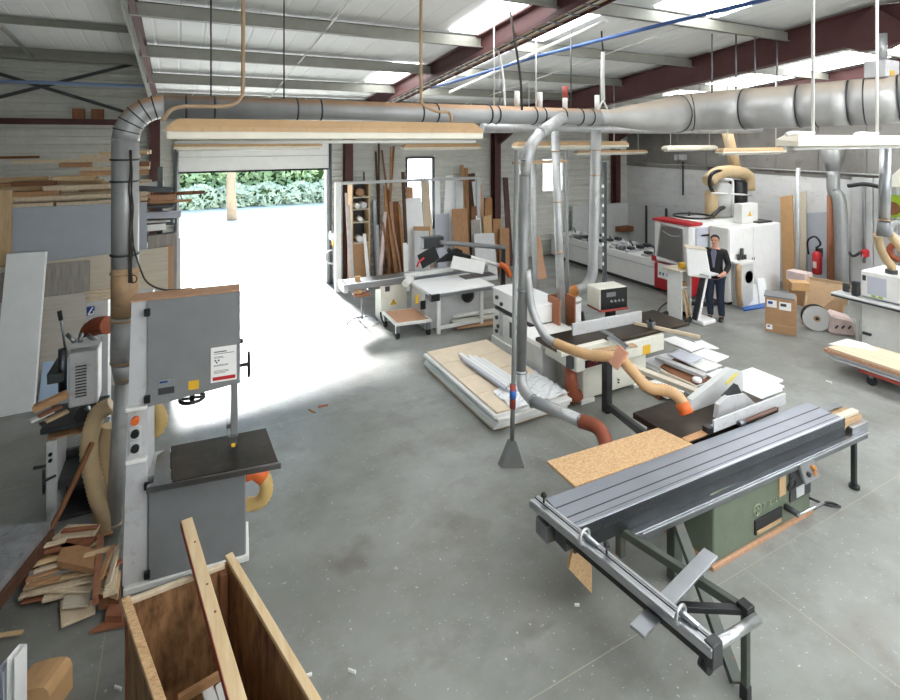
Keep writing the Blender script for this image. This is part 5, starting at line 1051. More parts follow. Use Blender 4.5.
# cabinet
cbx = (4.06, 5.52, 2.92, 3.62)
cab = W(cbx[0], cbx[1], cbx[2], cbx[3], .04, .53, 'cabinet', 'olive', .01); W(cbx[0]+.0, cbx[1], cbx[2]+.03, cbx[3], .53, .62, 'cabinet_top', 'olive', .006, cab)
W(cbx[0]-.03, cbx[1]+.02, cbx[2]-.02, cbx[3]+.02, 0, .04, 'wooden_plinth', 'beech', .004)
W(4.62, 5.03, 2.905, 2.925, .10, .23, 'chip_opening', 'black_plastic', .002, cab)
W(4.64, 5.01, 2.90, 2.906, .10, .135, 'sawdust', 'galv_tan', .0, cab)
em = MB(); em.ring((4.66, 2.915, .315), (0, 1, 0), .05, .007, 20, 6); em.box(4.65, 4.67, 2.911, 2.92, .27, .36, 0); em.box(4.625, 4.695, 2.911, 2.92, .308, .322, 0); em.build('emblem', 'olive_light', cab)
for k_ in range(6):
    x = 4.75+k_*.047
    m = MB(); m.box(x, x+.008, 2.911, 2.92, .295, .34, 0); m.box(x+(.024 if k_ % 2 else 0), x+(.032 if k_ % 2 else .03), 2.911, 2.92, .295 if k_ % 2 else (.295 if k_ % 3 else .332), .34 if k_ % 2 else (.303 if k_ % 3 else .34), 0); m.build('raised_letter', 'olive_light', cab)
W(4.99, 5.09, 2.905, 2.92, .33, .53, 'wood_plate', 'pine_z', .002, cab)
W(5.16, 5.5, 2.905, 2.922, .22, .50, 'side_plate', 'dark_grey', .003, cab); W(5.25, 5.38, 2.898, 2.908, .24, .34, 'worn_patch', 'light_grey', .02, cab)
pb_ = MB().box(-.12, .12, -.02, .02, -.09, .09, .008).build('switch_box', 'mid_grey', cab, xf=Matrix.Translation((5.37, 2.86, .50)) @ Matrix.Rotation(math.radians(-20), 4, 'X'))
for x, z, mt in ((5.32, .49, 'black_plastic'), (5.41, .525, 'orange_hose'), (5.42, .475, 'orange_hose')): MB().cyl((x, 2.815, z), (x, 2.85, z), .022, seg=14).build('knob', mt, pb_)
MB().ring((5.12, 2.87, .43), (0, 1, .2), .06, .01, 18, 6).build('crank', 'black_plastic', cab); MB().cyl((5.08, 2.8, .2), (5.42, 2.75, .24), .012, seg=8).build('lever_rod', 'chrome', cab); MB().cyl((5.1, 2.92, .2), (5.1, 2.8, .2), .03, seg=10).build('lever_hub', 'dark_grey', cab)
MB().tube(smooth([(5.4, 2.86, .22), (5.6, 2.8, .12), (5.85, 2.82, .02), (5.8, 2.92, .012), (5.5, 2.93, .012)], 18), .012, 8).build('power_cable', 'black_plastic', fs)
# cast table, rip fence, blade guard and hood
W(4.25, 5.75, 3.36, 4.0, h-.07, h-.006, 'saw_table', 'iron', .006); W(4.4, 5.5, 3.45, 3.95, .5, h-.07, 'table_ribs', 'dark_grey', .01); W(4.3, 4.75, 3.36, 3.43, h-.006, h+.006, 'table_insert', 'edge_wood', .002)
W(4.66, 5.86, 3.345, 3.365, h, h+.12, 'rip_fence', 'light_grey', .003); W(4.62, 5.86, 3.365, 3.40, h, h+.05, 'fence_rail', 'steel', .003)
MB().cyl((5.05, 3.315, h+.02), (5.6, 3.30, h+.035), .018).build('rusty_bar', 'rust_dark', fs); MB().cyl((5.0, 3.317, h+.02), (5.08, 3.314, h+.02), .026).build('bar_collar', 'steel', fs)
Y3 = 3.75
def pp(*pts): return [(PY(x, y, Y3).x, PY(x, y, Y3).z) for x, y in pts]
hood = MB().prism(pp((686, 412), (690, 399), (729, 368), (740, 371), (741, 389), (699, 424), (690, 424)), Y3-.03, Y3+.04).build('extraction_hood', 'pale_grey', fs)
q = PY(735, 379, Y3-.03); MB().beam(PY(726, 384, Y3-.032), PY(737, 373.5, Y3-.032), .045, .004, (0, 0, 1), 0).build('yellow_sticker', 'yellow_pale', hood)
Y3 = 3.5
MB().prism(pp((715, 418), (717, 404), (726, 396), (743, 393), (753, 402), (755, 411)), Y3-.025, Y3+.025).build('blade_guard', 'light_grey', fs)
MB().prism(pp((725, 398), (738, 385), (742, 393), (736, 399)), Y3, Y3+.05).build('guard_arm', 'steel_dark', fs)
MB().cyl(PY(713, 417, 3.6), PY(722, 413, 3.6), .05).build('guard_knob', 'dark_grey', fs)
W(4.58, 4.66, 3.35, 3.42, h, h+.06, 'fence_foot', 'black_plastic')
# chipboard extension and its supporting board
ost = MB().slab([G(547, 461, h), G(658, 427.5, h), G(693, 444, h), G(575, 486, h), ], (0, 0, -1), .025).build('extension_board', 'osb', fs)
MB().slab([V((2.56, 3.02, .50)), V((2.95, 3.2, .02)), V((2.95, 3.2, .24)), V((2.62, 3.02, .70))], (0, 1, 0), .03).build('support_board', 'osb', fs)
W(3.02, 3.07, 3.4, 3.45, .0, h-.025, 'extension_leg', 'chipboard')
# outrigger
A0, A1 = V((3.08, 3.06, .60)), V((3.31, 2.15, .58))
MB().beam(A0, A1, .05, .06, (1, 0, 0)).build('outrigger_arm', 'olive_dark', fs); MB().beam(V((3.66, 2.98, .54)), V((3.30, 2.2, .06)), .09, .04, (1, 0, 0)).build('diagonal_strut', 'olive_dark', fs)
MB().beam(V((2.82, 2.42, .60)), V((3.29, 2.17, .58)), .04, .05, (0, 0, 1)).build('outrigger_brace', 'black_plastic', fs)
W(3.285, 3.33, 2.125, 2.17, .04, .56, 'outrigger_leg', 'olive_dark'); W(3.28, 3.335, 2.12, 2.175, 0, .1, 'leg_foot', 'black_plastic'); W(3.27, 3.35, 2.11, 2.19, .56, .63, 'pivot_block', 'black_plastic')
W(3.62, 3.72, 2.96, 3.04, .02, .6, 'support_post', 'olive_dark'); W(3.06, 3.12, 3.0, 3.06, .4, .62, 'arm_bracket', 'olive_dark')
# cross fence
C0, C1 = G(534, 501, .80), G(716, 650, .76)
d = (C1-C0).normalized(); sd = V((-d.y, d.x, 0)).normalized()
cf = MB().beam(C0, C1, .11, .05, sd).build('cross_fence', 'alu_y', fs)
for o_, mt in ((-.038, 'chrome'), (.008, 'black_plastic'), (.036, 'chrome')): MB().beam(C0+sd*o_+V((0, 0, .027)), C1+sd*o_+V((0, 0, .027)), .022 if mt != 'black_plastic' else .008, .006, sd).build('fence_rail', mt, cf)
MB().beam(C0+d*.35+V((0, 0, -.055)), C1+V((0, 0, -.055)), .07, .06, sd).build('fence_underside', 'black_plastic', cf)
for t in (.36, .86):
    p = C0.lerp(C1, t)+V((0, 0, .06)); MB().ring(p-sd*.02, d, .052, .01, 20, 8).build('flip_stop', 'chrome', cf)
    MB().beam(p+sd*.0-d*.03, p+d*.09+sd*.02-V((0, 0, .03)), .025, .03, sd).build('stop_arm', 'chrome', cf)
for t in (.06, .47):
    p = C0.lerp(C1, t)+V((0, 0, .03))+sd*.02; MB().lathe(p, [(.008, 0), (.008, .045), (.022, .05), (.022, .07), (.01, .08)], 14).build('clamp_knob', 'black_plastic', cf)
p = C0+d*.12-sd*(-.0)+V((0, 0, -.1)); MB().box(p.x-.06, p.x+.02, p.y-.1, p.y+.04, p.z-.08, p.z+.05).build('end_bracket', 'steel', cf); p = C0.lerp(C1, .2); MB().box(p.x-.03, p.x+.04, p.y-.08, p.y+.05, p.z-.15, p.z-.02).build('slide_block', 'dark_grey', cf)
MB().cyl(V((2.74, 2.0, .71)), V((3.2, 2.0, .70)), .03).build('roller', 'chrome', fs); MB().box(C1.x-.04, C1.x+.05, C1.y-.01, C1.y+.05, C1.z-.1, C1.z+.04).build('roller_bracket', 'dark_grey', fs)
MB().cyl(C1+V((-.02, .02, -.12)), C1+V((-.02, .08, -.12)), .035).build('swivel', 'black_plastic', fs)
# flat stop bar resting across the fence
b0, b1 = G(637, 632, .70), G(711, 553, .72); one('flat_bar', MB().beam(b0, b1, .1, .022, (0, 1, 0)), 'zinc', 'flat grey metal bar lying crosswise under the fence of the format saw', 'bar')
# ------------------------------------------------------------------ steel support frame beside the planer
sf = thing('support_frame', 'black steel post and rail frame carrying a pale bar, before the planer', 'frame', G(607, 412))
g = G(607, 412); MB().box(g.x-.05, g.x+.05, g.y-.05, g.y+.05, 0, .76).build('post', 'steel_dark', sf)
MB().beam(V((g.x, g.y, .10)), V((4.55, 4.02, .42)), .06, .09, (1, 0, 0)).build('rail', 'steel_dark', sf)
a, b = G(601, 347, .82), G(690, 387, .82); a = V((g.x-.1, g.y+.03, .79)); b = a+V((1.35, -.1, 0))
MB().beam(a, G(700, 393, .8), .09, .05, (0, 1, 0)).build('top_bar', 'cream_wood', sf); MB().beam(a+V((-.05, .05, .03)), a+V((.6, -.05, .03)), .12, .02, (0, 1, 0)).build('slide_plate', 'galv_tan', sf)
# ------------------------------------------------------------------ pile of white boards
pt = thing('pallet', 'low trestle pallet carrying the pile of white boards right of the planer', 'pallet', (6.75, 5.25, 0))
for y in (4.6, 5.2, 5.85): MB().box(6.0 if y < 5.3 else 6.55, 7.5, y-.05, y+.05, 0, .07).build('runner', 'brown_wood', pt)
LY = [(6.15, 7.66, 4.42, 5.0, .072, .03), (6.15, 7.72, 4.43, 4.98, .104, .03), (6.2, 7.62, 4.45, 4.95, .136, .03), (6.25, 7.76, 4.47, 4.93, .168, .03), (6.0, 7.3, 5.02, 5.4, .072, .04), (6.0, 7.35, 5.05, 5.4, .114, .04), (6.5, 7.4, 5.48, 5.95, .072, .05), (6.52, 7.42, 5.5, 5.95, .124, .05)]
LN = ['lowest of the long white boards at the right end of the pile', 'second of the long white boards from the bottom at the right end', 'third of the long white boards from the bottom at the right end', 'top one of the long white boards at the right end of the pile', 'lower middle white board of the pile', 'upper middle white board of the pile', 'lower white board at the back of the pile', 'upper white board at the back of the pile']
for (x0, x1, y0, y1, z, t), lb in zip(LY, LN): one('white_board', MB().box(x0, x1, y0, y1, z, z+t, .003), 'white_melamine', lb, 'board')
PB = [([(661, 339), (691, 351), (705, 346), (675, 336)], .34, 'white_clean', 'white sheet on top at the far left of the white board pile'), ([(694, 341.5), (706, 348), (719, 348), (702, 340)], .30, 'white_melamine', 'white sheet at the far right corner of the pile'),
      ([(667, 354), (690, 363), (704, 357), (679, 350)], .32, 'lavender_board', 'bluish white sheet in the middle of the pile'), ([(691, 353), (716, 362), (729, 356), (705, 348)], .28, 'white_clean', 'white sheet at the right middle of the pile'),
      ([(689, 364), (705, 371), (722, 365), (701, 358)], .26, 'white_paint', 'cream white sheet at the near middle of the pile'), ([(706, 374), (720, 381), (736, 372), (721, 368)], .24, 'white_melamine', 'white sheet at the near end of the pile, beside the saw hood'),
      ([(655, 377), (683, 396), (706, 385), (676, 369)], .12, 'white_melamine', 'white board lying lower at the left front of the pile'), ([(660, 366), (693, 387), (712, 378), (676, 357)], .20, 'brown_wood', 'brown board between the white ones at the left of the pile')]
for q, hh, mt, lb in PB:
    one('white_sheet' if mt != 'brown_wood' else 'brown_board', MB().slab([G(x, y, hh) for x, y in q], (0, 0, -1), .02), mt, lb, 'board')
one('grey_board', MB().slab([G(655, 357, .27), G(704, 376, .27), G(707, 373, .27), G(658, 355, .27)], (0, 0, -1), .05), 'light_grey', 'long narrow grey board along the left of the white board pile', 'board')
one('wood_strip', MB().beam(G(660, 371, .24), G(695, 387, .24), .05, .03, (0, 0, 1)), 'cream_wood', 'pale square strip lying on the brown board of the pile', 'strip')
mt_ = MB(); a, b = G(686, 395, .22), G(712, 384, .22); 
for o_ in (-.03, .03): mt_.beam(a+V((0, o_, 0)), b+V((0, o_, 0)), .012, .06, (0, 1, 0))
mt_.beam(a+V((0, 0, .028)), b+V((0, 0, .028)), .06, .006, (0, 1, 0)); one('metal_section', mt_, 'steel', 'hollow grey metal section lying in front of the white pile, near the saw hood', 'metal section')
q = G(697, 380, .24); one('paper_cup', MB().lathe((q.x, q.y, .221), [(.06, 0), (.07, .03), (.05, .05), (.02, .06)], 14), 'white_clean', 'small white round cap lying on the brown board of the pile', 'cap')
# small litter on the floor
for i, (x, y, dx, dy, mt, lb) in enumerate(((323, 406, 10, -2, 'rust_hose', 'rust-coloured splinter on the floor right of the band saw'), (312, 411, 7, 3, 'edge_wood', 'light brown splinter left of the rust-coloured one on the floor'), (352, 671, 8, 3, 'paper', 'white shaving on the floor in the foreground right of the crate'), (309, 675, 6, -2, 'paper', 'small white chip on the floor near the crate'), (577, 605, 5, 0, 'paper', 'white chip on the floor under the sliding table end'), (829, 382, 6, 2, 'paper', 'white scrap on the floor left of the board cart'), (118, 688, 7, 3, 'paper', 'white curl of shaving left of the crate'))):
    a, b = G(x-dx/2, y-dy/2, .008), G(x+dx/2, y+dy/2, .008); one('splinter', MB().beam(a, b, .025, .012, (0, 0, 1)), mt, lb, 'splinter')
# ================================================================== RIGHT BACK: CNC CENTRE
cn = thing('cnc_machine', 'white machining centre with red-trimmed tinted hood and long bed along the right wall', 'cnc machine', (11, 9, 0))
def W8(x0, x1, y0, y1, z0, z1, name, mat, bev=.012, par=None): return MB().box(x0, x1, y0, y1, z0, z1, bev).build(name, mat, par or cn)
W8(10.22, 11.3, 8.9, 12.9, .10, .74, 'bed', 'white_clean'); W8(10.3, 11.3, 8.9, 12.8, 0, .10, 'bed_plinth', 'dark_grey', 0)
W8(10.2, 10.24, 8.9, 12.8, .55, .57, 'bed_line', 'light_grey', 0)
for k_ in range(6):
    y = 9.3+k_*.55
    W8(10.25, 11.25, y-.07, y+.07, .745, .80, 'cross_rail', 'light_grey', .004)
    for x in (10.42, 10.74, 11.04): q = R.uniform(-.04, .04); MB().box(x-.08, x+.08, y-.08+q, y+.08+q, .80, .84+R.random()*.05, .01).build('suction_pod', ('steel_dark', 'light_grey', 'dark_grey')[(k_+int(x*10)) % 3], cn)
    if k_ in (1, 3, 4): MB().cyl((10.34, y+.16, .80), (10.34, y+.4, .80), .07, seg=12).build('rail_motor', 'steel', cn)
for k_ in range(5): y = 9.2+k_*.75; MB().tube(smooth([(10.6, y, .85), (10.7, y+.2, .95), (10.9, y+.4, .86)], 8), .018, 6).build('air_hose', 'black_plastic', cn)
# hood
W8(10.2, 11.9, 7.9, 8.95, .72, 1.72, 'hood', 'white_clean', .06); hb = W8(10.19, 11.0, 7.95, 8.93, .08, .70, 'lower_cover', 'red_paint', .03)
W8(10.17, 10.6, 7.88, 8.97, 1.70, 1.77, 'red_top_trim', 'red_paint', .02)
gl = MB().slab([V((10.195, 8.05, .82)), V((10.195, 8.83, .86)), V((10.195, 8.72, 1.66)), V((10.195, 8.1, 1.62))], (-1, 0, 0), .02, .004).build('tinted_window', 'tinted_glass', cn)
MB().slab([V((10.198, 8.1, .84)), V((10.198, 8.8, .87)), V((10.198, 8.7, 1.62)), V((10.198, 8.13, 1.6))], (-1, 0, 0), .003, 0).build('window_back', 'light_grey', cn)
MB().tube(smooth([(10.17, 8.65, 1.5), (10.16, 8.4, 1.42), (10.17, 8.15, 1.45)], 10), .012, 6).build('inner_hose', 'light_grey', cn)
p, q = PX(658, 277, 10.18), PX(671, 266, 10.18); MB().box(10.165, 10.19, q.y, p.y, p.z, q.z, .004).build('label_plate', 'paper', hb)
for t in (.2, .5, .75): y = q.y+(p.y-q.y)*t; MB().box(10.162, 10.166, y, y+.04, p.z+.08, p.z+.14, 0).build('label_mark', 'sign_blue', hb)
W8(10.19, 10.23, 8.85, 9.0, .72, .85, 'red_bumper', 'red_paint', .02)
W8(10.35, 10.75, 7.86, 7.92, .8, 1.66, 'grey_corner', 'lavender_board', .02)
W8(10.9, 12.7, 8.02, 8.9, .05, 1.74, 'machine_body', 'white_clean', .05)
MB().box(10.5, 11.0, 7.86, 7.9, 1.45, 1.50, .004).build('wood_coloured_strip', 'rust_hose', cn)
# ring of hose lying on top
one('cable_ring', MB().ring((10.9, 8.4, 1.83), (0, 0, 1), .42, .025, 36, 8), 'black_plastic', 'black hose laid in a flat ring on top of the red-trimmed hood', 'hose')
cbn = thing('control_cabinet', 'tall double-door white electrical cabinet right of the man', 'cabinet', (11.2, 7.3, 0))
MB().box(10.75, 12.66, 7.38, 7.84, .05, 1.70, .012).build('body', 'white_paint', cbn); MB().box(10.78, 12.63, 7.4, 7.83, 0, .05, 0).build('plinth', 'dark_grey', cbn)
for x0, x1 in ((10.77, 11.6), (11.62, 12.65)): dr = MB().box(x0, x1, 7.355, 7.38, .08, 1.68, .008).build('door', 'white_clean', cbn); MB().box(x1-.04 if x0 < 11 else x0+.02, x1-.025 if x0 < 11 else x0+.035, 7.345, 7.355, .9, .98).build('handle', 'dark_grey', dr)
MB().box(11.25, 11.45, 7.35, 7.354, 1.38, 1.58, 0).build('paper_notice', 'paper', cbn)
MB().box(12.0, 12.5, 7.45, 7.8, 1.70, 1.74).build('cable_tray', 'steel_dark', cbn)
eb = thing('switch_box', 'small white switch box with yellow warning triangle on top of the cabinet', 'switch box', (11.8, 7.7, 1.705))
a, b = PY(742, 222, 7.6), PY(758, 203, 7.6); MB().box(a.x, b.x, 7.6, 7.8, 1.703, b.z, .01).build('box', 'white_paint', eb)
q = PY(750, 214, 7.59); MB().prism([(q.x-.06, q.z-.05), (q.x+.06, q.z-.05), (q.x, q.z+.06)], 7.585, 7.602).build('warning_triangle', 'yellow', eb)
one('brown_carton', MB().box(*(lambda a, b: (a.x, b.x, 7.8, 8.1, a.z, b.z))(PY(772, 224, 7.8), PY(780, 213, 7.8))), 'mdf_brown', 'small brown carton on the wall side, right of the switch box', 'carton') if 0 else None
# vacuum pump group
vp = thing('vacuum_pump', 'pump group with dark motors, white pipe frame and fat tan duct on the machine body', 'pump', (11.5, 8.2, 1.7))
Yv = 8.3
def vy(x, y, Y=Yv): return PY(x, y, Y)
a, b = vy(716, 218), vy(738, 185); 
for x0, x1, y0, y1, mt in ((711, 719, 217, 190, 'beige_hose'), (719, 731, 217, 182, 'pale_grey'), (736, 747, 214, 180, 'black_plastic'), (727, 737, 217, 205, 'steel_dark')):
    p, q = vy(x0, y0), vy(x1, y1); c = (p.x+q.x)/2; r = (q.x-p.x)/2; z0 = 1.745
    MB().lathe((c, Yv+.1, z0), [(r*.7, 0), (r, .04), (r, q.z-z0-.06), (r*.6, q.z-z0)], 18).build('motor' if mt != 'beige_hose' else 'filter', mt, vp)
MB().tube(smooth([vy(708, 182, Yv+.1), vy(718, 173, Yv+.1), vy(735, 172, Yv+.1), vy(747, 176, Yv+.1), vy(749, 190, Yv+.1)], 16), .16, 16).build('tan_duct', 'beige_hose', vp)
MB().tube(smooth([vy(716, 196), vy(710, 186), vy(711, 175), vy(719, 171), vy(727, 174)], 16), .045, 10).build('black_hose', 'black_plastic', vp)
m = MB(); m.cyl(vy(733, 218, Yv-.1), vy(733, 184, Yv-.1), .03, seg=10); m.tube(smooth([vy(733, 186, Yv-.1), vy(732, 180, Yv-.1), vy(724, 179, Yv-.1)], 8), .03, 10); m.cyl(vy(712, 193, Yv-.1), vy(751, 195, Yv-.1), .025, seg=10); m.build('pipe_frame', 'white_clean', vp)
MB().tube(smooth([vy(712, 217, Yv-.05), vy(722, 208, Yv-.05), vy(742, 204, Yv-.05)], 8), .05, 8).build('arm', 'dark_grey', vp)
one('flue', MB().tube([PY(737, 174, 8.6), PY(733, 156, 8.6), PY(727, 132, 8.6)], .13, 14), 'beige_hose', 'tan duct rising from the pump group up behind the big duct', 'duct')
# operator console and the man
K = thing('operator_console', 'white operator console on a slanted black and white leg, in front of the man', 'console', G(700, 320))
g = G(699, 321)
ax = LF((PZ(698, 262, 10.5).x, PZ(698, 262, 10.5).y, 0), -40); zc = PZ(698, 262, 10.5).z
MB().hexa([ax @ V(p) for p in ((-.22, -.13, zc-.27), (.22, -.13, zc-.30), (.25, .14, zc-.30), (-.2, .14, zc-.27), (-.26, -.13, zc+.30), (.13, -.13, zc+.27), (.15, .14, zc+.27), (-.25, .14, zc+.30))], .02).build('monitor_housing', 'white_clean', K)
MB().hexa([ax @ V(p) for p in ((-.26, -.14, zc+.295), (.14, -.14, zc+.265), (.16, .15, zc+.265), (-.25, .15, zc+.295), (-.26, -.14, zc+.315), (.14, -.14, zc+.285), (.16, .15, zc+.285), (-.25, .15, zc+.315))], .005).build('housing_top', 'cream_wood', K)
kb = PZ(711, 273, 10.3); MB().box(kb.x-.2, kb.x+.1, kb.y-.1, kb.y+.1, kb.z-.03, kb.z).build('keyboard_shelf', 'pale_grey', K)
base = G(700, 322); MB().box(base.x-.16, base.x+.22, base.y-.2, base.y+.2, 0, .09, .02).build('base', 'white_clean', K)
l0, l1 = V((base.x-.12, base.y, .08)), ax @ V((.12, 0, zc-.28)); MB().beam(l0, l1, .09, .12, (1, 0, 0)).build('leg', 'white_clean', K); MB().beam(l0+V((-.07, -.02, 0)), l1+V((-.07, -.02, 0)), .05, .1, (1, 0, 0)).build('leg_cover', 'black_plastic', K)
# small stand with yellow tape
tbs = thing('side_stand', 'open white stand with shelf beside the red machine hood', 'stand', G(681, 317))
g = G(681, 317); x0, x1 = g.x-.17, g.x+.13; zt = PZ(681, 268, 10.7).z
for x in (x0, x1-.03): MB().box(x, x+.03, g.y-.15, g.y+.2, 0, zt-.03).build('side_panel', 'white_paint', tbs)
MB().box(x0-.12, x1+.0, g.y-.2, g.y+.22, zt-.03, zt).build('top', 'cream_wood', tbs); MB().box(x0+.03, x1-.03, g.y-.1, g.y+.2, .62, .65).build('shelf', 'white_paint', tbs); MB().box(x0+.03, x1-.03, g.y+.17, g.y+.2, .02, zt-.04).build('back_panel', 'pale_grey', tbs)
one('tape_roll', MB().lathe((g.x, g.y-.05, zt+.001), [(.04, 0), (.09, .0), (.1, .05), (.09, .1), (.04, .1)], 18), 'yellow', 'yellow roll lying on the white stand by the machine hood', 'roll')
one('brown_block', MB().box(x0+.06, x1-.06, g.y-.08, g.y+.08, .652, .74), 'mdf_brown', 'brown block on the shelf of the white stand', 'block')
for i in (0, 1): one('wood_lath', MB().slab([V((g.x-.1+.09*i, g.y-.24, .004)), V((g.x-.05+.09*i, g.y-.24, .004)), V((g.x-.12+.07*i, g.y-.16, .62)), V((g.x-.16+.07*i, g.y-.16, .62))], (0, 1, 0), .02), 'pine_z', ('left', 'right')[i]+' pale lath leaning against the white stand', 'lath')
# floor hoses
one('floor_hose', MB().tube(smooth([G(668, 322, .05), G(662, 316, .05), G(672, 312, .05), G(690, 316, .05), G(684, 324, .05), G(672, 323, .05)], 30), .045, 10), 'rubber', 'thick black hose looped on the floor by the white stand', 'hose')
one('floor_cable', MB().tube(smooth([G(655, 318, .02), G(662, 306, .02), G(676, 300, .02), G(690, 309, .02)], 20), .012, 8), 'rubber', 'thin black cable snaking on the floor left of the white stand', 'cable')
one('floor_hose', MB().tube(smooth([G(690, 303, .05), G(705, 304, .05), G(722, 302, .05)], 16), .045, 10), 'rubber', 'black hose on the floor behind the man', 'hose')
# dust unit next to the cabinet
du = thing('dust_unit', 'grey-white unit with round black inlet and clutter on top, before the cabinet doors', 'machine', G(748, 306))
g = G(749, 307); zt = PZ(749, 265, 11.3).z
MB().box(g.x-.22, g.x+.2, g.y+.03, g.y+.25, 0, zt, .012).build('body', 'pale_grey', du); MB().box(g.x-.3, g.x+.24, g.y+.0, g.y+.27, zt, zt+.05).build('top', 'white_paint', du)
MB().lathe((g.x+.05, g.y+.03, PZ(749, 280, 11.2).z), [(.06, 0), (.14, 0), (.14, .05), (.06, .05)], 20, 'y').build('inlet', 'black_plastic', du)
MB().tube(smooth([V((g.x-.2, g.y+.1, zt)), V((g.x-.36, g.y+.0, zt-.1)), V((g.x-.36, g.y, .4)), V((g.x-.3, g.y, .08))], 14), .06, 10).build('side_hose', 'galv_tan', du)
for dx, hh in ((-.05, .12), (.06, .25), (.16, .1)): MB().cyl((g.x+dx, g.y+.2, zt+.05), (g.x+dx, g.y+.2, zt+.05+hh), .035, seg=10).build('handle', 'dark_grey', du)
for i, (T_, B_, lb) in enumerate((((746, 284), (756, 285), 'white board leaning on the dust unit, left of two'),)):
    pass
def lean2(label, TL, TR, BR_, BL_, back, mat='white_melamine', t=.03):
    q = [G(*BL_, .002), G(*BR_, .002)]; zt_ = None; out = []
    for (x, y), f in ((TR, q[1]), (TL, q[0])): out.append(PY(x, y, f.y+back))
    return one('leaning_board', MB().slab([q[0], q[1], out[0], out[1]], (0, 1, .02), t), mat, label, 'board')
lean2('left of two short white boards leaning on the dust unit', (746, 285), (756, 284), (759, 305), (748, 306.5), .1)
lean2('right of two short white boards leaning beside the dust unit', (757.5, 279), (765, 278), (768, 303), (760, 304), .18)
one('blue_strip', MB().slab([G(742, 307, .03), G(744, 310, .03), G(769, 306, .03), G(768, 302, .03)], (0, 0, -1), .025), 'blue', 'blue plank lying on the floor before the leaning white boards', 'plank')
# wall-side safety fence
for i, (x0, x1, lb) in enumerate(((570, 617, 'pale grey screen panel on the back wall, left of the corner'),)):
    a, b = PY(x0, 206, 13.0), PY(x1+8, 206, 13.0); pf = thing('screen_panel', lb, 'screen', ((a.x+b.x)/2, 12.87, 0)); MB().box(a.x, b.x, 12.86, 12.89, .02, a.z).build('sheet', 'pale_grey', pf); MB().box((a.x+b.x)/2-.2, (a.x+b.x)/2-.17, 12.83, 12.86, 0, a.z).build('post', 'steel_dark', pf)
fy = [PX(x, 210, 13.45).y for x in (622, 647, 667, 690)]
for i in range(3):
    pf = thing('screen_panel', ('pale grey screen panel along the right wall, next to the corner', 'pale grey screen panel along the right wall, between two dark posts', 'pale grey screen panel along the right wall, behind the red hood')[i], 'screen', (13.45, (fy[i]+fy[i+1])/2, 0))
    zt = PX(640, 205, 13.45).z; MB().box(13.44, 13.48, fy[i+1], fy[i], .02, zt).build('sheet', 'pale_grey', pf); MB().box(13.39, 13.44, fy[i+1]-.03, fy[i+1]+.03, 0, zt+.02).build('post', 'dark_grey', pf)
a, b = PY(619, 238, 12.7), PY(634, 231, 12.7); one('brown_carton', MB().box(a.x, b.x, 12.6, 12.9, max(.75, a.z), b.z+.02), 'brown_wood', 'brown carton on the far end of the machine bed', 'carton')
# junction boxes on the cladding, conduit down
jb = thing('junction_box', 'pair of grey junction boxes with conduit running down the painted block wall', 'junction box', PX(681, 158, 13.7))
for x0, x1 in ((675, 678), (680, 685)): p, q = PX(x0, 160, 13.7), PX(x1, 154.5, 13.7); MB().box(13.66, 13.79, q.y, p.y, p.z, q.z).build('box', 'light_grey', jb)
p, q = PX(683, 162, 13.75), PX(683, 195, 13.75); MB().cyl(p, q, .025, seg=8).build('conduit', 'steel_dark', jb)
tray = MB().cyl((13.74, 3.0, 2.88), (13.74, 12.8, 2.88), .02, seg=8); one('wall_conduit', tray, 'galv', 'long conduit fixed along the right wall just above the painted block', 'conduit')
# boards along the right wall
def wall_lean(label, TL, TR, xb0, xb1, Xt, Xb, mat, t=.03, name='leaning_board', cat='board'):
    f = [V((Xb, PX(x, 290, Xb).y, .004)) for x in (xb0, xb1)]; q = [f[0], f[1], PX(*TR, Xt), PX(*TL, Xt)]
    return one(name, MB().slab(q, (1, 0, .02), t), mat, label, cat)
wall_lean('wide tan board leaning on the right wall, right of the electrical cabinet', (780, 197), (792, 195), 783, 796, 13.5, 13.1, 'cardboard_pale')
wall_lean('pale board behind the slim grey post on the right wall', (800, 192), (806, 191), 800, 806, 13.6, 13.3, 'cream_wood')
wall_lean('large light grey panel behind the fire extinguisher', (806, 213), (827, 212), 806, 829, 13.6, 13.4, 'grey_board', .03, 'wall_panel', 'panel')
wall_lean('brown tall board left of the galvanised wall pipe', (828, 210), (838, 208), 829, 839, 13.3, 13.1, 'brown_wood', .05)
c = PX(831, 195, 13.3); one('tube', MB().cyl((13.3, c.y, 0), (13.3, c.y, PX(831, 195, 13.3).z), .08), 'brown_board', 'brown tube rising behind the tall brown board', 'tube')
for i, (y0, y1) in enumerate(((PX(852, 200, 13.7).y, PX(874, 200, 13.7).y), (PX(874, 200, 13.7).y, PX(898, 200, 13.7).y))):
    one('wall_panel', MB().box(13.68, 13.75, y1+.02, y0-.0, .02, PX(870, 178, 13.7).z), 'pale_grey', ('left', 'right')[i]+' of two large pale grey sheets covering the right wall behind the edgebander', 'panel')
p = PX(864, 178, 13.62); one('wall_pipe', MB().cyl((13.62, p.y, .9), (13.62, p.y, PX(864, 182, 13.62).z), .03, seg=8), 'mid_grey', 'thin grey pipe down the pale sheets above the red wall outlet', 'pipe')
fe = thing('fire_extinguisher', 'red fire extinguisher with black hose hanging on the grey panel', 'fire extinguisher', PX(818, 275, 13.25)); p0, p1 = PX(817, 274, 13.2), PX(817, 251, 13.2)
MB().lathe((13.2, p0.y, p0.z), [(.085, 0), (.1, .03), (.1, p1.z-p0.z-.08), (.06, p1.z-p0.z-.02), (.035, p1.z-p0.z)], 20).build('bottle', 'red_paint', fe)
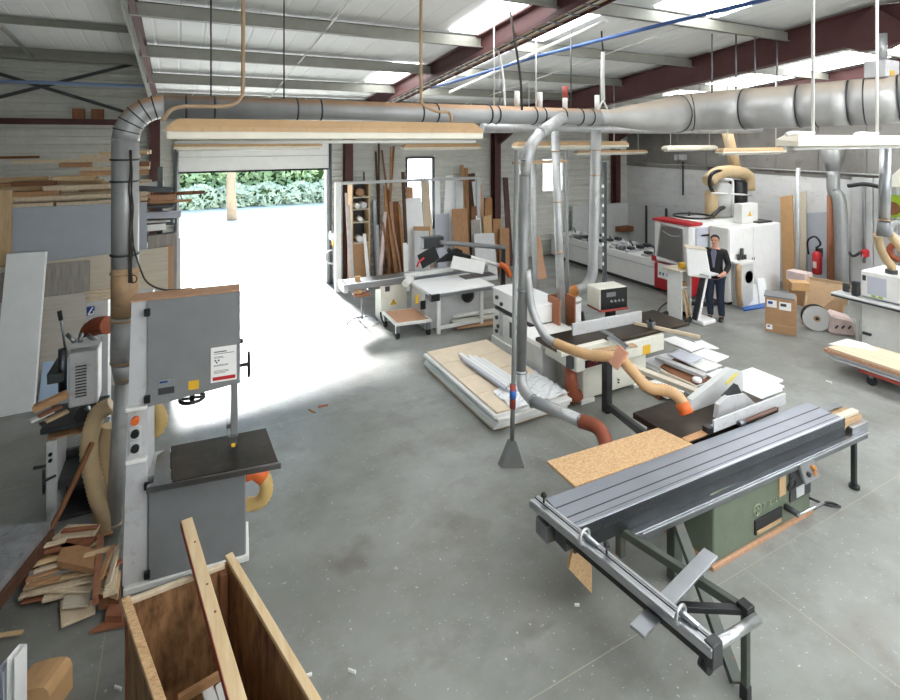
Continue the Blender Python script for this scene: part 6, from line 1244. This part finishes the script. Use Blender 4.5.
MB().box(13.095, 13.1, p0.y-.04, p0.y+.04, p0.z+.15, p0.z+.3, 0).build('label', 'pink_box', fe); MB().cyl((13.2, p0.y, p1.z), (13.2, p0.y, p1.z+.1), .03, seg=10).build('valve', 'black_plastic', fe)
MB().tube(smooth([(13.2, p0.y, p1.z+.08), (13.15, p0.y-.1, p1.z+.2), (13.15, p0.y+.02, p1.z+.34), (13.15, p0.y+.18, p1.z+.2), (13.12, p0.y+.14, p1.z-.1)], 18), .022, 8).build('hose', 'black_plastic', fe)
MB().box(13.28, 13.4, p0.y-.03, p0.y+.03, p1.z-.15, p1.z+.05).build('bracket', 'dark_grey', fe)
ol = thing('power_outlet', 'red and white wall outlet with dark cable, right of the galvanised pipe', 'outlet', PX(864, 255, 13.55)); p, q = PX(861, 257, 13.55), PX(867, 250, 13.55)
MB().box(13.5, 13.68, q.y, p.y, p.z, q.z, .03).build('body', 'red_paint', ol); MB().box(13.49, 13.5, q.y+.05, p.y-.05, p.z, p.z+.08).build('cover', 'white_clean', ol)
MB().tube(smooth([PX(861, 252, 13.5), PX(853, 256, 13.5), PX(846, 250, 13.5), PX(840, 252, 13.5)], 14), .03, 8).build('cable', 'dark_grey', ol)
# boxes, disc and bag
def carton(label, x, y, z, ang, w_, dp, hh, mat='cardboard', tape=True, labels=()):
    X_ = LF((x, y, z), ang); o = thing('cardboard_box', label, 'box', (x, y, z))
    bx_ = MB().box(0, w_, 0, dp, 0, hh, .006).build('carton', mat, o, xf=X_)
    if tape: MB().box(-.001, w_+.001, -.002, .0, hh*.47, hh*.53, 0).build('seam', 'galv_tan', o, xf=X_)
    for (a, b, c_, d_) in labels: 
        MB().box(a, b, -.004, -.0005, c_, d_, 0).build('sticker', 'paper', o, xf=X_)
        MB().box(a+.02, a+(b-a)*.6, -.006, -.004, c_+(d_-c_)*.45, c_+(d_-c_)*.8, 0).build('sticker_print', 'sign_blue' if a < .2 else 'dark_grey', o, xf=X_)
    return o
b0 = G(765, 331); 
carton('lower of two stacked brown cardboard boxes, with one corner sticker', b0.x, b0.y, .002, -62, .50, .42, .31, labels=((.02, .12, .05, .14),))
carton('upper of two stacked brown cardboard boxes, with two white stickers', b0.x, b0.y, .315, -62, .50, .42, .34, labels=((.03, .19, .16, .30), (.23, .42, .14, .29)))
q = LF((b0.x, b0.y, .66), -62); tl_ = MB().box(-.02, .48, .0, .42, 0, .03).build('box_lid', 'mid_grey', None, xf=q); tag(tl_, 'grey lid lying on the upper cardboard box', 'lid')
p = PZ(800, 292, 10.3); carton('small open brown carton on the grey lid', p.x-.2, p.y+.05, .695, -45, .32, .25, .16, 'cardboard_pale', False)
p = PX(800, 285, 12.2); bxs = one('printed_carton', MB().box(12.2, 12.5, p.y-.1, p.y+.3, .5, .70), 'pink_box', 'pinkish printed carton on the brown crate behind the boxes', 'carton'); one('brown_crate', MB().box(12.15, 12.65, p.y-.32, p.y+.22, 0, .498), 'cardboard', 'brown carton at the foot of the slim grey post', 'carton')
g = G(822, 331); one('grey_sheet', MB().slab([G(801, 331, .004)+V((.4, .2, 0)), G(838, 333, .004)+V((.4, .2, 0)), V((g.x+.75, g.y-.2, .85)), V((g.x+.55, g.y+.55, .85))], (1, 1, 0), .03), 'galv_tan', 'dusty beige board leaning behind the white disc', 'board')
dc = thing('cable_drum', 'round white drum with brown hub standing by the boxes', 'drum', G(817, 331)); g = G(817, 331); R_ = .235; nrm = V((-.75, -.66, 0)).normalized(); c = V((g.x, g.y, R_+.002))
m = MB(); m.cyl(c, c-nrm*.02, R_, seg=32).build('front_flange', 'pale_grey', dc); MB().cyl(c-nrm*.02, c-nrm*.14, R_*.85, seg=28).build('core', 'cream_wood', dc); MB().cyl(c-nrm*.14, c-nrm*.16, R_, seg=32).build('rear_flange', 'dark_grey', dc); MB().cyl(c+nrm*.006, c, .06, seg=18).build('hub', 'galv_tan', dc); MB().cyl(c+nrm*.012, c+nrm*.004, .03, seg=14).build('hub_hole', 'black_plastic', dc)
g = G(840, 333); bg_ = thing('sack', 'pinkish white printed sack lying beside the round drum', 'sack', g)
m = MB(); m.hexa([g+V(p) for p in ((-.26, .06, .0), (.02, -.3, .0), (.42, .02, 0), (.14, .34, 0), (-.2, .04, .36), (.03, -.2, .31), (.36, .02, .28), (.12, .28, .38))], .04); bm_ = m.build('body', 'pink_box', bg_)
for t in (.2, .45, .7): p = (g+V((-.245, .05, .12))).lerp(g+V((-.0, -.26, .16)), t); MB().beam(p+V((-.008, -.008, .0)), p+V((.02, -.04, .06)), .03, .006, (0, 0, 1), 0).build('print_mark', 'dark_grey', bg_)
# ================================================================== EDGEBANDER
eg = thing('edgebander', 'long white edgebanding machine at right picture edge with hood and feed rail', 'edgebander', (10.9, 4.2, 0))
def WE(x0, x1, y0, y1, z0, z1, name, mat, bev=.012, par=None): return MB().box(x0, x1, y0, y1, z0, z1, bev).build(name, mat, par or eg)
WE(10.55, 11.5, 2.2, 4.75, .08, .86, 'base', 'white_paint'); WE(10.6, 11.4, 2.2, 4.7, 0, .08, 'plinth', 'black_plastic', 0)
WE(10.3, 11.3, 2.2, 5.12, .88, .95, 'feed_rail', 'pale_grey'); WE(10.29, 10.31, 2.2, 5.1, .89, .92, 'rail_edge', 'dark_grey', 0)
WE(10.75, 11.3, 4.80, 5.05, .45, .88, 'end_panel', 'white_clean'); WE(10.8, 10.86, 4.9, 4.96, 0, .45, 'leg', 'white_clean'); hd = WE(10.45, 11.4, 2.2, 4.72, .97, 1.42, 'hood', 'white_clean', .02)
WE(10.446, 10.45, 4.35, 4.62, 1.03, 1.34, 'notice', 'lavender_board', 0, hd); WE(10.44, 10.455, 4.1, 4.16, 1.3, 1.36, 'latch', 'dark_grey', .004, hd); WE(10.44, 10.455, 4.64, 4.69, 1.25, 1.34, 'latch', 'dark_grey', .004, hd)
for y in (4.4, 4.5): WE(10.44, 10.447, y, y+.06, 1.0, 1.03, 'tag', 'lime', 0, hd)
MB().ring((10.75, 4.92, .985), (0, 0, 1), .16, .03, 24, 8).build('edge_coil', 'cream_wood', eg); WE(10.55, 10.62, 4.95, 5.05, .95, 1.1, 'pressure_roller', 'dark_grey', .01); WE(10.4, 10.5, 4.74, 4.84, .95, 1.2, 'tape_guide', 'steel_dark', .01)
WE(10.5, 10.56, 4.6, 4.72, .3, .34, 'socket', 'dark_grey', .004)
# fork of pale hoses on the hood
fk = thing('hose_fork', 'forked pair of pale hoses linking the steel pipe to the edgebander hood', 'hose', (10.8, 4.2, 1.42)); top_ = PZ(884, 222, 8.3)
MB().tube([top_, top_-V((0, 0, .22))], [.085, .105], 16).build('collar', 'mid_grey', fk)
e0 = V((10.62, 4.35, 1.425)); e1_ = V((10.8, 4.0, 1.425)); s_ = top_-V((0, 0, .2)); 
MB().hose([s_+V((-.06, .06, 0)), s_.lerp(e0, .35)+V((.02, .1, 0)), s_.lerp(e0, .7)+V((.05, .05, 0)), e0+V((0, 0, .12)), e0], .06, .03).build('hose', 'beige_hose', fk)
MB().hose([s_+V((.06, -.06, 0)), s_.lerp(e1_, .4)+V((.03, -.05, 0)), s_.lerp(e1_, .75), e1_+V((0, 0, .1)), e1_], .06, .03).build('hose', 'beige_hose', fk)
for e in (e0, e1_): MB().cyl(e-V((0, 0, .004)), e+V((0, 0, .06)), .085, seg=16).build('flange', 'dark_grey', fk)
# things at the right edge behind
p = PX(894, 206, 13.6); gm = thing('wall_reel', 'lime green reel with dark core on the wall at right edge', 'reel', p)
MB().cyl((13.66, p.y, p.z), (13.5, p.y, p.z), .24, seg=24).build('drum', 'lime', gm); MB().cyl((13.495, p.y-.02, p.z-.04), (13.46, p.y-.02, p.z-.04), .14, seg=20).build('core', 'brown_wood', gm)
p = PX(897, 230, 13.6); one('hose_coil', MB().ring((13.625, p.y-.05, p.z), (1, .1, 0), .17, .06, 24, 10), 'pale_grey', 'grey coiled hose below the lime green reel at right edge', 'hose')
p = PX(899, 252, 13.6); one('hose_coil', MB().ring((13.625, p.y, p.z), (1, .1, .05), .17, .06, 24, 10), 'rust_hose', 'brown coiled hose, lowest coil at the right edge', 'hose')
p0, p1 = PX(848, 186, 13.2), PX(884, 188, 13.2); one('wall_cable', MB().tube(smooth([p0, p0.lerp(p1, .5)+V((0, 0, .06)), p1], 10), .045, 8), 'black_plastic', 'thick black cable sagging along the top of the pale wall sheets', 'cable')
sk_ = MB().hexa([PX(878, 187, 13.2), PX(905, 187, 12.8), PX(905, 187, 13.6), PX(878, 187, 13.6), PX(890, 181, 13.2), PX(905, 164, 12.8), PX(905, 164, 13.6), PX(890, 181, 13.6)]); one('hopper', sk_, 'cream_paint', 'cream slanted hopper at right edge above the pale wall sheets', 'hopper')
# ================================================================== BOARD CART
ct_ = thing('board_cart', 'low red cart on castors carrying boards at right edge', 'cart', (9.4, 3.9, 0))
cx0, cx1, cy0, cy1 = 9.12, 9.72, 2.4, 4.15
MB().box(cx0, cx0+.05, cy0, cy1, .16, .22).build('side_beam', 'red_dull', ct_); MB().box(cx1-.05, cx1, cy0, cy1, .16, .22).build('side_beam', 'red_dull', ct_)
for y in (cy1-.03, 3.2, cy0+.03): MB().box(cx0+.05, cx1-.05, y-.03, y+.03, .16, .21).build('cross_beam', 'red_dull', ct_)
for x in (cx0+.06, cx1-.06):
    for y in (cy1-.15, cy0+.15): w_ = MB().cyl((x-.02, y, .066), (x+.02, y, .066), .065).build('castor', 'rubber', ct_); MB().box(x-.03, x+.03, y-.03, y+.03, .11, .16).build('fork', 'steel', w_)
for k_, (z, t, mt, lb, y1, xo) in enumerate(((.222, .03, 'light_grey', 'lowest grey board on the red cart', 4.52, 0), (.254, .025, 'white_paint', 'second board from the bottom on the red cart, white', 4.56, .02), (.281, .03, 'lavender_board', 'grey-white board in the middle of the cart load', 4.5, -.02), (.313, .05, 'beech', 'thick brown board second from the top of the cart load', 4.6, -.04), (.365, .03, 'pale_pine', 'pale wood board on top of the cart load', 4.55, -.02))):
    one('cart_board', MB().box(cx0-.02+xo, cx1+.08+xo, cy0-.1, y1, z, z+t, .003), mt, lb, 'board')
one('white_sheet', MB().slab([G(828, 344, .398), G(879, 350.5, .398), G(866, 343, .398), G(847, 338.5, .398)], (0, 0, -1), .002, 0), 'white_clean', 'white sheet lying on the far end of the cart load', 'sheet')
# ================================================================== THE MAN
def skin(name, joints, edges, mat, parent=None, sub=2, root=0, loc=None):
    me = bpy.data.meshes.new(name); me.from_pydata([j[0] for j in joints], edges, [])
    o = bpy.data.objects.new(name, me); col.objects.link(o)
    md_ = o.modifiers.new('s', 'SKIN'); md_.use_smooth_shade = True
    sv = me.skin_vertices[0].data
    for i, j in enumerate(joints): r = j[1]; sv[i].radius = r if isinstance(r, tuple) else (r, r); sv[i].use_root = (i == root)
    ss = o.modifiers.new('ss', 'SUBSURF'); ss.levels = sub; ss.render_levels = sub
    dg = bpy.context.evaluated_depsgraph_get(); m2 = bpy.data.meshes.new_from_object(o.evaluated_get(dg)); m2.name = name
    o.modifiers.clear(); o.data = m2; bpy.data.meshes.remove(me); m2.materials.clear(); m2.materials.append(M[mat])
    for p in m2.polygons: p.use_smooth = True
    if parent: o.parent = parent
    return o
g = G(715, 319); mn = thing('person', 'man in black jacket and dark jeans standing at the white operator console', 'person', (g.x, g.y, 0))
mn.rotation_euler = (0, 0, math.radians(-66))       # local -Y is the way he faces
# local frame: x to his left, y behind him, z up
J = [((0, 0, .93), (.11, .08)), ((0, 0, 1.1), (.11, .08)), ((0, 0, 1.28), (.12, .085)), ((0, .01, 1.40), (.10, .07)), ((0, .0, 1.47), .052), ((0, -.01, 1.53), .055),
     ((.17, .01, 1.38), .055), ((.24, .02, 1.12), .045), ((.20, -.16, .99), .036), ((.17, -.22, .98), .028),
     ((-.17, .01, 1.38), .055), ((-.235, -.03, 1.12), .045), ((-.17, -.24, 1.03), .036), ((-.13, -.31, 1.02), .028),
     ((.085, 0, .86), .095), ((.10, -.03, .48), .062), ((.12, .03, .09), .034), ((.125, -.07, .045), .026),
     ((-.085, 0, .86), .095), ((-.09, -.05, .48), .062), ((-.08, .0, .09), .034), ((-.085, -.10, .045), .026)]
E_ = [(0, 1), (1, 2), (2, 3), (3, 4), (4, 5), (3, 6), (6, 7), (7, 8), (8, 9), (3, 10), (10, 11), (11, 12), (12, 13), (0, 14), (14, 15), (15, 16), (16, 17), (0, 18), (18, 19), (19, 20), (20, 21)]
# head joins the neck as one surface
J += [((0, -.015, 1.58), (.066, .08)), ((0, -.005, 1.64), (.072, .092)), ((0, .0, 1.685), (.055, .07))]; E_ += [(5, 22), (22, 23), (23, 24)]
# fingers
def hand(base_i, wrist, d):
    d = V(d).normalized(); s_ = V((d.y, -d.x, 0)).normalized(); w_ = V(wrist)
    for k_, (o_, L) in enumerate(((-.03, .065), (-.01, .08), (.01, .075), (.03, .06))):
        i = len(J); a = w_+d*.055+s_*o_; J.append((tuple(a), .0095)); J.append((tuple(a+d*L*.55+V((0, 0, .004))), .009)); J.append((tuple(a+d*L+V((0, 0, -.015))), .007)); E_.extend([(base_i, i), (i, i+1), (i+1, i+2)])
    i = len(J); a = w_+d*.02+s_*(.04 if wrist[0] < 0 else -.04); J.append((tuple(a), .011)); J.append((tuple(a+d*.04+s_*(.015 if wrist[0] < 0 else -.015)), .009)); E_.extend([(base_i, i), (i, i+1)])
hand(9, (.17, -.22, .98), (-.3, -1, -.1)); hand(13, (-.13, -.31, 1.02), (.3, -1, -.05))
body = skin('body', J, E_, 'skin', mn)
# face
def blob(name, c, r, mat, par, s=(1, 1, 1)):
    m = MB(); bmesh.ops.create_uvsphere(m.bm, u_segments=14, v_segments=8, radius=r); bmesh.ops.scale(m.bm, vec=V(s), verts=m.bm.verts); bmesh.ops.translate(m.bm, vec=V(c), verts=m.bm.verts)
    for f in m.bm.faces: f.smooth = True
    me = bpy.data.meshes.new(name); m.bm.to_mesh(me); o = bpy.data.objects.new(name, me); col.objects.link(o); me.materials.append(M[mat]); o.parent = par; return o
for s in (-1, 1): blob('eye', (s*.03, -.088, 1.618), .012, 'black_plastic', mn, (1.2, .6, .7)); blob('ear', (s*.075, .0, 1.61), .022, 'skin', mn, (.45, .8, 1.3)); 
blob('nose', (0, -.1, 1.595), .014, 'skin', mn, (.9, 1.2, 1.6)); blob('mouth', (0, -.088, 1.558), .02, 'rust_hose', mn, (1.2, .4, .3))
m = MB(); bmesh.ops.create_uvsphere(m.bm, u_segments=20, v_segments=12, radius=.1); bmesh.ops.scale(m.bm, vec=V((.86, 1.05, .95)), verts=m.bm.verts)
bmesh.ops.delete(m.bm, geom=[v for v in m.bm.verts if v.co.z < -.02 or (v.co.y < -.055 and v.co.z < .055)], context='VERTS'); bmesh.ops.translate(m.bm, vec=V((0, .005, 1.635)), verts=m.bm.verts)
me = bpy.data.meshes.new('hair'); m.bm.to_mesh(me); ho = bpy.data.objects.new('hair', me); col.objects.link(ho); me.materials.append(M['hair']); ho.parent = mn; mo = ho.modifiers.new('t', 'SOLIDIFY'); mo.thickness = .008
jk = [((0, 0, .80), (.17, .14)), ((0, 0, 1.1), (.155, .125)), ((0, 0, 1.28), (.165, .13)), ((0, .015, 1.40), (.125, .10)), ((0, .01, 1.445), (.075, .07)), ((.175, .01, 1.385), .075), ((.25, .02, 1.12), .06), ((.205, -.15, .99), .05), ((-.175, .01, 1.385), .075), ((-.245, -.03, 1.12), .06), ((-.175, -.225, 1.03), .05)]
skin('jacket', jk, [(0, 1), (1, 2), (2, 3), (3, 4), (3, 5), (5, 6), (6, 7), (3, 8), (8, 9), (9, 10)], 'jacket', mn)
ju = [((0, 0, .93), (.15, .115)), ((.09, 0, .84), .11), ((.105, -.03, .48), .078), ((.122, .03, .055), .064), ((-.09, 0, .84), .11), ((-.095, -.05, .48), .078), ((-.08, .0, .055), .064)]
skin('trousers', ju, [(0, 1), (1, 2), (2, 3), (0, 4), (4, 5), (5, 6)], 'jeans', mn)
MB().prism([(-.012, 1.08), (.012, 1.08), (.05, 1.38), (.035, 1.44), (-.035, 1.44), (-.05, 1.38)], -.138, -.1).build('shirt', 'shirt', None, origin=(0, 0, 0)).parent = mn
for s, fx, fy in ((1, .125, -.04), (-1, -.085, -.07)): skin('shoe', [((fx, fy+.09, .05), (.045, .045)), ((fx, fy, .045), (.05, .042)), ((fx+.005*s, fy-.1, .035), (.05, .032)), ((fx+.005*s, fy-.15, .03), (.035, .025))], [(0, 1), (1, 2), (2, 3)], 'shoe', mn)
# ================================================================== LIGHT
w = bpy.data.worlds.new('sky'); sc.world = w; w.use_nodes = True
bg = w.node_tree.nodes['Background']; sk = w.node_tree.nodes.new('ShaderNodeTexSky'); sk.sky_type = 'HOSEK_WILKIE'
sk.sun_direction = (.3, .35, .85); sk.turbidity = 4
w.node_tree.links.new(sk.outputs[0], bg.inputs['Color']); bg.inputs['Strength'].default_value = 14.0
sl = bpy.data.lights.new('sun', 'SUN'); sl.energy = 40; sl.angle = .2; so = bpy.data.objects.new('sun', sl); col.objects.link(so)
so.rotation_euler = V((.0, -1, -.62)).to_track_quat('-Z', 'Y').to_euler()
def area(name, loc, sx, sy, e, direction, colr=(1, 1, 1), portal=False):
    l = bpy.data.lights.new(name, 'AREA'); l.shape = 'RECTANGLE'; l.size = sx; l.size_y = sy; l.energy = e; l.color = colr
    if portal: l.cycles.is_portal = True
    o = bpy.data.objects.new(name, l); col.objects.link(o); o.location = loc; o.rotation_euler = V(direction).to_track_quat('-Z', 'Z').to_euler(); return o
area('door_portal', ((DX0+DX1)/2, YB+.06, DZ/2), DX1-DX0, DZ, 1, (0, -1, 0), portal=True)
vs = sc.view_settings; vs.view_transform = 'Standard'; vs.look = 'None'; vs.gamma = 1; vs.use_curve_mapping = False; vs.exposure = 0.15
